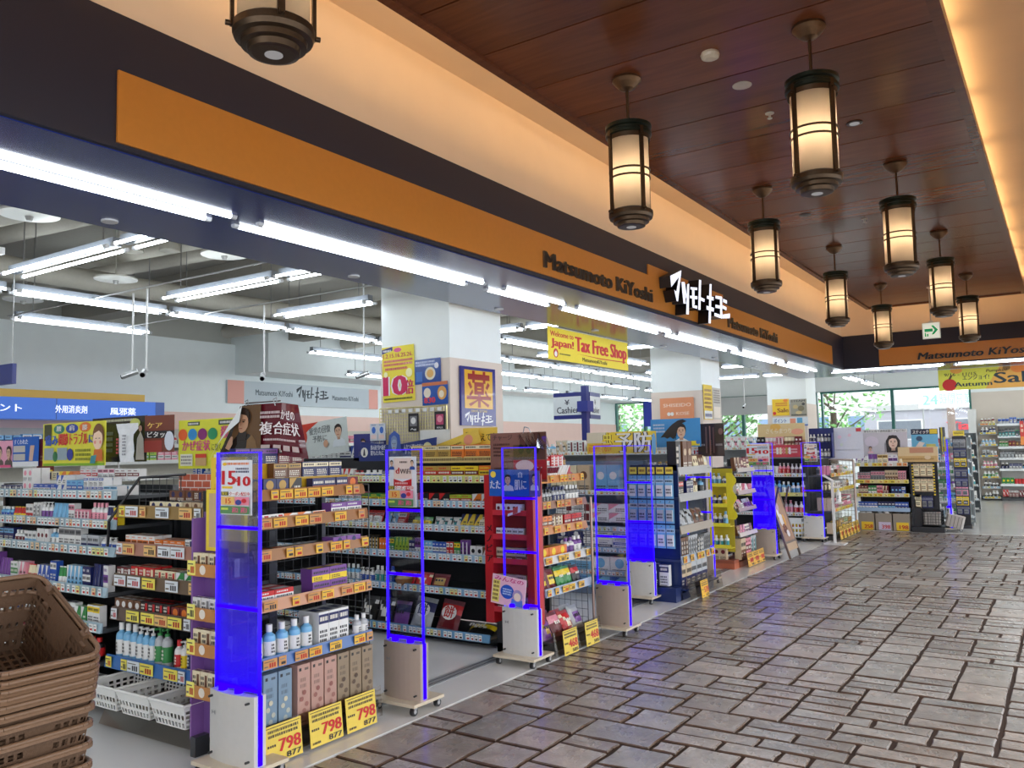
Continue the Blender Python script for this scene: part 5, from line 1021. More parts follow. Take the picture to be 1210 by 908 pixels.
for k, z in enumerate((1.95, 1.646, 1.367, 1.088, .809, .423, .1)): fill(f21, .03, 1.2, z-.037 if k < 6 else .1, (ORD[k] if k < 6 else 'lowest')+' tier'+NH, [['refill_pouch'], ['carded_pack'], ['tall_carton'], ['carded_pack'], ['spray_can', 'carded_pack'], ['carton', 'cream_tube'], ['refill_pouch', 'carton']][k], [PCOOL, pal('green/navy black/teal navy/green charcoal/teal'), pal('brown/gold black/gold green/brown maroon/gold'), pal('black/white charcoal/silver black/silver'), pal('navy/white charcoal/sky black/navy'), PMIX, pal('white/grey red/white maroon/white')][k], (.06, .09), (.16, .21), (.03, .05), 1, 190+k, (2, 4), styles=[0, 1, 2])
card('wall_strip_banner', 'narrow red and orange hanging strip on the far wall shelf', 'banner', f21, .50, -.04, 1.4, .09, .6, [('r', 0, 1, 0, .35, (236, 140, 60)), ('t', '新', .2, .8, .75, .1, (250, 230, 200), .05), ('t', '発', .2, .8, .55, .1, (250, 230, 200), .05)], (206, 50, 44))
# ---- shelves along the far left wall
f22 = Fr(-12.0, 3.5, RX)
NI = ', left wall shelf'
unit('left_wall_shelf', 'long shelf along the far left wall below the blue header', 'shelf', f22, 12.0, [(1.75,), (1.5,), (1.25,), (1.0,)], .4, 2.0, .1, body=(206, 202, 190), rail=(220, 220, 214), railh=.06, tags=None, seed=22)
for k, z in enumerate((1.715, 1.465)): fill(f22, .9, 11.8, z, ORD[k]+' tier'+NI, ['carton', 'tall_carton', 'pump_bottle', 'refill_pouch'], PMIX+PPINK+PCOOL, (.09, .14), (.15, .2), (.06, .08), 1, 200+k, (2, 4), styles=[0, 1, 2], gap=.02)
# ------------------------------------------------------------------ security gates
WOODB = (214, 200, 176)
def gate(y, x0, label, body, fill_blue=False, bars=(.42, .80, 1.19), rz=0, loc=None, w=.30):
    fr = Fr(x0, y, rz) if loc is None else Fr(*loc, rz)
    t = thing('security_gate', label, 'security gate', (*fr.w(0, 0, 0)[:2], 0), fr.rz, 'anti-theft gates along the shop front'); B = 'blue_edge'
    m = MB(); m.box(-.03, w+.02, -.12, .16, .052, .070, WOODB); bd = m.build('base_board', 'card', t)
    for u in (0, w-.01):
        for d in (-.09, .13):
            m = MB(); m.tube((u-.012, d, .024), (u+.012, d, .024), .024, (36, 36, 38), 12); m.tube((u-.014, d, .024), (u+.014, d, .024), .012, (170, 170, 172), 8); m.box(u-.018, u+.018, d-.01, d+.01, .036, .053, (150, 150, 152)); m.build('caster', 'plastic', t)
    m = MB(); n = 8; f = [(w*k/n, -.035-.022*math.sin(PI*k/n)) for k in range(n+1)]; bk = [(w, .035), (0, .035)]
    pts = f+bk; q = len(pts); m.add([(p[0], p[1], .070) for p in pts]+[(p[0], p[1], .40) for p in pts], [(i, (i+1) % q, q+(i+1) % q, q+i) for i in range(q)]+[list(range(q, 2*q)), list(range(q))[::-1]], body)
    p = m.build('pedestal', 'plastic', t)
    for u in (.025, w-.03):
        for z in (.10, .37): m = MB(); m.tube((u, -.062, z), (u, -.03, z), .006, (50, 50, 52), 8); m.build('screw', 'plastic', p)
    m = MB(); m.shape([(.035, .285), (.05, .297), (.035, .309)], -.0525, (150, 150, 150)); m.shape([(.065, .285), (.05, .297), (.065, .309)], -.0535, (150, 150, 150)); m.build('emblem', 'plastic', p)
    m = MB(); m.box(w, w+.006, -.012, .012, .075, .40, (20, 10, 255)); m.build('light_strip', B, t)
    m = MB(); m.box(.008, w-.008, -.006, .006, .40, 1.565, (240, 244, 255)); m.build('acrylic_panel', 'acrylic', t)
    m = MB(); e = .008
    m.box(0, e, -.008, .008, .40, 1.56, (0, 0, 255)); m.box(w-e, w, -.008, .008, .40, 1.56, (0, 0, 255)); m.box(e*.5, w-e*.5, -.012, .012, 1.56-e*.2, 1.56+e*.7, (0, 0, 255)); m.build('light_frame', 'blue_frame', t)
    for z in bars:
        m = MB(); m.box(e, w-e, -.009, .009, z-.007, z+.007, (0, 0, 255)); m.build('light_bar', B, t)
    for u in (.08, .20):
        m = MB(); m.lathe([(.022, .40), (.022, .418), (.015, .425)], (0, 0, 255), 10, (u, -.02, 0)); m.build('status_lamp', B, t)
    if fill_blue:
        m = MB(); m.box(.012, w-.012, -.008, .008, .41, fill_blue[1], (0, 0, 255)); m.build('light_guide', fill_blue[0], t)
    return t
LIGHT = (206, 204, 200); DIM = (176, 160, 148)
gate(2.72, -3.62, 'first security gate from the left, glowing blue with a 15 and 10 percent poster', LIGHT, ('blue_guide', 1.12), w=.33)
gate(3.94, -3.58, 'blue edged security gate with a white wifi poster and brown grey base', DIM, w=.29)
gate(5.17, -3.54, 'blue edged security gate before the red side stand, white base', LIGHT)
gate(6.38, -3.41, 'blue edged security gate right of the 468 cards, brown grey base', DIM)
gate(7.78, -3.81, 'security gate with a solid blue lower panel before the blue rack', LIGHT, ('blue_guide_full', .80))
gate(9.1, -3.68, 'security gate behind the hair care rack, mostly hidden, with a small 10 poster', DIM)
gate(11.42, -3.66, 'security gate glowing solid blue behind the yellow rack, with a big 15 and 10 poster', DIM, ('blue_guide_full', 1.13))
gate(13.75, -3.59, 'small looking security gate before the shampoo shelf, beside the sanitizer stand', LIGHT)
gate(0, 0, 'security gate turned edge on at the end of the paving', LIGHT, False, rz=-RX*.86, loc=(-1.80, 16.28))
def coupon(fr, u, d, z, w, h, label, wifi=False):
    e = [('r', .02, .98, .02, .98, (226, 232, 240))]
    if wifi: e += [('r', .18, .84, .56, .97, (232, 214, 206)), ('s', .4, .7, .86, .92, (60, 40, 40), 1), ('t', 'd', .26, .38, .66, .13, (190, 30, 40), .05), ('t', 'WiFi', .42, .8, .66, .1, (60, 40, 44), .03), ('p', [(.18, .56), (.5, .5), (.84, .56), (.84, .4), (.18, .4)], (190, 36, 46)), ('s', .24, .7, .44, .5, (240, 200, 200), 1), ('r', .62, .8, .3, .42, (206, 50, 70))]+face(.12, .87, .05, coat=(40, 80, 160), asp=1.3)+face(.9, .87, .05, coat=(40, 80, 160), asp=1.3)
    else: e += [('s', .08, .92, .90, .97, (230, 120, 40), 1), ('e', .12, .93, .07, .03, (240, 190, 40)), ('t', '15', .05, .47, .55, .27, (200, 24, 36), .06), ('t', '10', .57, .95, .53, .18, (200, 24, 36), .06), ('t', '%', .46, .56, .60, .07, (200, 24, 36), .04), ('s', .5, .94, .76, .87, (90, 90, 120), 2), ('r', .06, .4, .48, .52, (240, 200, 60))]
    e += [('r', .03, .27, .35, .42, (60, 60, 30)), ('t', '限定', .05, .25, .36, .05, (240, 220, 90), .02), ('r', .29, .97, .35, .42, (240, 240, 240)), ('t', 'クーポン配信中', .31, .96, .355, .055, (196, 30, 44), .05), ('r', .04, .48, .18, .33, (236, 190, 110)), ('t', '15', .2, .36, .205, .1, (210, 80, 30), .06), ('r', .5, .96, .18, .33, (232, 140, 160)), ('e', .62, .23, .1, .05, (60, 70, 150)), ('e', .8, .26, .08, .04, (210, 50, 60)),
          ('r', .03, .97, .02, .16, (90, 140, 90)), ('t', '週2', .42, .62, .05, .08, (230, 90, 140), .05), ('t', '週3', .7, .9, .05, .08, (230, 90, 140), .05), ('r', .07, .3, .09, .13, (200, 220, 90))]
    return card('coupon_poster', label, 'poster', fr, u, d, z, w, h, e, (236, 238, 240), mat='paper', edge=(200, 204, 210))
coupon(Fr(-3.62, 2.72), .045, -.012, 1.255, .235, .27, 'coupon poster with big red 15 and 10 on the first gate')
coupon(Fr(-3.58, 3.94), .035, -.012, 1.21, .22, .31, 'coupon poster with wifi heading on the second gate', True)
coupon(Fr(-3.59, 13.75), .05, -.012, 1.26, .2, .28, 'small coupon poster on the gate before the shampoo shelf', True)
coupon(Fr(-3.66, 11.42), -.06, -.014, 1.26, .32, .30, 'coupon poster with red 15 and 10 on the solid blue gate')
coupon(Fr(-3.68, 9.1), .11, -.012, 1.36, .15, .17, 'tiny coupon poster on the gate behind the hair care rack')
# ------------------------------------------------------------------ stack of brown baskets
def basket_body():
    m = MB(); c = (96, 73, 56); a, b2, h = .215, .155, .235; s = .80
    bx, by = a*s, b2*s
    q = lambda p0, p1, p2, p3: (lambda u, v: lerp3(lerp3(p0, p1, u), lerp3(p3, p2, u), v))
    B = [(-bx, -by, 0), (bx, -by, 0), (bx, by, 0), (-bx, by, 0)]; T = [(-a, -b2, h), (a, -b2, h), (a, b2, h), (-a, b2, h)]
    for i in range(4):
        j = (i+1) % 4; long = i % 2 == 0; n = 15 if long else 11
        lattice(m, q(B[i], B[j], T[j], T[i]), n, 8, .36, c, (lambda i2, j2, n=n: j2 == 7 or (n*.3 < i2 < n*.62 and 4 <= j2 <= 6)))
    lattice(m, q(B[0], B[1], B[2], B[3]), 12, 9, .36, c)
    return m.mesh('body', 'leather')
def basket_rim():
    m = MB(); c = (118, 90, 68); a, b2, h, r = .232, .172, .235, .05; pts = []
    for cx, cy, a0 in ((a-r, b2-r, 0), (-a+r, b2-r, 90), (-a+r, -b2+r, 180), (a-r, -b2+r, 270)):
        for k in range(5): t = math.radians(a0+22.5*k); pts.append((cx+r*math.cos(t), cy+r*math.sin(t), h))
    for p, q in zip(pts, pts[1:]+pts[:1]): m.tube(p, q, .0085, c, 8)
    n = len(pts); o = [(p[0]*1.03, p[1]*1.04, h-.002) for p in pts]+[(p[0]*1.03, p[1]*1.04, h-.013) for p in pts]
    m.add(o, [(k, (k+1) % n, n+(k+1) % n, n+k) for k in range(n)], c, True)
    m.add([(p[0]*.96, p[1]*.96, h-.013) for p in pts]+[(p[0]*1.03, p[1]*1.04, h-.013) for p in pts], [(k, (k+1) % n, n+(k+1) % n, n+k) for k in range(n)], c)
    return m.mesh('rim', 'leather')
def basket_handle(sgn):
    m = MB(); c = (100, 75, 56); b2 = .158*sgn
    m.path([(-.13, b2, .243), (-.125, b2*1.05, .255), (-.08, b2*1.09, .246), (.08, b2*1.09, .246), (.125, b2*1.05, .255), (.13, b2, .243)], .006, c, 6)
    for x in (-.13, .13): m.tube((x-.015, b2, .238), (x+.015, b2, .238), .012, c, 8)
    return m.mesh('handle', 'leather')
BM, BRm, BH = basket_body(), basket_rim(), (basket_handle(1), basket_handle(-1))
nb = 15
for k in range(nb):
    tl = (.51, .44, .36, .27, .18, .10, .04)[k] if k < 7 else 0
    zz = .825-.05*k if k < 7 else .825-.30-.0645*(k-6)
    t = thing('shopping_basket', 'brown plastic shopping basket tipped forward on top of the basket stack' if k == 0 else 'brown shopping basket nested in the stack, '+['', 'second', 'third', 'fourth', 'fifth', 'sixth', 'seventh', 'eighth', 'ninth', 'tenth', 'eleventh', 'twelfth', 'thirteenth', 'fourteenth', 'fifteenth'][k]+' from the top', 'basket', (-2.92-.009*max(0, 6-k), 1.39, zz), 0, 'stacked brown shopping baskets')
    t.rotation_euler = (0, tl, 0)
    link('body', BM, t); link('rim', BRm, t)
    for hm in BH: link('handle', hm, t)
# ------------------------------------------------------------------ posters, banners and signs
LB = (236, 234, 226)
F0 = Fr(0, 0)
card('pain_relief_poster', 'yellow poster with red outlined writing and a wincing cartoon woman above the long shelf', 'poster', F0, -6.14, 3.13, 1.50, .80, .30, [('r', .01, .99, .0, .06, (130, 180, 40)), ('e', .27, .86, .09, .11, (40, 130, 110)), ('e', .48, .86, .1, .11, (40, 70, 160)), ('e', .69, .88, .09, .11, (226, 120, 50)), ('t', '腰', .23, .31, .82, .1, 'white', .03), ('t', '肩', .44, .52, .82, .1, 'white', .03), ('t', '膝', .65, .73, .82, .1, 'white', .03), ('r', .03, .15, .6, .98, (60, 70, 40)),
    ('t', '痛み', .05, .26, .5, .2, (40, 90, 190), .07), ('t', '関節トラブル', .28, .74, .5, .22, (214, 50, 60), .07), ('t', 'に', .76, .84, .52, .17, (40, 80, 180), .05), ('r', .04, .2, .14, .42, (150, 170, 180)), ('r', .26, .42, .14, .42, (150, 170, 180)), ('e', .47, .26, .05, .14, (40, 60, 150)), ('e', .23, .22, .04, .12, (40, 120, 70)), ('s', .56, .8, .1, .4, (120, 130, 40), 3),
    ('e', .91, .66, .085, .28, (120, 80, 50)), ('e', .905, .58, .072, .23, (246, 214, 186)), ('p', [(.83, .7), (.87, .88), (.96, .86), (.985, .68), (.92, .78)], (120, 80, 50)), ('r', .87, .895, .6, .615, (60, 40, 40)), ('r', .92, .945, .6, .615, (60, 40, 40)), ('e', .87, .52, .015, .04, (240, 150, 140)), ('e', .95, .52, .015, .04, (240, 150, 140)), ('p', [(.84, .1), (.99, .1), (.98, .36), (.86, .36)], (206, 110, 50)), ('p', [(.8, .05), (.88, .05), (.9, .24), (.82, .22)], (60, 140, 150))], (226, 220, 70), mat='paper')
card('dark_remedy_poster', 'dark poster with a figure in white beside the yellow pain relief poster', 'poster', F0, -5.80, 3.30, 1.52, .66, .31, [('s', .2, .8, .88, .97, (220, 220, 200), 1), ('e', .12, .62, .06, .12, (60, 80, 130)), ('e', .12, .4, .06, .12, (70, 110, 130)), ('e', .12, .2, .06, .1, (60, 90, 120)), ('s', .22, .4, .2, .7, (150, 160, 150), 4), ('e', .8, .85, .09, .1, (200, 206, 110)), ('p', [(.82, .04), (.97, .04), (.95, .5), (.9, .66), (.84, .5)], (206, 200, 190)), ('e', .895, .72, .03, .07, (190, 150, 130))], (34, 38, 42), mat='gloss', leg=0.16)
t = thing('paper_figure', 'crumpled white paper figure hanging before the dark poster', 'paper', (-5.20, 3.12, 1.52)); m = MB(); r_ = random.Random(2)
P_ = [[(.04+.03*max(0, .5-abs(j/7-.85))*2*(-1 if i == 0 else 1)*0+(i/5-.5)*(.17 if j < 6 else .24)+.08, r_.uniform(-.008, .008), .25*j/7) for i in range(6)] for j in range(8)]
for j in range(7):
    for i in range(5): m.add([P_[j][i], P_[j][i+1], P_[j+1][i+1], P_[j+1][i]], [(0, 1, 2, 3)], (228, 230, 232))
m.build('sheet', 'paper', t); m = MB(); scribble(m, .02, .05, .05, .16, -.012, (210, 90, 90), 5, 2); scribble(m, .09, .13, .04, .18, -.012, (120, 120, 130), 7, 3); m.build('print', 'paper', t)
card('brown_remedy_poster', 'brown and red poster with black band curling at the end of the long shelf', 'poster', F0, -5.04, 3.22, 1.58, .25, .24, [('r', 0, 1, .38, .58, (30, 26, 26)), ('t', 'ピタッと', .1, .9, .41, .13, (236, 236, 230), .04), ('t', 'ケア', .1, .6, .66, .13, (230, 190, 90), .04), ('r', 0, .6, .0, .32, (150, 60, 50)), ('e', .85, .3, .16, .26, (210, 216, 226))], (120, 66, 52), mat='gloss', rzz=.2)
card('pink_faces_poster', 'pink poster with two dark haired faces at the left edge above the shelf', 'poster', F0, -7.16, 3.25, 1.49, .34, .21, face(.4, .55, .2, hair=(40, 30, 34), asp=.62)+face(.85, .55, .2, hair=(40, 30, 34), asp=.62)+[('r', 0, 1, 0, .1, (230, 90, 140))], (240, 170, 196), mat='paper')
card('supporter_poster', 'bright blue poster of a leg and white product rows above the long shelf', 'poster', F0, -6.72, 3.20, 1.50, .38, .22, [('r', 0, 1, .0, .16, (236, 240, 244)), ('t', 'すくわれた', .05, .6, .76, .14, (240, 244, 250), .04), ('r', .04, .5, .2, .42, (200, 196, 190)), ('r', .04, .5, .48, .7, (200, 196, 190)), ('p', [(.66, .18), (.8, .18), (.86, .7), (.7, .7)], (214, 180, 160))], (30, 96, 190), mat='paper')
card('maroon_tall_panel', 'plain maroon panel standing between the blue and the yellow posters', 'panel', F0, -6.40, 3.22, 1.46, .24, .24, [('s', .2, .6, .3, .5, (180, 140, 120), 2)], (116, 30, 42), mat='card')
card('cold_symptom_poster', 'lime yellow poster with coloured discs about cold symptoms above the brick board', 'poster', F0, -4.79, 3.30, 1.47, .78, .31, [('r', .12, .28, .88, .96, (60, 70, 60)), ('s', .13, .27, .89, .95, 'white', 1), ('r', .52, .88, .87, .97, (60, 70, 60)), ('s', .54, .86, .885, .955, 'white', 1), ('e', .06, .7, .06, .12, (226, 100, 50)), ('e', .19, .7, .06, .12, (50, 140, 200)), ('e', .32, .7, .06, .12, (130, 40, 110)), ('e', .45, .7, .06, .12, (40, 140, 90)), ('t', '殺菌成分', .55, .98, .62, .2, (206, 70, 130), .04),
    ('t', 'かぜ症状', .06, .42, .38, .17, (206, 60, 130), .04), ('t', 'に効く', .44, .56, .37, .12, (60, 60, 40), .02), ('t', 'のどの炎症', .6, .98, .38, .15, (60, 60, 40), .02), ('r', .04, .2, .06, .3, (226, 226, 210)), ('s', .05, .19, .08, .28, (110, 110, 110), 3), ('r', .24, .38, .06, .3, (196, 160, 110)), ('r', .24, .38, .22, .3, (206, 60, 40)), ('r', .48, .7, .05, .28, (226, 226, 210)), ('s', .75, .95, .08, .28, (110, 110, 60), 3)], (214, 214, 60), mat='paper')
# curled dark poster of a man
t = thing('curled_poster', 'dark curling poster of a man in a coat beside white writing on maroon', 'poster', (-4.30, 3.24, 1.53))
m = MB()
prof = [(.0, .0, .10), (.13, .12, .03), (.2, .24, .0), (.25, .30, .02)]
top = [(.20, .0, .31), (.25, -.01, .315), (.56, .0, .315), (.64, .05, .30)]; N = 10
lower = [(.02, -.03, 0), (.25, -.025, .02), (.56, -.02, .015), (.76, .02, -.01)]
def curve(pts, s):
    s *= len(pts)-1; i = min(int(s), len(pts)-2); return lerp3(pts[i], pts[i+1], s-i)
def PP(s, v): a = curve(lower, s); c = curve(top, s); p = lerp3(a, c, v); return (p[0], p[1], p[2])
for i in range(12):
    for j in range(6): m.add([PP(i/12, j/6), PP((i+1)/12, j/6), PP((i+1)/12, (j+1)/6), PP(i/12, (j+1)/6)], [(0, 1, 2, 3)], (58, 46, 40) if i < 5 else (96, 24, 36), True)
m.build('sheet', 'gloss', t)
m = MB(); W_, H_ = .80, .33
def onto(u, v, k): p = PP(min(max(u, 0), 1), v); return (p[0], p[1]-.012-.0013*k, p[2])
lay = 1
for e in [('p', [(.14, .01), (.52, .01), (.50, .99), (.12, .99)], (104, 76, 50)), ('p', [(.10, .01), (.50, .01), (.46, .30), (.40, .42), (.26, .42), (.16, .26)], (44, 38, 36)), ('p', [(.38, .01), (.5, .01), (.47, .28), (.43, .40), (.39, .3)], (128, 98, 66)), ('p', [(.27, .3), (.38, .3), (.385, .46), (.275, .46)], (48, 40, 38)),
          ('e', .335, .74, .085, .21, (50, 34, 26)), ('e', .335, .64, .066, .20, (196, 152, 122)), ('p', [(.26, .70), (.265, .88), (.33, .95), (.40, .88), (.41, .68), (.385, .78), (.33, .82), (.285, .79)], (50, 34, 26)), ('r', .295, .325, .685, .70, (60, 42, 34)), ('r', .348, .378, .685, .70, (60, 42, 34)), ('e', .31, .66, .011, .014, (50, 36, 30)), ('e', .363, .66, .011, .014, (50, 36, 30)), ('p', [(.332, .66), (.342, .66), (.348, .58), (.328, .58)], (176, 130, 104)), ('r', .318, .358, .52, .535, (150, 84, 76)),
          ('p', [(.13, .18), (.2, .12), (.235, .24), (.215, .38), (.18, .4), (.15, .32)], (190, 146, 118))]:
    lay += 1
    if e[0] == 'p': pts = e[1]; c = e[2]
    elif e[0] == 'r': pts = [(e[1], e[3]), (e[2], e[3]), (e[2], e[4]), (e[1], e[4])]; c = e[5]
    else: pts = [(e[1]+e[3]*math.cos(2*PI*k/14), e[2]+e[4]*math.sin(2*PI*k/14)) for k in range(14)]; c = e[5]
    q = [onto(p[0], p[1], lay) for p in pts]; a_ = sum(pts[i][0]*pts[(i+1) % len(pts)][1]-pts[(i+1) % len(pts)][0]*pts[i][1] for i in range(len(pts))); m.poly(q if a_ > 0 else q[::-1], c)
m.build('portrait', 'gloss', t)
m = MB()
g2 = MB()
g2.text('かぜの', .70, .93, .70, .15, 0, (236, 226, 226), .03); g2.text('複合症状', .50, .97, .42, .19, 0, (240, 230, 230), .03); scribble(g2, .50, .68, .70, .86, 0, (220, 200, 200), 2, 4); scribble(g2, .54, .9, .27, .33, 0, (220, 200, 200), 1, 5)
for k in range(4): g2.rect(.52+k*.11, .60+k*.11, .10, .2, 0, (200, 180, 176))
for q_, v in enumerate(g2.v): p_ = PP(min(v[0], .995), v[2]); g2.v[q_] = (p_[0], p_[1]-.016+v[1], p_[2])
g2.build('lettering', 'card', t)
m = MB(); m.add([(-.03, -.06, -.03), (.09, -.075, .09), (.17, -.08, .15), (.275, -.07, .215), (.262, -.04, .312), (.16, -.05, .205), (.06, -.055, .09)], [(0, 1, 6), (6, 1, 2, 5), (5, 2, 3, 4)], (226, 228, 226)); m.build('turned_corner', 'paper', t)
for u in (.27, .52): m = MB(); m.path([(u, -.012, .30), (u-.01, -.02, .335), (u+.02, -.02, .345), (u+.012, -.012, .315)], .003, (190, 192, 196), 5); m.build('clip', 'metal', t)
m = MB(); m.tube((.25, -.01, .325), (.56, -.01, .325), .004, (90, 70, 60), 6); m.build('hanging_bar', 'metal', t)
card('fatigue_poster', 'white poster of a man with black writing and red corner above the middle shelves', 'poster', F0, -6.50, 5.88, 1.50, .68, .34, [('p', [(0, .55), (0, 1), (.42, 1), (.2, .8)], (206, 60, 40)), ('t', '疲労の回復', .22, .66, .66, .17, (50, 60, 66), .02), ('t', '予防に', .28, .58, .42, .15, (50, 60, 66), .02), ('e', .1, .62, .07, .2, (190, 60, 40))]+face(.82, .62, .17, skin=(214, 176, 150), coat=(214, 222, 228), asp=.52)+[('e', .56, .32, .05, .11, (206, 160, 130))], (206, 214, 212), mat='paper', ry=-.1)
card('small_blue_poster', 'small dark blue poster of a man beside the fatigue poster', 'poster', F0, -5.80, 5.92, 1.47, .42, .26, face(.3, .62, .17, coat=(60, 60, 90), asp=.6)+[('s', .55, .95, .5, .8, (200, 206, 226), 3), ('e', .75, .3, .1, .14, (220, 200, 90))], (50, 60, 130), mat='gloss')
t = thing('navy_arch_banner', 'navy card banner with a stern bald man and white writing above the second gate', 'banner', (-5.48, 5.66, 1.45)); m = MB()
m.prism([(0, .02), (.9, .02), (.92, .22), (.52, .17), (.40, .16), (.02, .20)], 0, .01, (32, 52, 120)); m.prism([(.36, .1), (.38, .25), (.44, .29), (.50, .25), (.52, .1)], -.004, .0, (60, 90, 170)); m.build('board', 'card', t)
m = MB(); yv = -.0055
for e in face(.44, .17, .06, skin=(150, 170, 196), hair=(120, 140, 180), coat=(50, 70, 140), asp=.75):
    yv -= .0005
    if e[0] == 'p': m.shape(e[1], yv, e[2])
    elif e[0] == 'r': m.rect(e[1], e[2], e[3], e[4], yv, e[5])
    else: m.ell(e[1], e[2], e[3], e[4], yv, e[5])
m.ell(.07, .1, .045, .045, -.001, (226, 226, 216)); m.ell(.82, .13, .05, .05, -.001, (200, 196, 150)); m.shape([(.055, .07), (.085, .07), (.075, .13), (.065, .13)], -.002, (40, 40, 60)); m.build('print', 'card', t)
m = MB(); m.text('飲み過ぎ食べ過ぎ', .15, .33, .125, .035, -.002, (226, 230, 240), .03); m.text('胃もたれに', .15, .31, .075, .035, -.002, (226, 230, 240), .03); m.text('ムカつく胃の症状に', .55, .77, .125, .035, -.002, (226, 230, 240), .03); m.text('すっきり効く', .56, .74, .08, .03, -.002, (226, 230, 240), .03); m.build('lettering', 'card', t)
card('white_display_back', 'blank white card standing behind the yellow snack boxes', 'panel', F0, -4.86, 5.80, 1.52, .34, .22, [('r', .1, .9, .1, .2, (220, 220, 214))], (222, 222, 218))
card('yellow_slant_panel', 'slanted yellow card with orange disc behind the yellow snack boxes', 'panel', F0, -4.62, 5.74, 1.48, .5, .12, [('e', .75, .5, .1, .36, (226, 150, 120)), ('s', .2, .6, .2, .6, (120, 90, 40), 2)], (228, 196, 80), ry=-.28)
card('yellow_prep_panel', 'yellow card with heavy black writing left of the big brown poster', 'panel', F0, -4.36, 5.78, 1.50, .36, .24, [('t', '備えて安', .35, .98, .55, .22, (60, 50, 30), .04), ('s', .08, .4, .2, .9, (110, 90, 30), 4), ('r', .6, .95, .1, .3, (240, 170, 60)), ('r', .05, .3, .1, .22, (60, 150, 80))], (236, 200, 76))
# brown poster over the red stand
card('brown_cleanser_poster', 'large glossy brown poster with dark bottles and red panel above the red stand', 'poster', Fr(-3.82, 5.42), 0, 0, 1.30, .52, .38, [('t', 'チャージ', .05, .4, .86, .09, (60, 24, 20), .03), ('t', 'チャージ', .5, .8, .86, .09, (60, 24, 20), .03), ('s', .06, .36, .5, .8, (80, 40, 34), 4), ('r', .42, .98, .45, .75, (90, 56, 40)), ('r', .42, .84, .05, .44, (186, 40, 56)), ('e', .62, .32, .16, .12, (236, 206, 206)), ('e', .56, .66, .05, .1, (30, 18, 16)), ('e', .7, .66, .05, .1, (30, 18, 16)), ('e', .83, .66, .05, .1, (30, 18, 16)), ('r', .84, 1, .05, .44, (160, 30, 34)), ('s', .08, .32, .15, .3, (70, 34, 30), 2)], (138, 96, 86), mat='gloss')
t = thing('draped_sleeves', 'bunch of clear plastic sleeves clipped over the brown poster', 'plastic sleeve', (-3.52, 5.36, 1.56)); m = MB()
for k in range(4): m.add([(.02+k*.06, -.01*k, .11), (.10+k*.06, -.01*k-.02, .12), (.13+k*.06, -.03, -.02), (.05+k*.05, -.05, .0)], [(0, 1, 2, 3)], (210, 212, 220))
m.build('sleeve', 'smoked', t); m = MB(); m.path([(.05, 0, .11), (.07, -.01, .16), (.11, -.01, .15), (.12, 0, .11)], .004, (200, 200, 206), 6); m.build('clip', 'metal', t)
# insect banner
card('insect_banner', 'long yellow banner with huge black outlined insect prevention writing above the mask shelf', 'banner', F0, -4.30, 7.90, 1.485, .80, .225, [('r', .0, .36, .5, 1, (226, 216, 190)), ('p', [(.22, .55), (.3, 1), (.42, .95), (.44, .6)], (240, 210, 60)), ('t', '虫', .24, .37, .46, .44, (30, 30, 34), .13), ('t', '虫', .24, .37, .46, .44, (250, 232, 90), .045), ('t', '予防', .43, .93, .12, .74, (28, 28, 32), .13), ('t', '予防', .43, .93, .12, .74, (236, 236, 232), .05), ('t', '見かけたくない!', .02, .36, .1, .2, (226, 90, 60), .03), ('s', .03, .36, .36, .44, (226, 110, 60), 1), ('e', .97, .4, .03, .5, (120, 180, 220))], (238, 208, 70))
# things on the first column
C1 = Fr(-5.48, 5.974)
card('point_poster', 'yellow point campaign poster with a huge pink 10 on the first white column', 'poster', C1, .03, -.012, 2.02, .40, .53, [('p', [(.0, .88), (.0, .96), (.34, 1), (.34, .93)], (40, 44, 120)), ('s', .04, .3, .9, .96, 'white', 1), ('e', .5, .93, .12, .04, (226, 90, 150)), ('t', '1.2.15.16.25.26.', .04, .96, .80, .075, (196, 40, 80), .03), ('s', .06, .96, .64, .77, (206, 60, 110), 2), ('s', .1, .8, .56, .63, (206, 60, 110), 1), ('t', '10', .06, .74, .12, .36, (236, 236, 236), .14), ('t', '10', .06, .74, .12, .36, (206, 30, 90), .07), ('t', '倍', .72, .97, .14, .2, (206, 30, 90), .06), ('s', .06, .94, .03, .08, (60, 60, 40), 1), ('e', .85, .5, .1, .08, (250, 246, 190)), ('e', .12, .5, .06, .05, (250, 246, 190))], (240, 222, 70), mat='paper', ry=-.02)
card('blue_meal_poster', 'small dark blue food poster, upper of two on the first white column', 'poster', C1, .43, -.011, 2.17, .31, .23, [('s', .05, .8, .7, .95, (190, 200, 230), 2), ('e', .6, .4, .2, .26, (226, 220, 200)), ('e', .6, .4, .13, .17, (220, 170, 90)), ('r', .05, .3, .1, .5, (60, 110, 190)), ('e', .85, .7, .08, .12, (230, 230, 240))], (34, 72, 150), mat='gloss', ry=-.02)
card('orange_meal_poster', 'small blue and orange food poster, lower of two on the first white column', 'poster', C1, .52, -.013, 1.97, .30, .21, [('r', 0, 1, .85, 1, (200, 110, 60)), ('e', .2, .55, .14, .22, (230, 220, 200)), ('t', '830', .08, .5, .1, .26, (220, 50, 50), .06), ('e', .78, .5, .18, .3, (220, 160, 80)), ('e', .76, .45, .1, .16, (240, 226, 200))], (50, 90, 170), mat='gloss', ry=-.02)
t = thing('wire_pegboard', 'cream wire grid panel with hooks on the first white column', 'pegboard', C1.w(.02, -.05, 1.50)); wire_panel(t, 0, .81, 0, .46, 0, 26, 15, (232, 222, 160), .003)
m = MB()
for k in range(8): m.rect(.12+k*.085, .165+k*.085, .415, .445, -.014, (232, 234, 236)); m.tube((.14+k*.085, 0, .41), (.14+k*.085, -.06, .41), .0025, (200, 200, 190), 5)
m.build('hook_row', 'plastic', t)
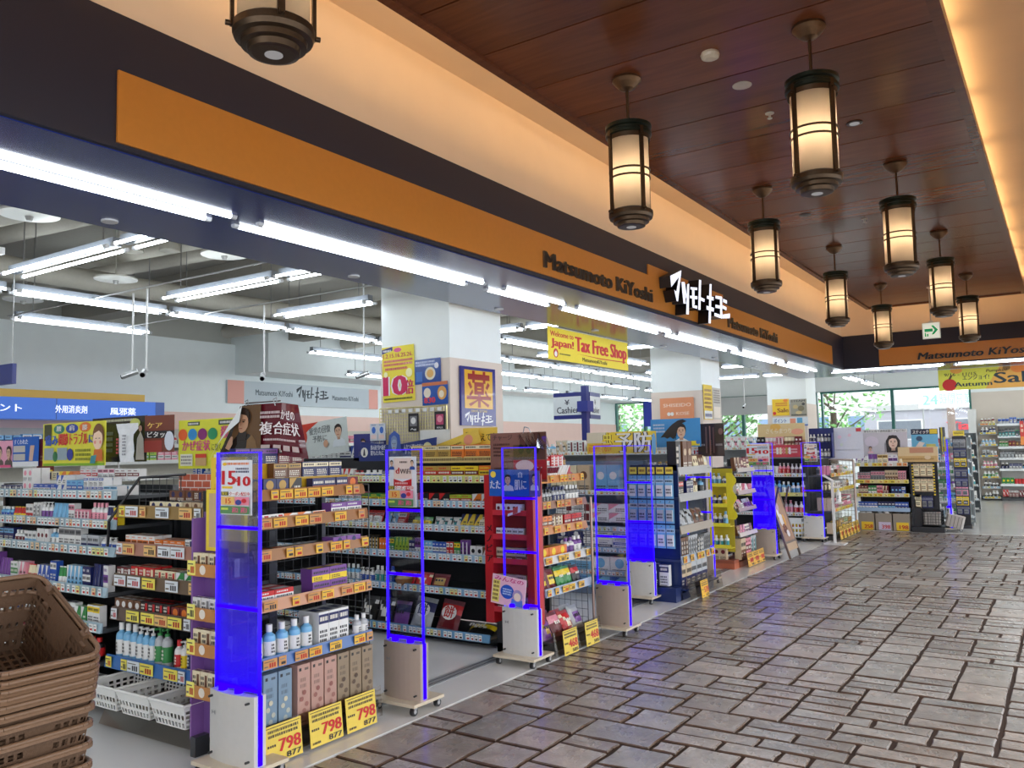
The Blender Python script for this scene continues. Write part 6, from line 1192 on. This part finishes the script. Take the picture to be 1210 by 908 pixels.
for k, (u, z, c) in enumerate(((.44, 1.73, 'white'), (.75, 1.735, 'pink'))):
    card('cable_pack', 'black hanging accessory pack with %s print on the wire grid panel' % c, 'pack', C1, u-.02, -.10, z, .12, .17, [('r', .15, .85, .3, .85, (120, 120, 126) if k == 0 else (190, 70, 110)), ('e', .5, .6, .25, .18, c), ('t', 'WALK' if k else 'Ag', .2, .8, .1, .1, (230, 230, 230), .03)], (24, 24, 28))
for k in range(2): card('insole_pack', 'clear pack with blue round heel pad beside the wire grid panel, %s of two' % ('left', 'right')[k], 'pack', C1, -.06+k*.1, -.10, 1.66, .095, .16, [('e', .5, .62, .26, .2, (60, 110, 200)), ('r', .15, .85, .1, .35, (236, 210, 206)), ('s', .2, .8, .88, .96, (90, 110, 160), 1)], (212, 218, 228))
# drugstore sign on the other face of the column
C1b = Fr(-4.644, 5.98, RX)
YK = thing('drugstore_sign', 'tall blue and gold drugstore sign with a red kanji on the first column', 'sign', C1b.w(.12, -.03, 1.78), RX); m = MB(); m.box(0, .55, 0, .022, 0, .55, (34, 44, 130)); m.build('board', 'gloss', YK)
m = MB(); m.rect(.05, .50, .16, .52, -.001, (226, 176, 50)); rd = (150, 32, 34)
for pg in ([(.1, .43), (.45, .43), (.45, .485), (.1, .485)], [(.17, .40), (.21, .40), (.21, .515), (.17, .515)], [(.34, .40), (.38, .40), (.38, .515), (.34, .515)], [(.2, .29), (.355, .29), (.355, .41), (.2, .41)], [(.13, .415), (.17, .36), (.14, .34), (.1, .39)], [(.12, .29), (.17, .34), (.18, .31), (.135, .27)], [(.42, .415), (.38, .36), (.41, .34), (.45, .39)], [(.43, .28), (.38, .34), (.37, .31), (.42, .26)], [(.08, .245), (.47, .245), (.47, .278), (.08, .278)], [(.255, .17), (.3, .17), (.3, .29), (.255, .29)], [(.26, .25), (.29, .25), (.14, .18), (.11, .2)], [(.27, .25), (.3, .25), (.44, .2), (.42, .175)]): m.shape(pg, -.002, rd)
m.rect(.245, .31, .355, .366, -.003, (226, 176, 50)); m.rect(.245, .31, .325, .336, -.003, (226, 176, 50)); m.build('print', 'gloss', YK)
m = MB(); m.text('DRUG STORE', .15, .4, .125, .022, -.001, (214, 190, 120), .04)
for pg in logo_polys(.05, .50, .015, .10): m.shape(pg, -.001, (230, 234, 240))
m.build('lettering', 'gloss', YK)
# second column: cosmetics sign and posters
C2 = Fr(-5.48, 12.24)
card('cosmetics_sign', 'orange sign with thin white cosmetics lettering on the second column', 'sign', C2, .15, -.02, 1.80, .56, .50, [('t', 'SHISEIDO', .1, .92, .72, .11, (250, 226, 206), .01), ('e', .26, .5, .05, .06, (240, 236, 230)), ('e', .36, .5, .05, .06, (240, 236, 230)), ('t', 'KOSE', .48, .86, .46, .1, (250, 226, 206), .015), ('t', 'Mélvita', .1, .9, .2, .11, (250, 226, 206), .02)], (226, 148, 104), mat='paint')
C2b = Fr(-4.644, 12.25, RX)
card('column_poster', 'yellow poster on the second column', 'poster', C2b, .03, -.012, 1.95, .38, .54, [('s', .1, .9, .3, .9, (150, 100, 40), 5), ('r', .05, .95, .02, .25, (226, 230, 232)), ('s', .1, .9, .05, .2, (50, 60, 120), 1)], (236, 206, 80), mat='paper')
card('column_notice', 'grey text notice beside the yellow poster on the second column', 'poster', C2b, .43, -.012, 1.96, .36, .50, [('s', .1, .9, .5, .95, (110, 100, 90), 6), ('r', .1, .9, .05, .4, (236, 226, 210))], (204, 200, 190), mat='paper')
card('hair_poster', 'sky blue poster of a woman with wind blown dark hair above the blue rack', 'poster', F0, -3.88, 8.62, 1.54, .58, .31, face(.62, .55, .22, hair=(40, 34, 36), coat=(226, 232, 238), asp=.52)+[('p', [(.2, .34), (.28, .5), (.36, .66), (.46, .82), (.56, .93), (.66, .97), (.74, .9), (.66, .84), (.58, .72), (.54, .55), (.52, .4), (.46, .28), (.4, .36), (.34, .3), (.28, .36)], (36, 30, 34)), ('r', .6, .98, .04, .2, (236, 220, 60)), ('e', .07, .14, .05, .09, (226, 70, 90)), ('e', .95, .16, .04, .07, (50, 120, 200)), ('s', .06, .3, .5, .85, (190, 216, 240), 3)], (70, 150, 216), mat='gloss', leg=0.1)
card('dark_serum_poster', 'dark brown poster of tall slim bottles right of the sky blue poster', 'poster', F0, -3.42, 8.84, 1.43, .30, .36, [('r', .3, .36, .1, .9, (110, 84, 80)), ('r', .45, .5, .05, .92, (140, 100, 90)), ('r', .58, .63, .1, .88, (100, 70, 66)), ('e', .88, .75, .09, .1, (120, 84, 80)), ('s', .1, .3, .3, .4, (160, 150, 150), 1), ('s', .68, .95, .3, .4, (150, 140, 140), 1)], (60, 48, 48), mat='gloss', leg=0.12)
# third column
C3 = Fr(-5.45, 18.29)
card('sale_poster', 'yellow and orange autumn sale poster on the third column', 'poster', C3, .11, -.012, 2.16, .36, .36, [('t', 'Sale', .3, .95, .2, .26, (120, 50, 20), .05), ('s', .2, .9, .55, .8, (200, 90, 40), 2), ('e', .12, .15, .1, .1, (206, 40, 40)), ('e', .8, .9, .14, .1, (236, 140, 50))], (240, 200, 50), mat='paper')
card('cooking_poster', 'busy monochrome cooking poster right of the sale poster on the third column', 'poster', C3, .50, -.012, 2.14, .34, .36, [('t', 'STEAM', .04, .9, .84, .12, (50, 50, 54), .04), ('e', .3, .55, .16, .12, (200, 180, 130)), ('e', .65, .45, .2, .16, (120, 110, 80)), ('e', .5, .2, .2, .1, (210, 190, 140)), ('e', .8, .7, .1, .08, (60, 60, 60)), ('s', .05, .95, .02, .12, (60, 60, 60), 1)], (160, 156, 140), mat='paper')
card('blue_notice', 'white and blue notice strip below the sale poster on the third column', 'poster', C3, .10, -.012, 1.93, .75, .19, [('t', 'ポイント', .04, .4, .4, .4, (40, 80, 150), .04), ('r', .5, .66, .2, .85, (226, 150, 120)), ('r', .7, .85, .2, .9, (90, 160, 200)), ('r', 0, 1, 0, .14, (60, 110, 190))], (222, 230, 236), mat='paper')
# topper of the wire sided shelf
FT = Fr(-3.62, 14.4)
t = thing('navy_counter_rack', 'navy counter rack of small bottles on the wire sided end shelf', 'rack', FT.w(-.05, .1, 1.30)); m = MB(); m.box(0, .40, .10, .12, 0, .5, (30, 40, 110)); m.box(0, .4, -.02, .12, 0, .015, (30, 40, 110)); m.box(.0, .4, -.01, .1, .25, .262, (30, 40, 110)); m.box(.39, .4, -.02, .12, 0, .42, (40, 50, 130)); m.build('frame', 'plastic', t)
fz = Fr(FT.x-.05, FT.y+.1)
for q, z in enumerate((1.316, 1.563)): fill(fz, .02, .38, z, '%s, navy counter rack' % ('lower shelf', 'upper shelf')[q], ['perfume_bottle'], pal('silver/navy navy/silver white/navy grey/white'), (.05, .06), (.13, .16), (.04, .05), 1, 210+q, (2, 3), d0=.01, styles=[0, 1])
card('white_flower_board', 'large pale board with faint flowers and red corner mark on the wire sided shelf', 'board', FT, .28, .22, 1.28, .52, .52, [('e', .3, .7, .06, .06, (226, 196, 214)), ('e', .45, .6, .08, .07, (206, 210, 226)), ('e', .6, .75, .05, .05, (226, 190, 206)), ('e', .35, .45, .05, .05, (200, 214, 206)), ('r', .8, .95, .86, .97, (190, 30, 44)), ('s', .1, .9, .25, .33, (190, 196, 206), 1)], (206, 210, 222), mat='card', rzz=.1)
# counter posters across the end
F5 = Fr(-3.22, 15.95)
card('skin_care_poster', 'wide pale lilac poster of a smiling long haired woman on the low black cosmetics shelf', 'poster', F5, .12, .12, 1.30, .74, .47, [('r', 0, 1, .88, 1, (220, 220, 222)), ('t', 'あなたに合う透明美肌ケアはどれ?', .04, .96, .90, .07, (60, 56, 60), .03), ('e', .2, .55, .16, .2, (214, 206, 222))]+face(.68, .50, .22, skin=(240, 208, 190), hair=(46, 36, 38), coat=(230, 220, 222), asp=.62, long=True)+face(.17, .28, .07, hair=(60, 40, 40), coat=(230, 190, 200), asp=.62), (206, 202, 212), mat='gloss', leg=0.08)
card('sun_stick_poster', 'blue and black poster with yellow writing right of the skin care poster', 'poster', F5, .92, .14, 1.32, .42, .44, [('r', 0, 1, .78, 1, (30, 36, 60)), ('t', 'スティック', .06, .66, .82, .12, (240, 240, 240), .04), ('r', .7, .98, .8, .98, (230, 200, 50)), ('p', [(0, .1), (.3, .5), (.5, .45), (.2, .0)], (226, 214, 206)), ('r', .55, .9, .1, .4, (200, 196, 110)), ('e', .3, .62, .12, .1, (50, 80, 110))], (110, 180, 216), mat='gloss')
card('black_edge_poster', 'narrow black and yellow folded poster at the right of the blue one', 'poster', F5, 1.36, .18, 1.36, .09, .42, [('r', .3, .5, 0, 1, (226, 206, 60)), ('r', .7, 1, 0, .6, (226, 206, 60)), ('r', .5, .7, .2, .6, (90, 150, 190))], (30, 32, 36), mat='gloss')
card('beige_counter_display', 'beige counter display box at the right end of the low cosmetics shelf', 'display', F5, .72, -.05, 1.19, .62, .26, [('r', 0, 1, .0, .4, (206, 170, 110)), ('s', .1, .9, .1, .3, (160, 120, 60), 1), ('r', .3, .9, .6, .95, (196, 140, 110)), ('e', .75, .3, .08, .14, (220, 196, 160))], (222, 196, 150), th=.1)
# hanging banners
t = thing('tax_free_banner', 'yellow hanging banner with red tax free lettering below the soffit edge', 'banner', (-4.53, 7.52, 2.50), RX)
m = MB(); m.box(0, 1.93, 0, .004, 0, .355, (244, 220, 60)); m.build('cloth', 'paper', t)
m = MB(); rdd = (206, 40, 40)
m.text('Welcome to', .05, .55, .255, .06, -.001, rdd, .05); m.text('Japan!', .07, .55, .15, .085, -.001, rdd, .07); m.text('Tax Free Shop', .60, 1.88, .135, .17, -.001, rdd, .10); m.text('MatsumotoKiYoshi', .75, 1.35, .03, .045, -.001, (60, 50, 20), .05); m.build('lettering', 'paper', t)
m = MB(); m.ell(.16, .075, .05, .05, -.001, rdd); m.ell(.16, .065, .03, .03, -.0016, (240, 230, 230)); m.shape([(.15, .075), (.16, .115), (.17, .075)], -.0018, (240, 230, 230)); m.shape([(.62, .105), (1.2, .085), (1.86, .095), (1.86, .105), (1.2, .097)], -.001, rdd); scribble(m, .24, .48, .06, .085, -.001, (80, 70, 40), 1, 2); m.build('print', 'paper', t)
m = MB(); m.tube((0, 0, .352), (1.93, 0, .352), .006, (220, 220, 214), 6); m.path([(.9, 0, .352), (.93, 0, .40), (.98, 0, .352)], .004, (60, 60, 60), 5); m.build('hanging_bar', 'metal', t)
t = thing('autumn_sale_banner', 'yellow orange autumn sale banner hanging below the end soffit at the right', 'banner', (-1.95, 17.25, 2.47))
m = MB(); m.box(0, 2.2, 0, .004, 0, .395, (228, 224, 80)); m.build('cloth', 'paper', t)
m = MB(); m.shape([(.75, 0), (2.2, 0), (2.2, .395), (1.0, .395)], -.001, (238, 178, 84)); m.ell(.18, .1, .12, .11, -.002, (206, 44, 40)); m.shape([(.16, .2), (.2, .2), (.24, .28), (.2, .27)], -.002, (90, 60, 40)); m.ell(1.28, .34, .12, .08, -.002, (240, 140, 60)); m.ell(1.1, .36, .06, .05, -.0026, (150, 110, 60)); m.ell(2.0, .32, .14, .1, -.002, (236, 226, 90)); m.ell(.3, .36, .1, .06, -.002, (240, 170, 70)); m.build('print', 'paper', t)
m = MB(); dk = (44, 60, 66); m.text('9/16 - 11/15', .1, .62, .26, .055, -.003, (60, 60, 50), .02); m.text('エンジョイ!', .40, .82, .18, .075, -.003, dk, .04); m.text('Autumn', .26, .86, .06, .085, -.003, dk, .035); m.text('Sale', .9, 1.62, .09, .2, -.003, dk, .03); m.text('Pumpkin!', .78, 1.1, .30, .05, -.003, (90, 70, 40), .03, .2); m.build('lettering', 'paper', t)
m = MB(); m.tube((0, 0, .39), (2.2, 0, .39), .006, (220, 220, 214), 6); m.build('hanging_bar', 'metal', t)
t = thing('exit_sign', 'lit white exit sign with a green arrow hanging between the last lanterns', 'sign', (-1.70, 13.5, 3.045)); m = MB(); m.box(0, .235, 0, .05, 0, .235, (226, 228, 222)); m.build('case', 'plastic', t)
m = MB(); m.rect(.008, .227, .008, .227, -.001, (238, 240, 220)); m.build('lit_panel', 'litsign', t)
m = MB(); gr = (0, 140, 84); m.shape([(.03, .1), (.14, .1), (.14, .145), (.03, .145)], -.002, gr); m.shape([(.12, .055), (.15, .055), (.21, .122), (.15, .19), (.12, .19), (.165, .122)], -.002, gr); m.shape([(.03, .03), (.05, .03), (.05, .07), (.03, .07)], -.002, gr); m.shape([(.06, .03), (.08, .03), (.08, .07), (.06, .07)], -.002, gr); m.ell(.04, .08, .01, .01, -.002, gr); m.build('print', 'litsign', t)
m = MB(); m.tube((.117, .025, .235), (.117, .025, .74), .008, (200, 190, 176), 6); m.box(.09, .145, 0, .05, .235, .26, (220, 214, 200)); m.lathe([(.03, .745), (.03, .765)], (214, 200, 180), 12, (.117, .025, 0)); m.build('stem', 'plastic', t)
# cashier sign
t = thing('cashier_sign', 'hanging navy cross sign with two white cashier panels deep in the shop', 'sign', (-6.0, 11.0, 1.65)); m = MB(); m.box(-.045, .045, -.045, .045, .0, .83, (38, 46, 120)); m.box(-.09, .09, -.09, .09, .44, .60, (44, 54, 140)); m.build('post', 'plastic', t); m = MB(); m.tube((0, 0, .83), (-.03, 0, 1.4), .006, (170, 170, 170), 5); m.build('wire', 'metal', t)
for k, a in enumerate((.0, math.radians(100))):
    m = MB(); m.box(0, .5, 0, .03, 0, .40, (40, 48, 124)); o = m.build('side_panel', 'plastic', t); o.rotation_euler = (0, 0, a); o.location = (-.54, -.02, .34) if k == 0 else (.05, .06, .34)
    m = MB(); m.rect(0.0, .5, .06, .34, -.001, (222, 228, 232)); m.text('¥', .2, .28, .215, .08, -.002, (50, 54, 70), .03); m.text('Cashier', .06, .44, .09, .10, -.002, (50, 54, 70), .03); m.build('lettering', 'plastic', o)
# back wall sign and blue header
t = thing('back_wall_sign', 'long pale grey shop name sign with pink ends on the far left wall', 'sign', (-12.45, 9.55, 2.48), RX); m = MB(); m.box(0, 3.9, 0, .05, 0, .42, (196, 206, 212)); m.build('board', 'paint', t); m = MB(); m.rect(0, .36, 0, .42, -.001, (236, 170, 156)); m.rect(3.62, 3.9, 0, .42, -.001, (236, 170, 156)); m.build('end_panel', 'paint', t)
m = MB(); m.text('Matsumoto KiYoshi', .62, 1.5, .17, .11, -.002, (70, 84, 92), .03); m.build('lettering', 'paint', t); m = MB(); m.text('Matsumoto KiYoshi', 2.55, 3.3, .15, .10, -.002, (70, 84, 92), .03); m.build('lettering', 'paint', t); m = MB()
for pg in logo_polys(1.6, 2.45, .12, .24): m.shape(pg, -.002, (54, 62, 70))
m.build('lettering', 'paint', t)
t = thing('blue_header_sign', 'long lit blue category header with yellow ledge above the left wall shelf', 'sign', (-11.7, 2.5, 2.10), RX); m = MB(); m.box(0, 5.3, 0, .3, 0, .29, (58, 104, 196)); m.build('board', 'litsign', t); m = MB(); m.box(0, 5.0, .05, .34, .29, .40, (236, 190, 90)); m.build('yellow_ledge', 'paint', t); m = MB(); m.box(5.15, 5.3, -.004, 0, 0, .29, (48, 88, 176)); m.box(3.63, 3.64, -.003, 0, 0, .29, (40, 80, 160)); m.build('joint', 'plastic', t)
for tx_, a_, b_, z_ in (('サプリメント', 2.25, 3.17, .10), ('外用消炎剤', 3.62, 4.07, .10), ('風邪薬', 4.42, 4.82, .09)): m = MB(); m.text(tx_, a_, b_, z_, .085, -.004, (240, 244, 250), .03); m.build('lettering', 'litface', t)
t = thing('navy_hanging_sign', 'plain navy sign hanging from the open ceiling at the left edge', 'sign', (-7.22, 3.22, 2.14)); m = MB(); m.box(0, .42, 0, .03, 0, .16, (40, 50, 120)); m.build('board', 'plastic', t); m = MB(); m.tube((.1, .015, .17), (.1, .015, .95), .004, (160, 160, 160), 5); m.tube((.38, .015, .17), (.38, .015, .95), .004, (160, 160, 160), 5); m.build('wire', 'metal', t)
# ------------------------------------------------------------------ folding sign, folded rack, sanitizer stand
t = thing('folding_sign', 'leaning folding sign with a framed picture at the edge of the paving', 'folding sign', (-3.22, 11.55, 0), RX); t.rotation_euler = (0, 0, RX)
A = Matrix.Rotation(-.30, 4, 'X')
m = MB(); m.box(.03, .50, .0, .012, .22, .98, (176, 140, 116), M=A); m.build('picture_panel', 'gloss', t)
m = MB()
for u in (0, .50): m.box(u, u+.03, -.006, .02, 0, 1.0, (132, 120, 112), M=A)
m.box(.03, .50, -.006, .02, .97, 1.0, (132, 120, 112), M=A); m.box(.03, .50, -.006, .02, .20, .23, (132, 120, 112), M=A); m.box(.03, .50, .0, .008, .10, .20, (206, 180, 150), M=A); m.build('front_frame', 'metal', t)
B_ = Matrix.Translation((0, .36, 0)) @ Matrix.Rotation(.24, 4, 'X')
m = MB()
for u in (0, .50): m.box(u, u+.025, -.01, .01, 0, .98, (112, 104, 100), M=B_)
m.box(.025, .50, -.01, .01, .3, .33, (112, 104, 100), M=B_); m.build('rear_frame', 'metal', t)
m = MB()
for e in ((.2, .52, .1, .09, (236, 232, 240)), (.22, .40, .09, .07, (120, 70, 60)), (.16, .72, .09, .08, (206, 170, 200)), (.22, .84, .07, .05, (150, 110, 190)), (.12, .62, .05, .06, (240, 240, 244)), (.28, .33, .06, .05, (240, 236, 240)), (.29, .52, .05, .08, (226, 170, 90))):
    q = [A @ Vector((e[0]+e[2]*math.cos(2*PI*k/12), -.001, e[1]+e[3]*math.sin(2*PI*k/12))) for k in range(12)]; q = [(p[0], p[1]-.0008*(1+len(m.f)), p[2]) for p in q]; m.poly(q, e[4])
m.build('picture', 'gloss', t)
t = thing('folded_wire_rack', 'dark folded wire rack on casters leaning behind the folding sign', 'rack', (-3.47, 11.60, 0), RX)
m = MB()
for k in range(26): zz = .12+k*.038; m.tube((.0, .0+.05*k/26, zz), (.30-.10*(max(0, k-14)/12), .05*k/26, zz+.05), .009, (44, 46, 60), 5)
m.build('rail_bar', 'plastic', t); m = MB(); m.path([(0, 0, .05), (0, .05, 1.12)], .012, (60, 60, 66), 6); m.path([(.30, 0, .05), (.30, .03, .75), (.18, .05, 1.15)], .012, (60, 60, 66), 6); m.box(0, .3, -.02, .02, .05, .08, (60, 60, 66)); m.build('frame', 'plastic', t)
for u in (.02, .28): m = MB(); m.tube((u-.015, 0, .03), (u+.015, 0, .03), .03, (30, 30, 32), 10); m.build('caster', 'plastic', t)
t = thing('sanitizer_stand', 'slim white sanitizer stand with flat foot at the edge of the paving', 'stand', (-3.08, 13.5, 0)); m = MB(); m.box(-.018, .018, -.016, .016, .02, .98, (226, 224, 222)); m.build('post', 'plastic', t); m = MB(); m.box(-.14, .16, -.13, .13, 0, .018, (220, 218, 216)); m.build('foot', 'plastic', t)
m = MB(); m.box(-.16, .02, -.05, .05, 0, .02, (226, 222, 220), M=Matrix.Translation((0, 0, .96)) @ Matrix.Rotation(.55, 4, 'Y')); m.build('tilted_tray', 'plastic', t); m = MB(); m.box(.0, .13, -.05, .05, .86, .875, (226, 224, 222)); m.tube((.12, -.04, .9), (.20, -.06, .93), .006, (220, 220, 220), 6); m.build('bracket', 'plastic', t)
item('sanitizer_bottle', 'white pump bottle of sanitizer on the slim white stand', 'bottle', m_bottle(.075, .22, .075, 'white', 'white', 5), Fr(-3.08, 13.5), .085, -.04, .64)
m = MB(); m.box(.04, .14, -.06, .06, .62, .64, (226, 224, 222)); m.build('cup_holder', 'plastic', t)
# ------------------------------------------------------------------ ceiling of the shop: ducts, discs, cameras
DG = (176, 172, 160)
def duct(label, pts, r, col=DG, n=12, name='duct'):
    m = MB(); m.path(pts, r, col, n)
    for p in pts[1:-1]: m.lathe([(r*.5, -r*.8), (r, -r*.2), (r, r*.2), (r*.5, r*.8)], col, n, p)
    return tag(m.build(name, 'matte'), label, 'duct')
duct('fat wrapped duct bending down above the first hanging light', [(-9.5, 3.0, 3.62), (-6.0, 3.5, 3.62), (-4.6, 4.3, 3.62)], .13)
duct('wrapped duct running beside the fat duct near the soffit', [(-9.5, 3.6, 3.66), (-6.2, 3.95, 3.66), (-4.6, 4.6, 3.66)], .10)
duct('thin long pipe crossing the open ceiling above the second light row', [(-10.5, 4.4, 3.58), (-4.6, 5.1, 3.58)], .075)
duct('middle pipe crossing the open ceiling behind the thin long pipe', [(-10.5, 5.2, 3.7), (-4.6, 5.7, 3.7)], .09)
duct('long pale duct running along the shop over the middle lights', [(-8.2, 1.5, 3.36), (-8.2, 14, 3.36)], .11)
duct('short upright elbow duct beside the white ceiling disc', [(-7.3, 4.5, 3.5), (-7.3, 4.5, 3.9)], .11)
duct('second short upright elbow duct beside the white ceiling disc', [(-7.0, 4.7, 3.5), (-7.0, 4.7, 3.9)], .09)
duct('far cross duct above the lights behind the first column', [(-11.5, 8.8, 3.6), (-4.7, 8.8, 3.6)], .12)
duct('farther cross duct over the middle of the shop', [(-11.5, 11.5, 3.65), (-4.7, 11.2, 3.65)], .12)
duct('last cross duct near the cashier sign', [(-11.5, 14.5, 3.6), (-4.7, 14.5, 3.6)], .12)
for k, (y, h) in enumerate(((2.4, .25), (6.6, .35), (10.2, .35), (13.8, .35), (17.6, .35))):
    m = MB(); m.box(-12.5, -4.5, y, y+.35, 3.95-h, 3.95, (150, 146, 136)); struct(m.build('ceiling_beam', 'matte'))
for k, (x, y, lab) in enumerate(((-6.15, 3.0, 'left of the first hanging light'), (-7.77, 4.63, 'above the first security cameras'), (-6.09, 4.63, 'beside the second light row'), (-9.54, 4.61, 'far left, low over the rear lights'), (-6.6, 8.4, 'behind the first column'))):
    t = thing('ceiling_disc', 'round white ceiling disc hung on a rod, '+lab, 'ceiling disc', (x, y, 3.3)); m = MB(); m.lathe([(.0, -.0), (.2, .01), (.2, .025), (.02, .04)], (214, 214, 206), 24); m.build('disc', 'plastic', t); m = MB(); m.tube((0, 0, .03), (0, 0, .65), .007, (190, 188, 178), 6); m.lathe([(.02, -.03), (.03, -.0)], (150, 150, 146), 10); m.build('rod', 'plastic', t)
for k, (x, y, z0, dx, lab) in enumerate(((-6.82, 4.23, 2.28, -.10, 'left one of the near pair'), (-6.55, 4.19, 2.27, .10, 'right one of the near pair'), (-6.44, 5.36, 2.30, .10, 'single one past the near pair'), (-6.18, 6.47, 2.37, -.12, 'near the first column'), (-6.6, 16.2, 2.62, -.2, 'left of three near the back blind'), (-6.2, 16.4, 2.66, .2, 'middle of three near the back blind'), (-5.6, 17.2, 2.36, 0, 'lowest of three near the back blind'))):
    t = thing('security_camera', 'small silver camera on a long white pole, '+lab, 'security camera', (x, y, z0)); m = MB(); m.tube((0, 0, .03), (0, 0, (3.0 if k < 3 else 3.95)-z0), .009, (214, 216, 216), 8); m.build('pole', 'plastic', t)
    m = MB(); c = Vector((0, -.02, 0)); d = Vector((dx, -.09, -.05)).normalized()*.07; m.tube(c-d, c+d, .024, (196, 198, 200), 12); m.tube(c+d, c+d*1.12, .02, (20, 20, 22), 12); m.build('camera_body', 'metal', t); m = MB(); m.lathe([(.012, .0), (.02, .015), (.012, .04)], (180, 182, 184), 8); m.build('joint', 'plastic', t)
m = MB(); m.tube((-9, 4.2, 3.02), (-4.8, 4.2, 3.02), .009, (190, 192, 192), 6); tag(m.build('lighting_rail', 'metal'), 'thin grey rail carrying the near pair of cameras', 'rail')
m = MB(); m.tube((-9, 5.37, 3.02), (-4.8, 5.37, 3.02), .009, (190, 192, 192), 6); tag(m.build('lighting_rail', 'metal'), 'thin grey rail carrying the single camera', 'rail')
t = thing('ceiling_vent', 'square white air vent at the left edge under the ducts', 'vent', (-6.9, 2.75, 3.1)); m = MB(); m.box(-.3, .3, -.3, -.22, 0, .05, (220, 222, 222)); m.box(-.3, .3, .22, .3, 0, .05, (220, 222, 222)); m.box(-.3, -.22, -.22, .22, 0, .05, (220, 222, 222)); m.box(.22, .3, -.22, .22, 0, .05, (220, 222, 222)); m.build('frame', 'plastic', t)
for k in range(6): m = MB(); m.box(-.22, .22, -.2+k*.07, -.17+k*.07, .02, .03, (170, 172, 172), M=Matrix.Identity(4)); m.build('slat', 'plastic', t)
m = MB(); m.box(-.26, .26, -.26, .26, .06, .8, (120, 120, 116)); m.build('box_duct', 'matte', t)
ceil_fit('smoke_detector', 'white round smoke detector, nearest fitting on the wooden ceiling', 'smoke detector', -1.59, 4.53, [(.05, 0), (.055, .015), (.05, .03), (.03, .04), (.0, .042)], (226, 214, 190))
ceil_fit('ceiling_speaker', 'flat white disc behind the smoke detector on the wooden ceiling', 'ceiling speaker', -1.58, 5.07, [(.06, 0), (.06, .004), (.02, .008), (.0, .008)], (206, 196, 180))
ceil_fit('sprinkler_head', 'small sprinkler head between the two nearest lantern pairs', 'sprinkler', -1.57, 5.62, [(.03, 0), (.03, .005), (.008, .008), (.008, .035), (.016, .036), (.016, .04)], (206, 200, 186))
ceil_fit('sprinkler_head', 'small sprinkler head farther along between the third lantern pair', 'sprinkler', -1.59, 8.92, [(.03, 0), (.03, .005), (.008, .008), (.008, .035), (.016, .036), (.016, .04)], (206, 200, 186))
ceil_fit('downlight', 'round recessed downlight right of the nearest right hand lantern', 'downlight', -1.13, 6.16, [(.055, 0), (.055, .006), (.04, .007)], (60, 44, 34))
ceil_fit('downlight_lens', 'glowing lens of the recessed downlight at the right', 'downlight', -1.13, 6.16, [(.036, .004), (.034, .009)], (255, 240, 220), mat='spot_led')
ceil_fit('downlight', 'round recessed downlight beside the second shop side lantern', 'downlight', -2.04, 8.38, [(.055, 0), (.055, .006), (.04, .007)], (60, 44, 34))
# sanitizer and small extras: rows of goods behind the first shelves
f23 = Fr(-9.5, 6.6)
unit('rear_aisle_shelf', 'long shelf behind the snack shelf seen over the first end shelf', 'shelf', f23, 3.9, [(1.5,), (1.3,), (1.0,)], .4, 1.45, .1, body=(150, 150, 146), rail=(206, 214, 216), railh=.05, seed=23)
for k, z in enumerate((1.465, 1.265)): fill(f23, .2, 3.8, z, ORD[k]+' tier, rear aisle shelf', ['carton', 'lotion_bottle', 'tall_carton'], PCOOL+PMED+PPINK, (.06, .09), (.12, .17) if k else (.14, .2), (.05, .07), 1, 220+k, (2, 4))
f24 = Fr(-6.9, 10.4)
unit('middle_aisle_shelf', 'shelf of white goods behind the brown poster and red tier', 'shelf', f24, 2.8, [(1.5,), (1.2,), (.9,)], .4, 1.45, .1, body=(170, 174, 176), rail=(206, 214, 216), railh=.05, seed=24)
for k, z in enumerate((1.465, 1.165)): fill(f24, .1, 2.7, z, ORD[k]+' tier, middle aisle shelf', ['carton', 'lotion_bottle', 'refill_pouch'], PCOOL+PPINK, (.08, .11), (.14, .2), (.05, .07), 1, 230+k, (2, 4))
f25 = Fr(-6.6, 16.6)
unit('window_aisle_shelf', 'shelf of white refill bags below the beige blind window', 'shelf', f25, 2.2, [(1.5,), (1.2,)], .4, 1.45, .1, body=(170, 174, 176), rail=(206, 214, 216), railh=.05, seed=25)
fill(f25, .1, 2.1, 1.465, 'top tier, window aisle shelf', ['refill_pouch'], pal('white/silver white/pink silver/white white/sky'), (.14, .17), (.2, .26), (.06, .07), 1, 240, (1, 3), styles=[0, 1, 2])
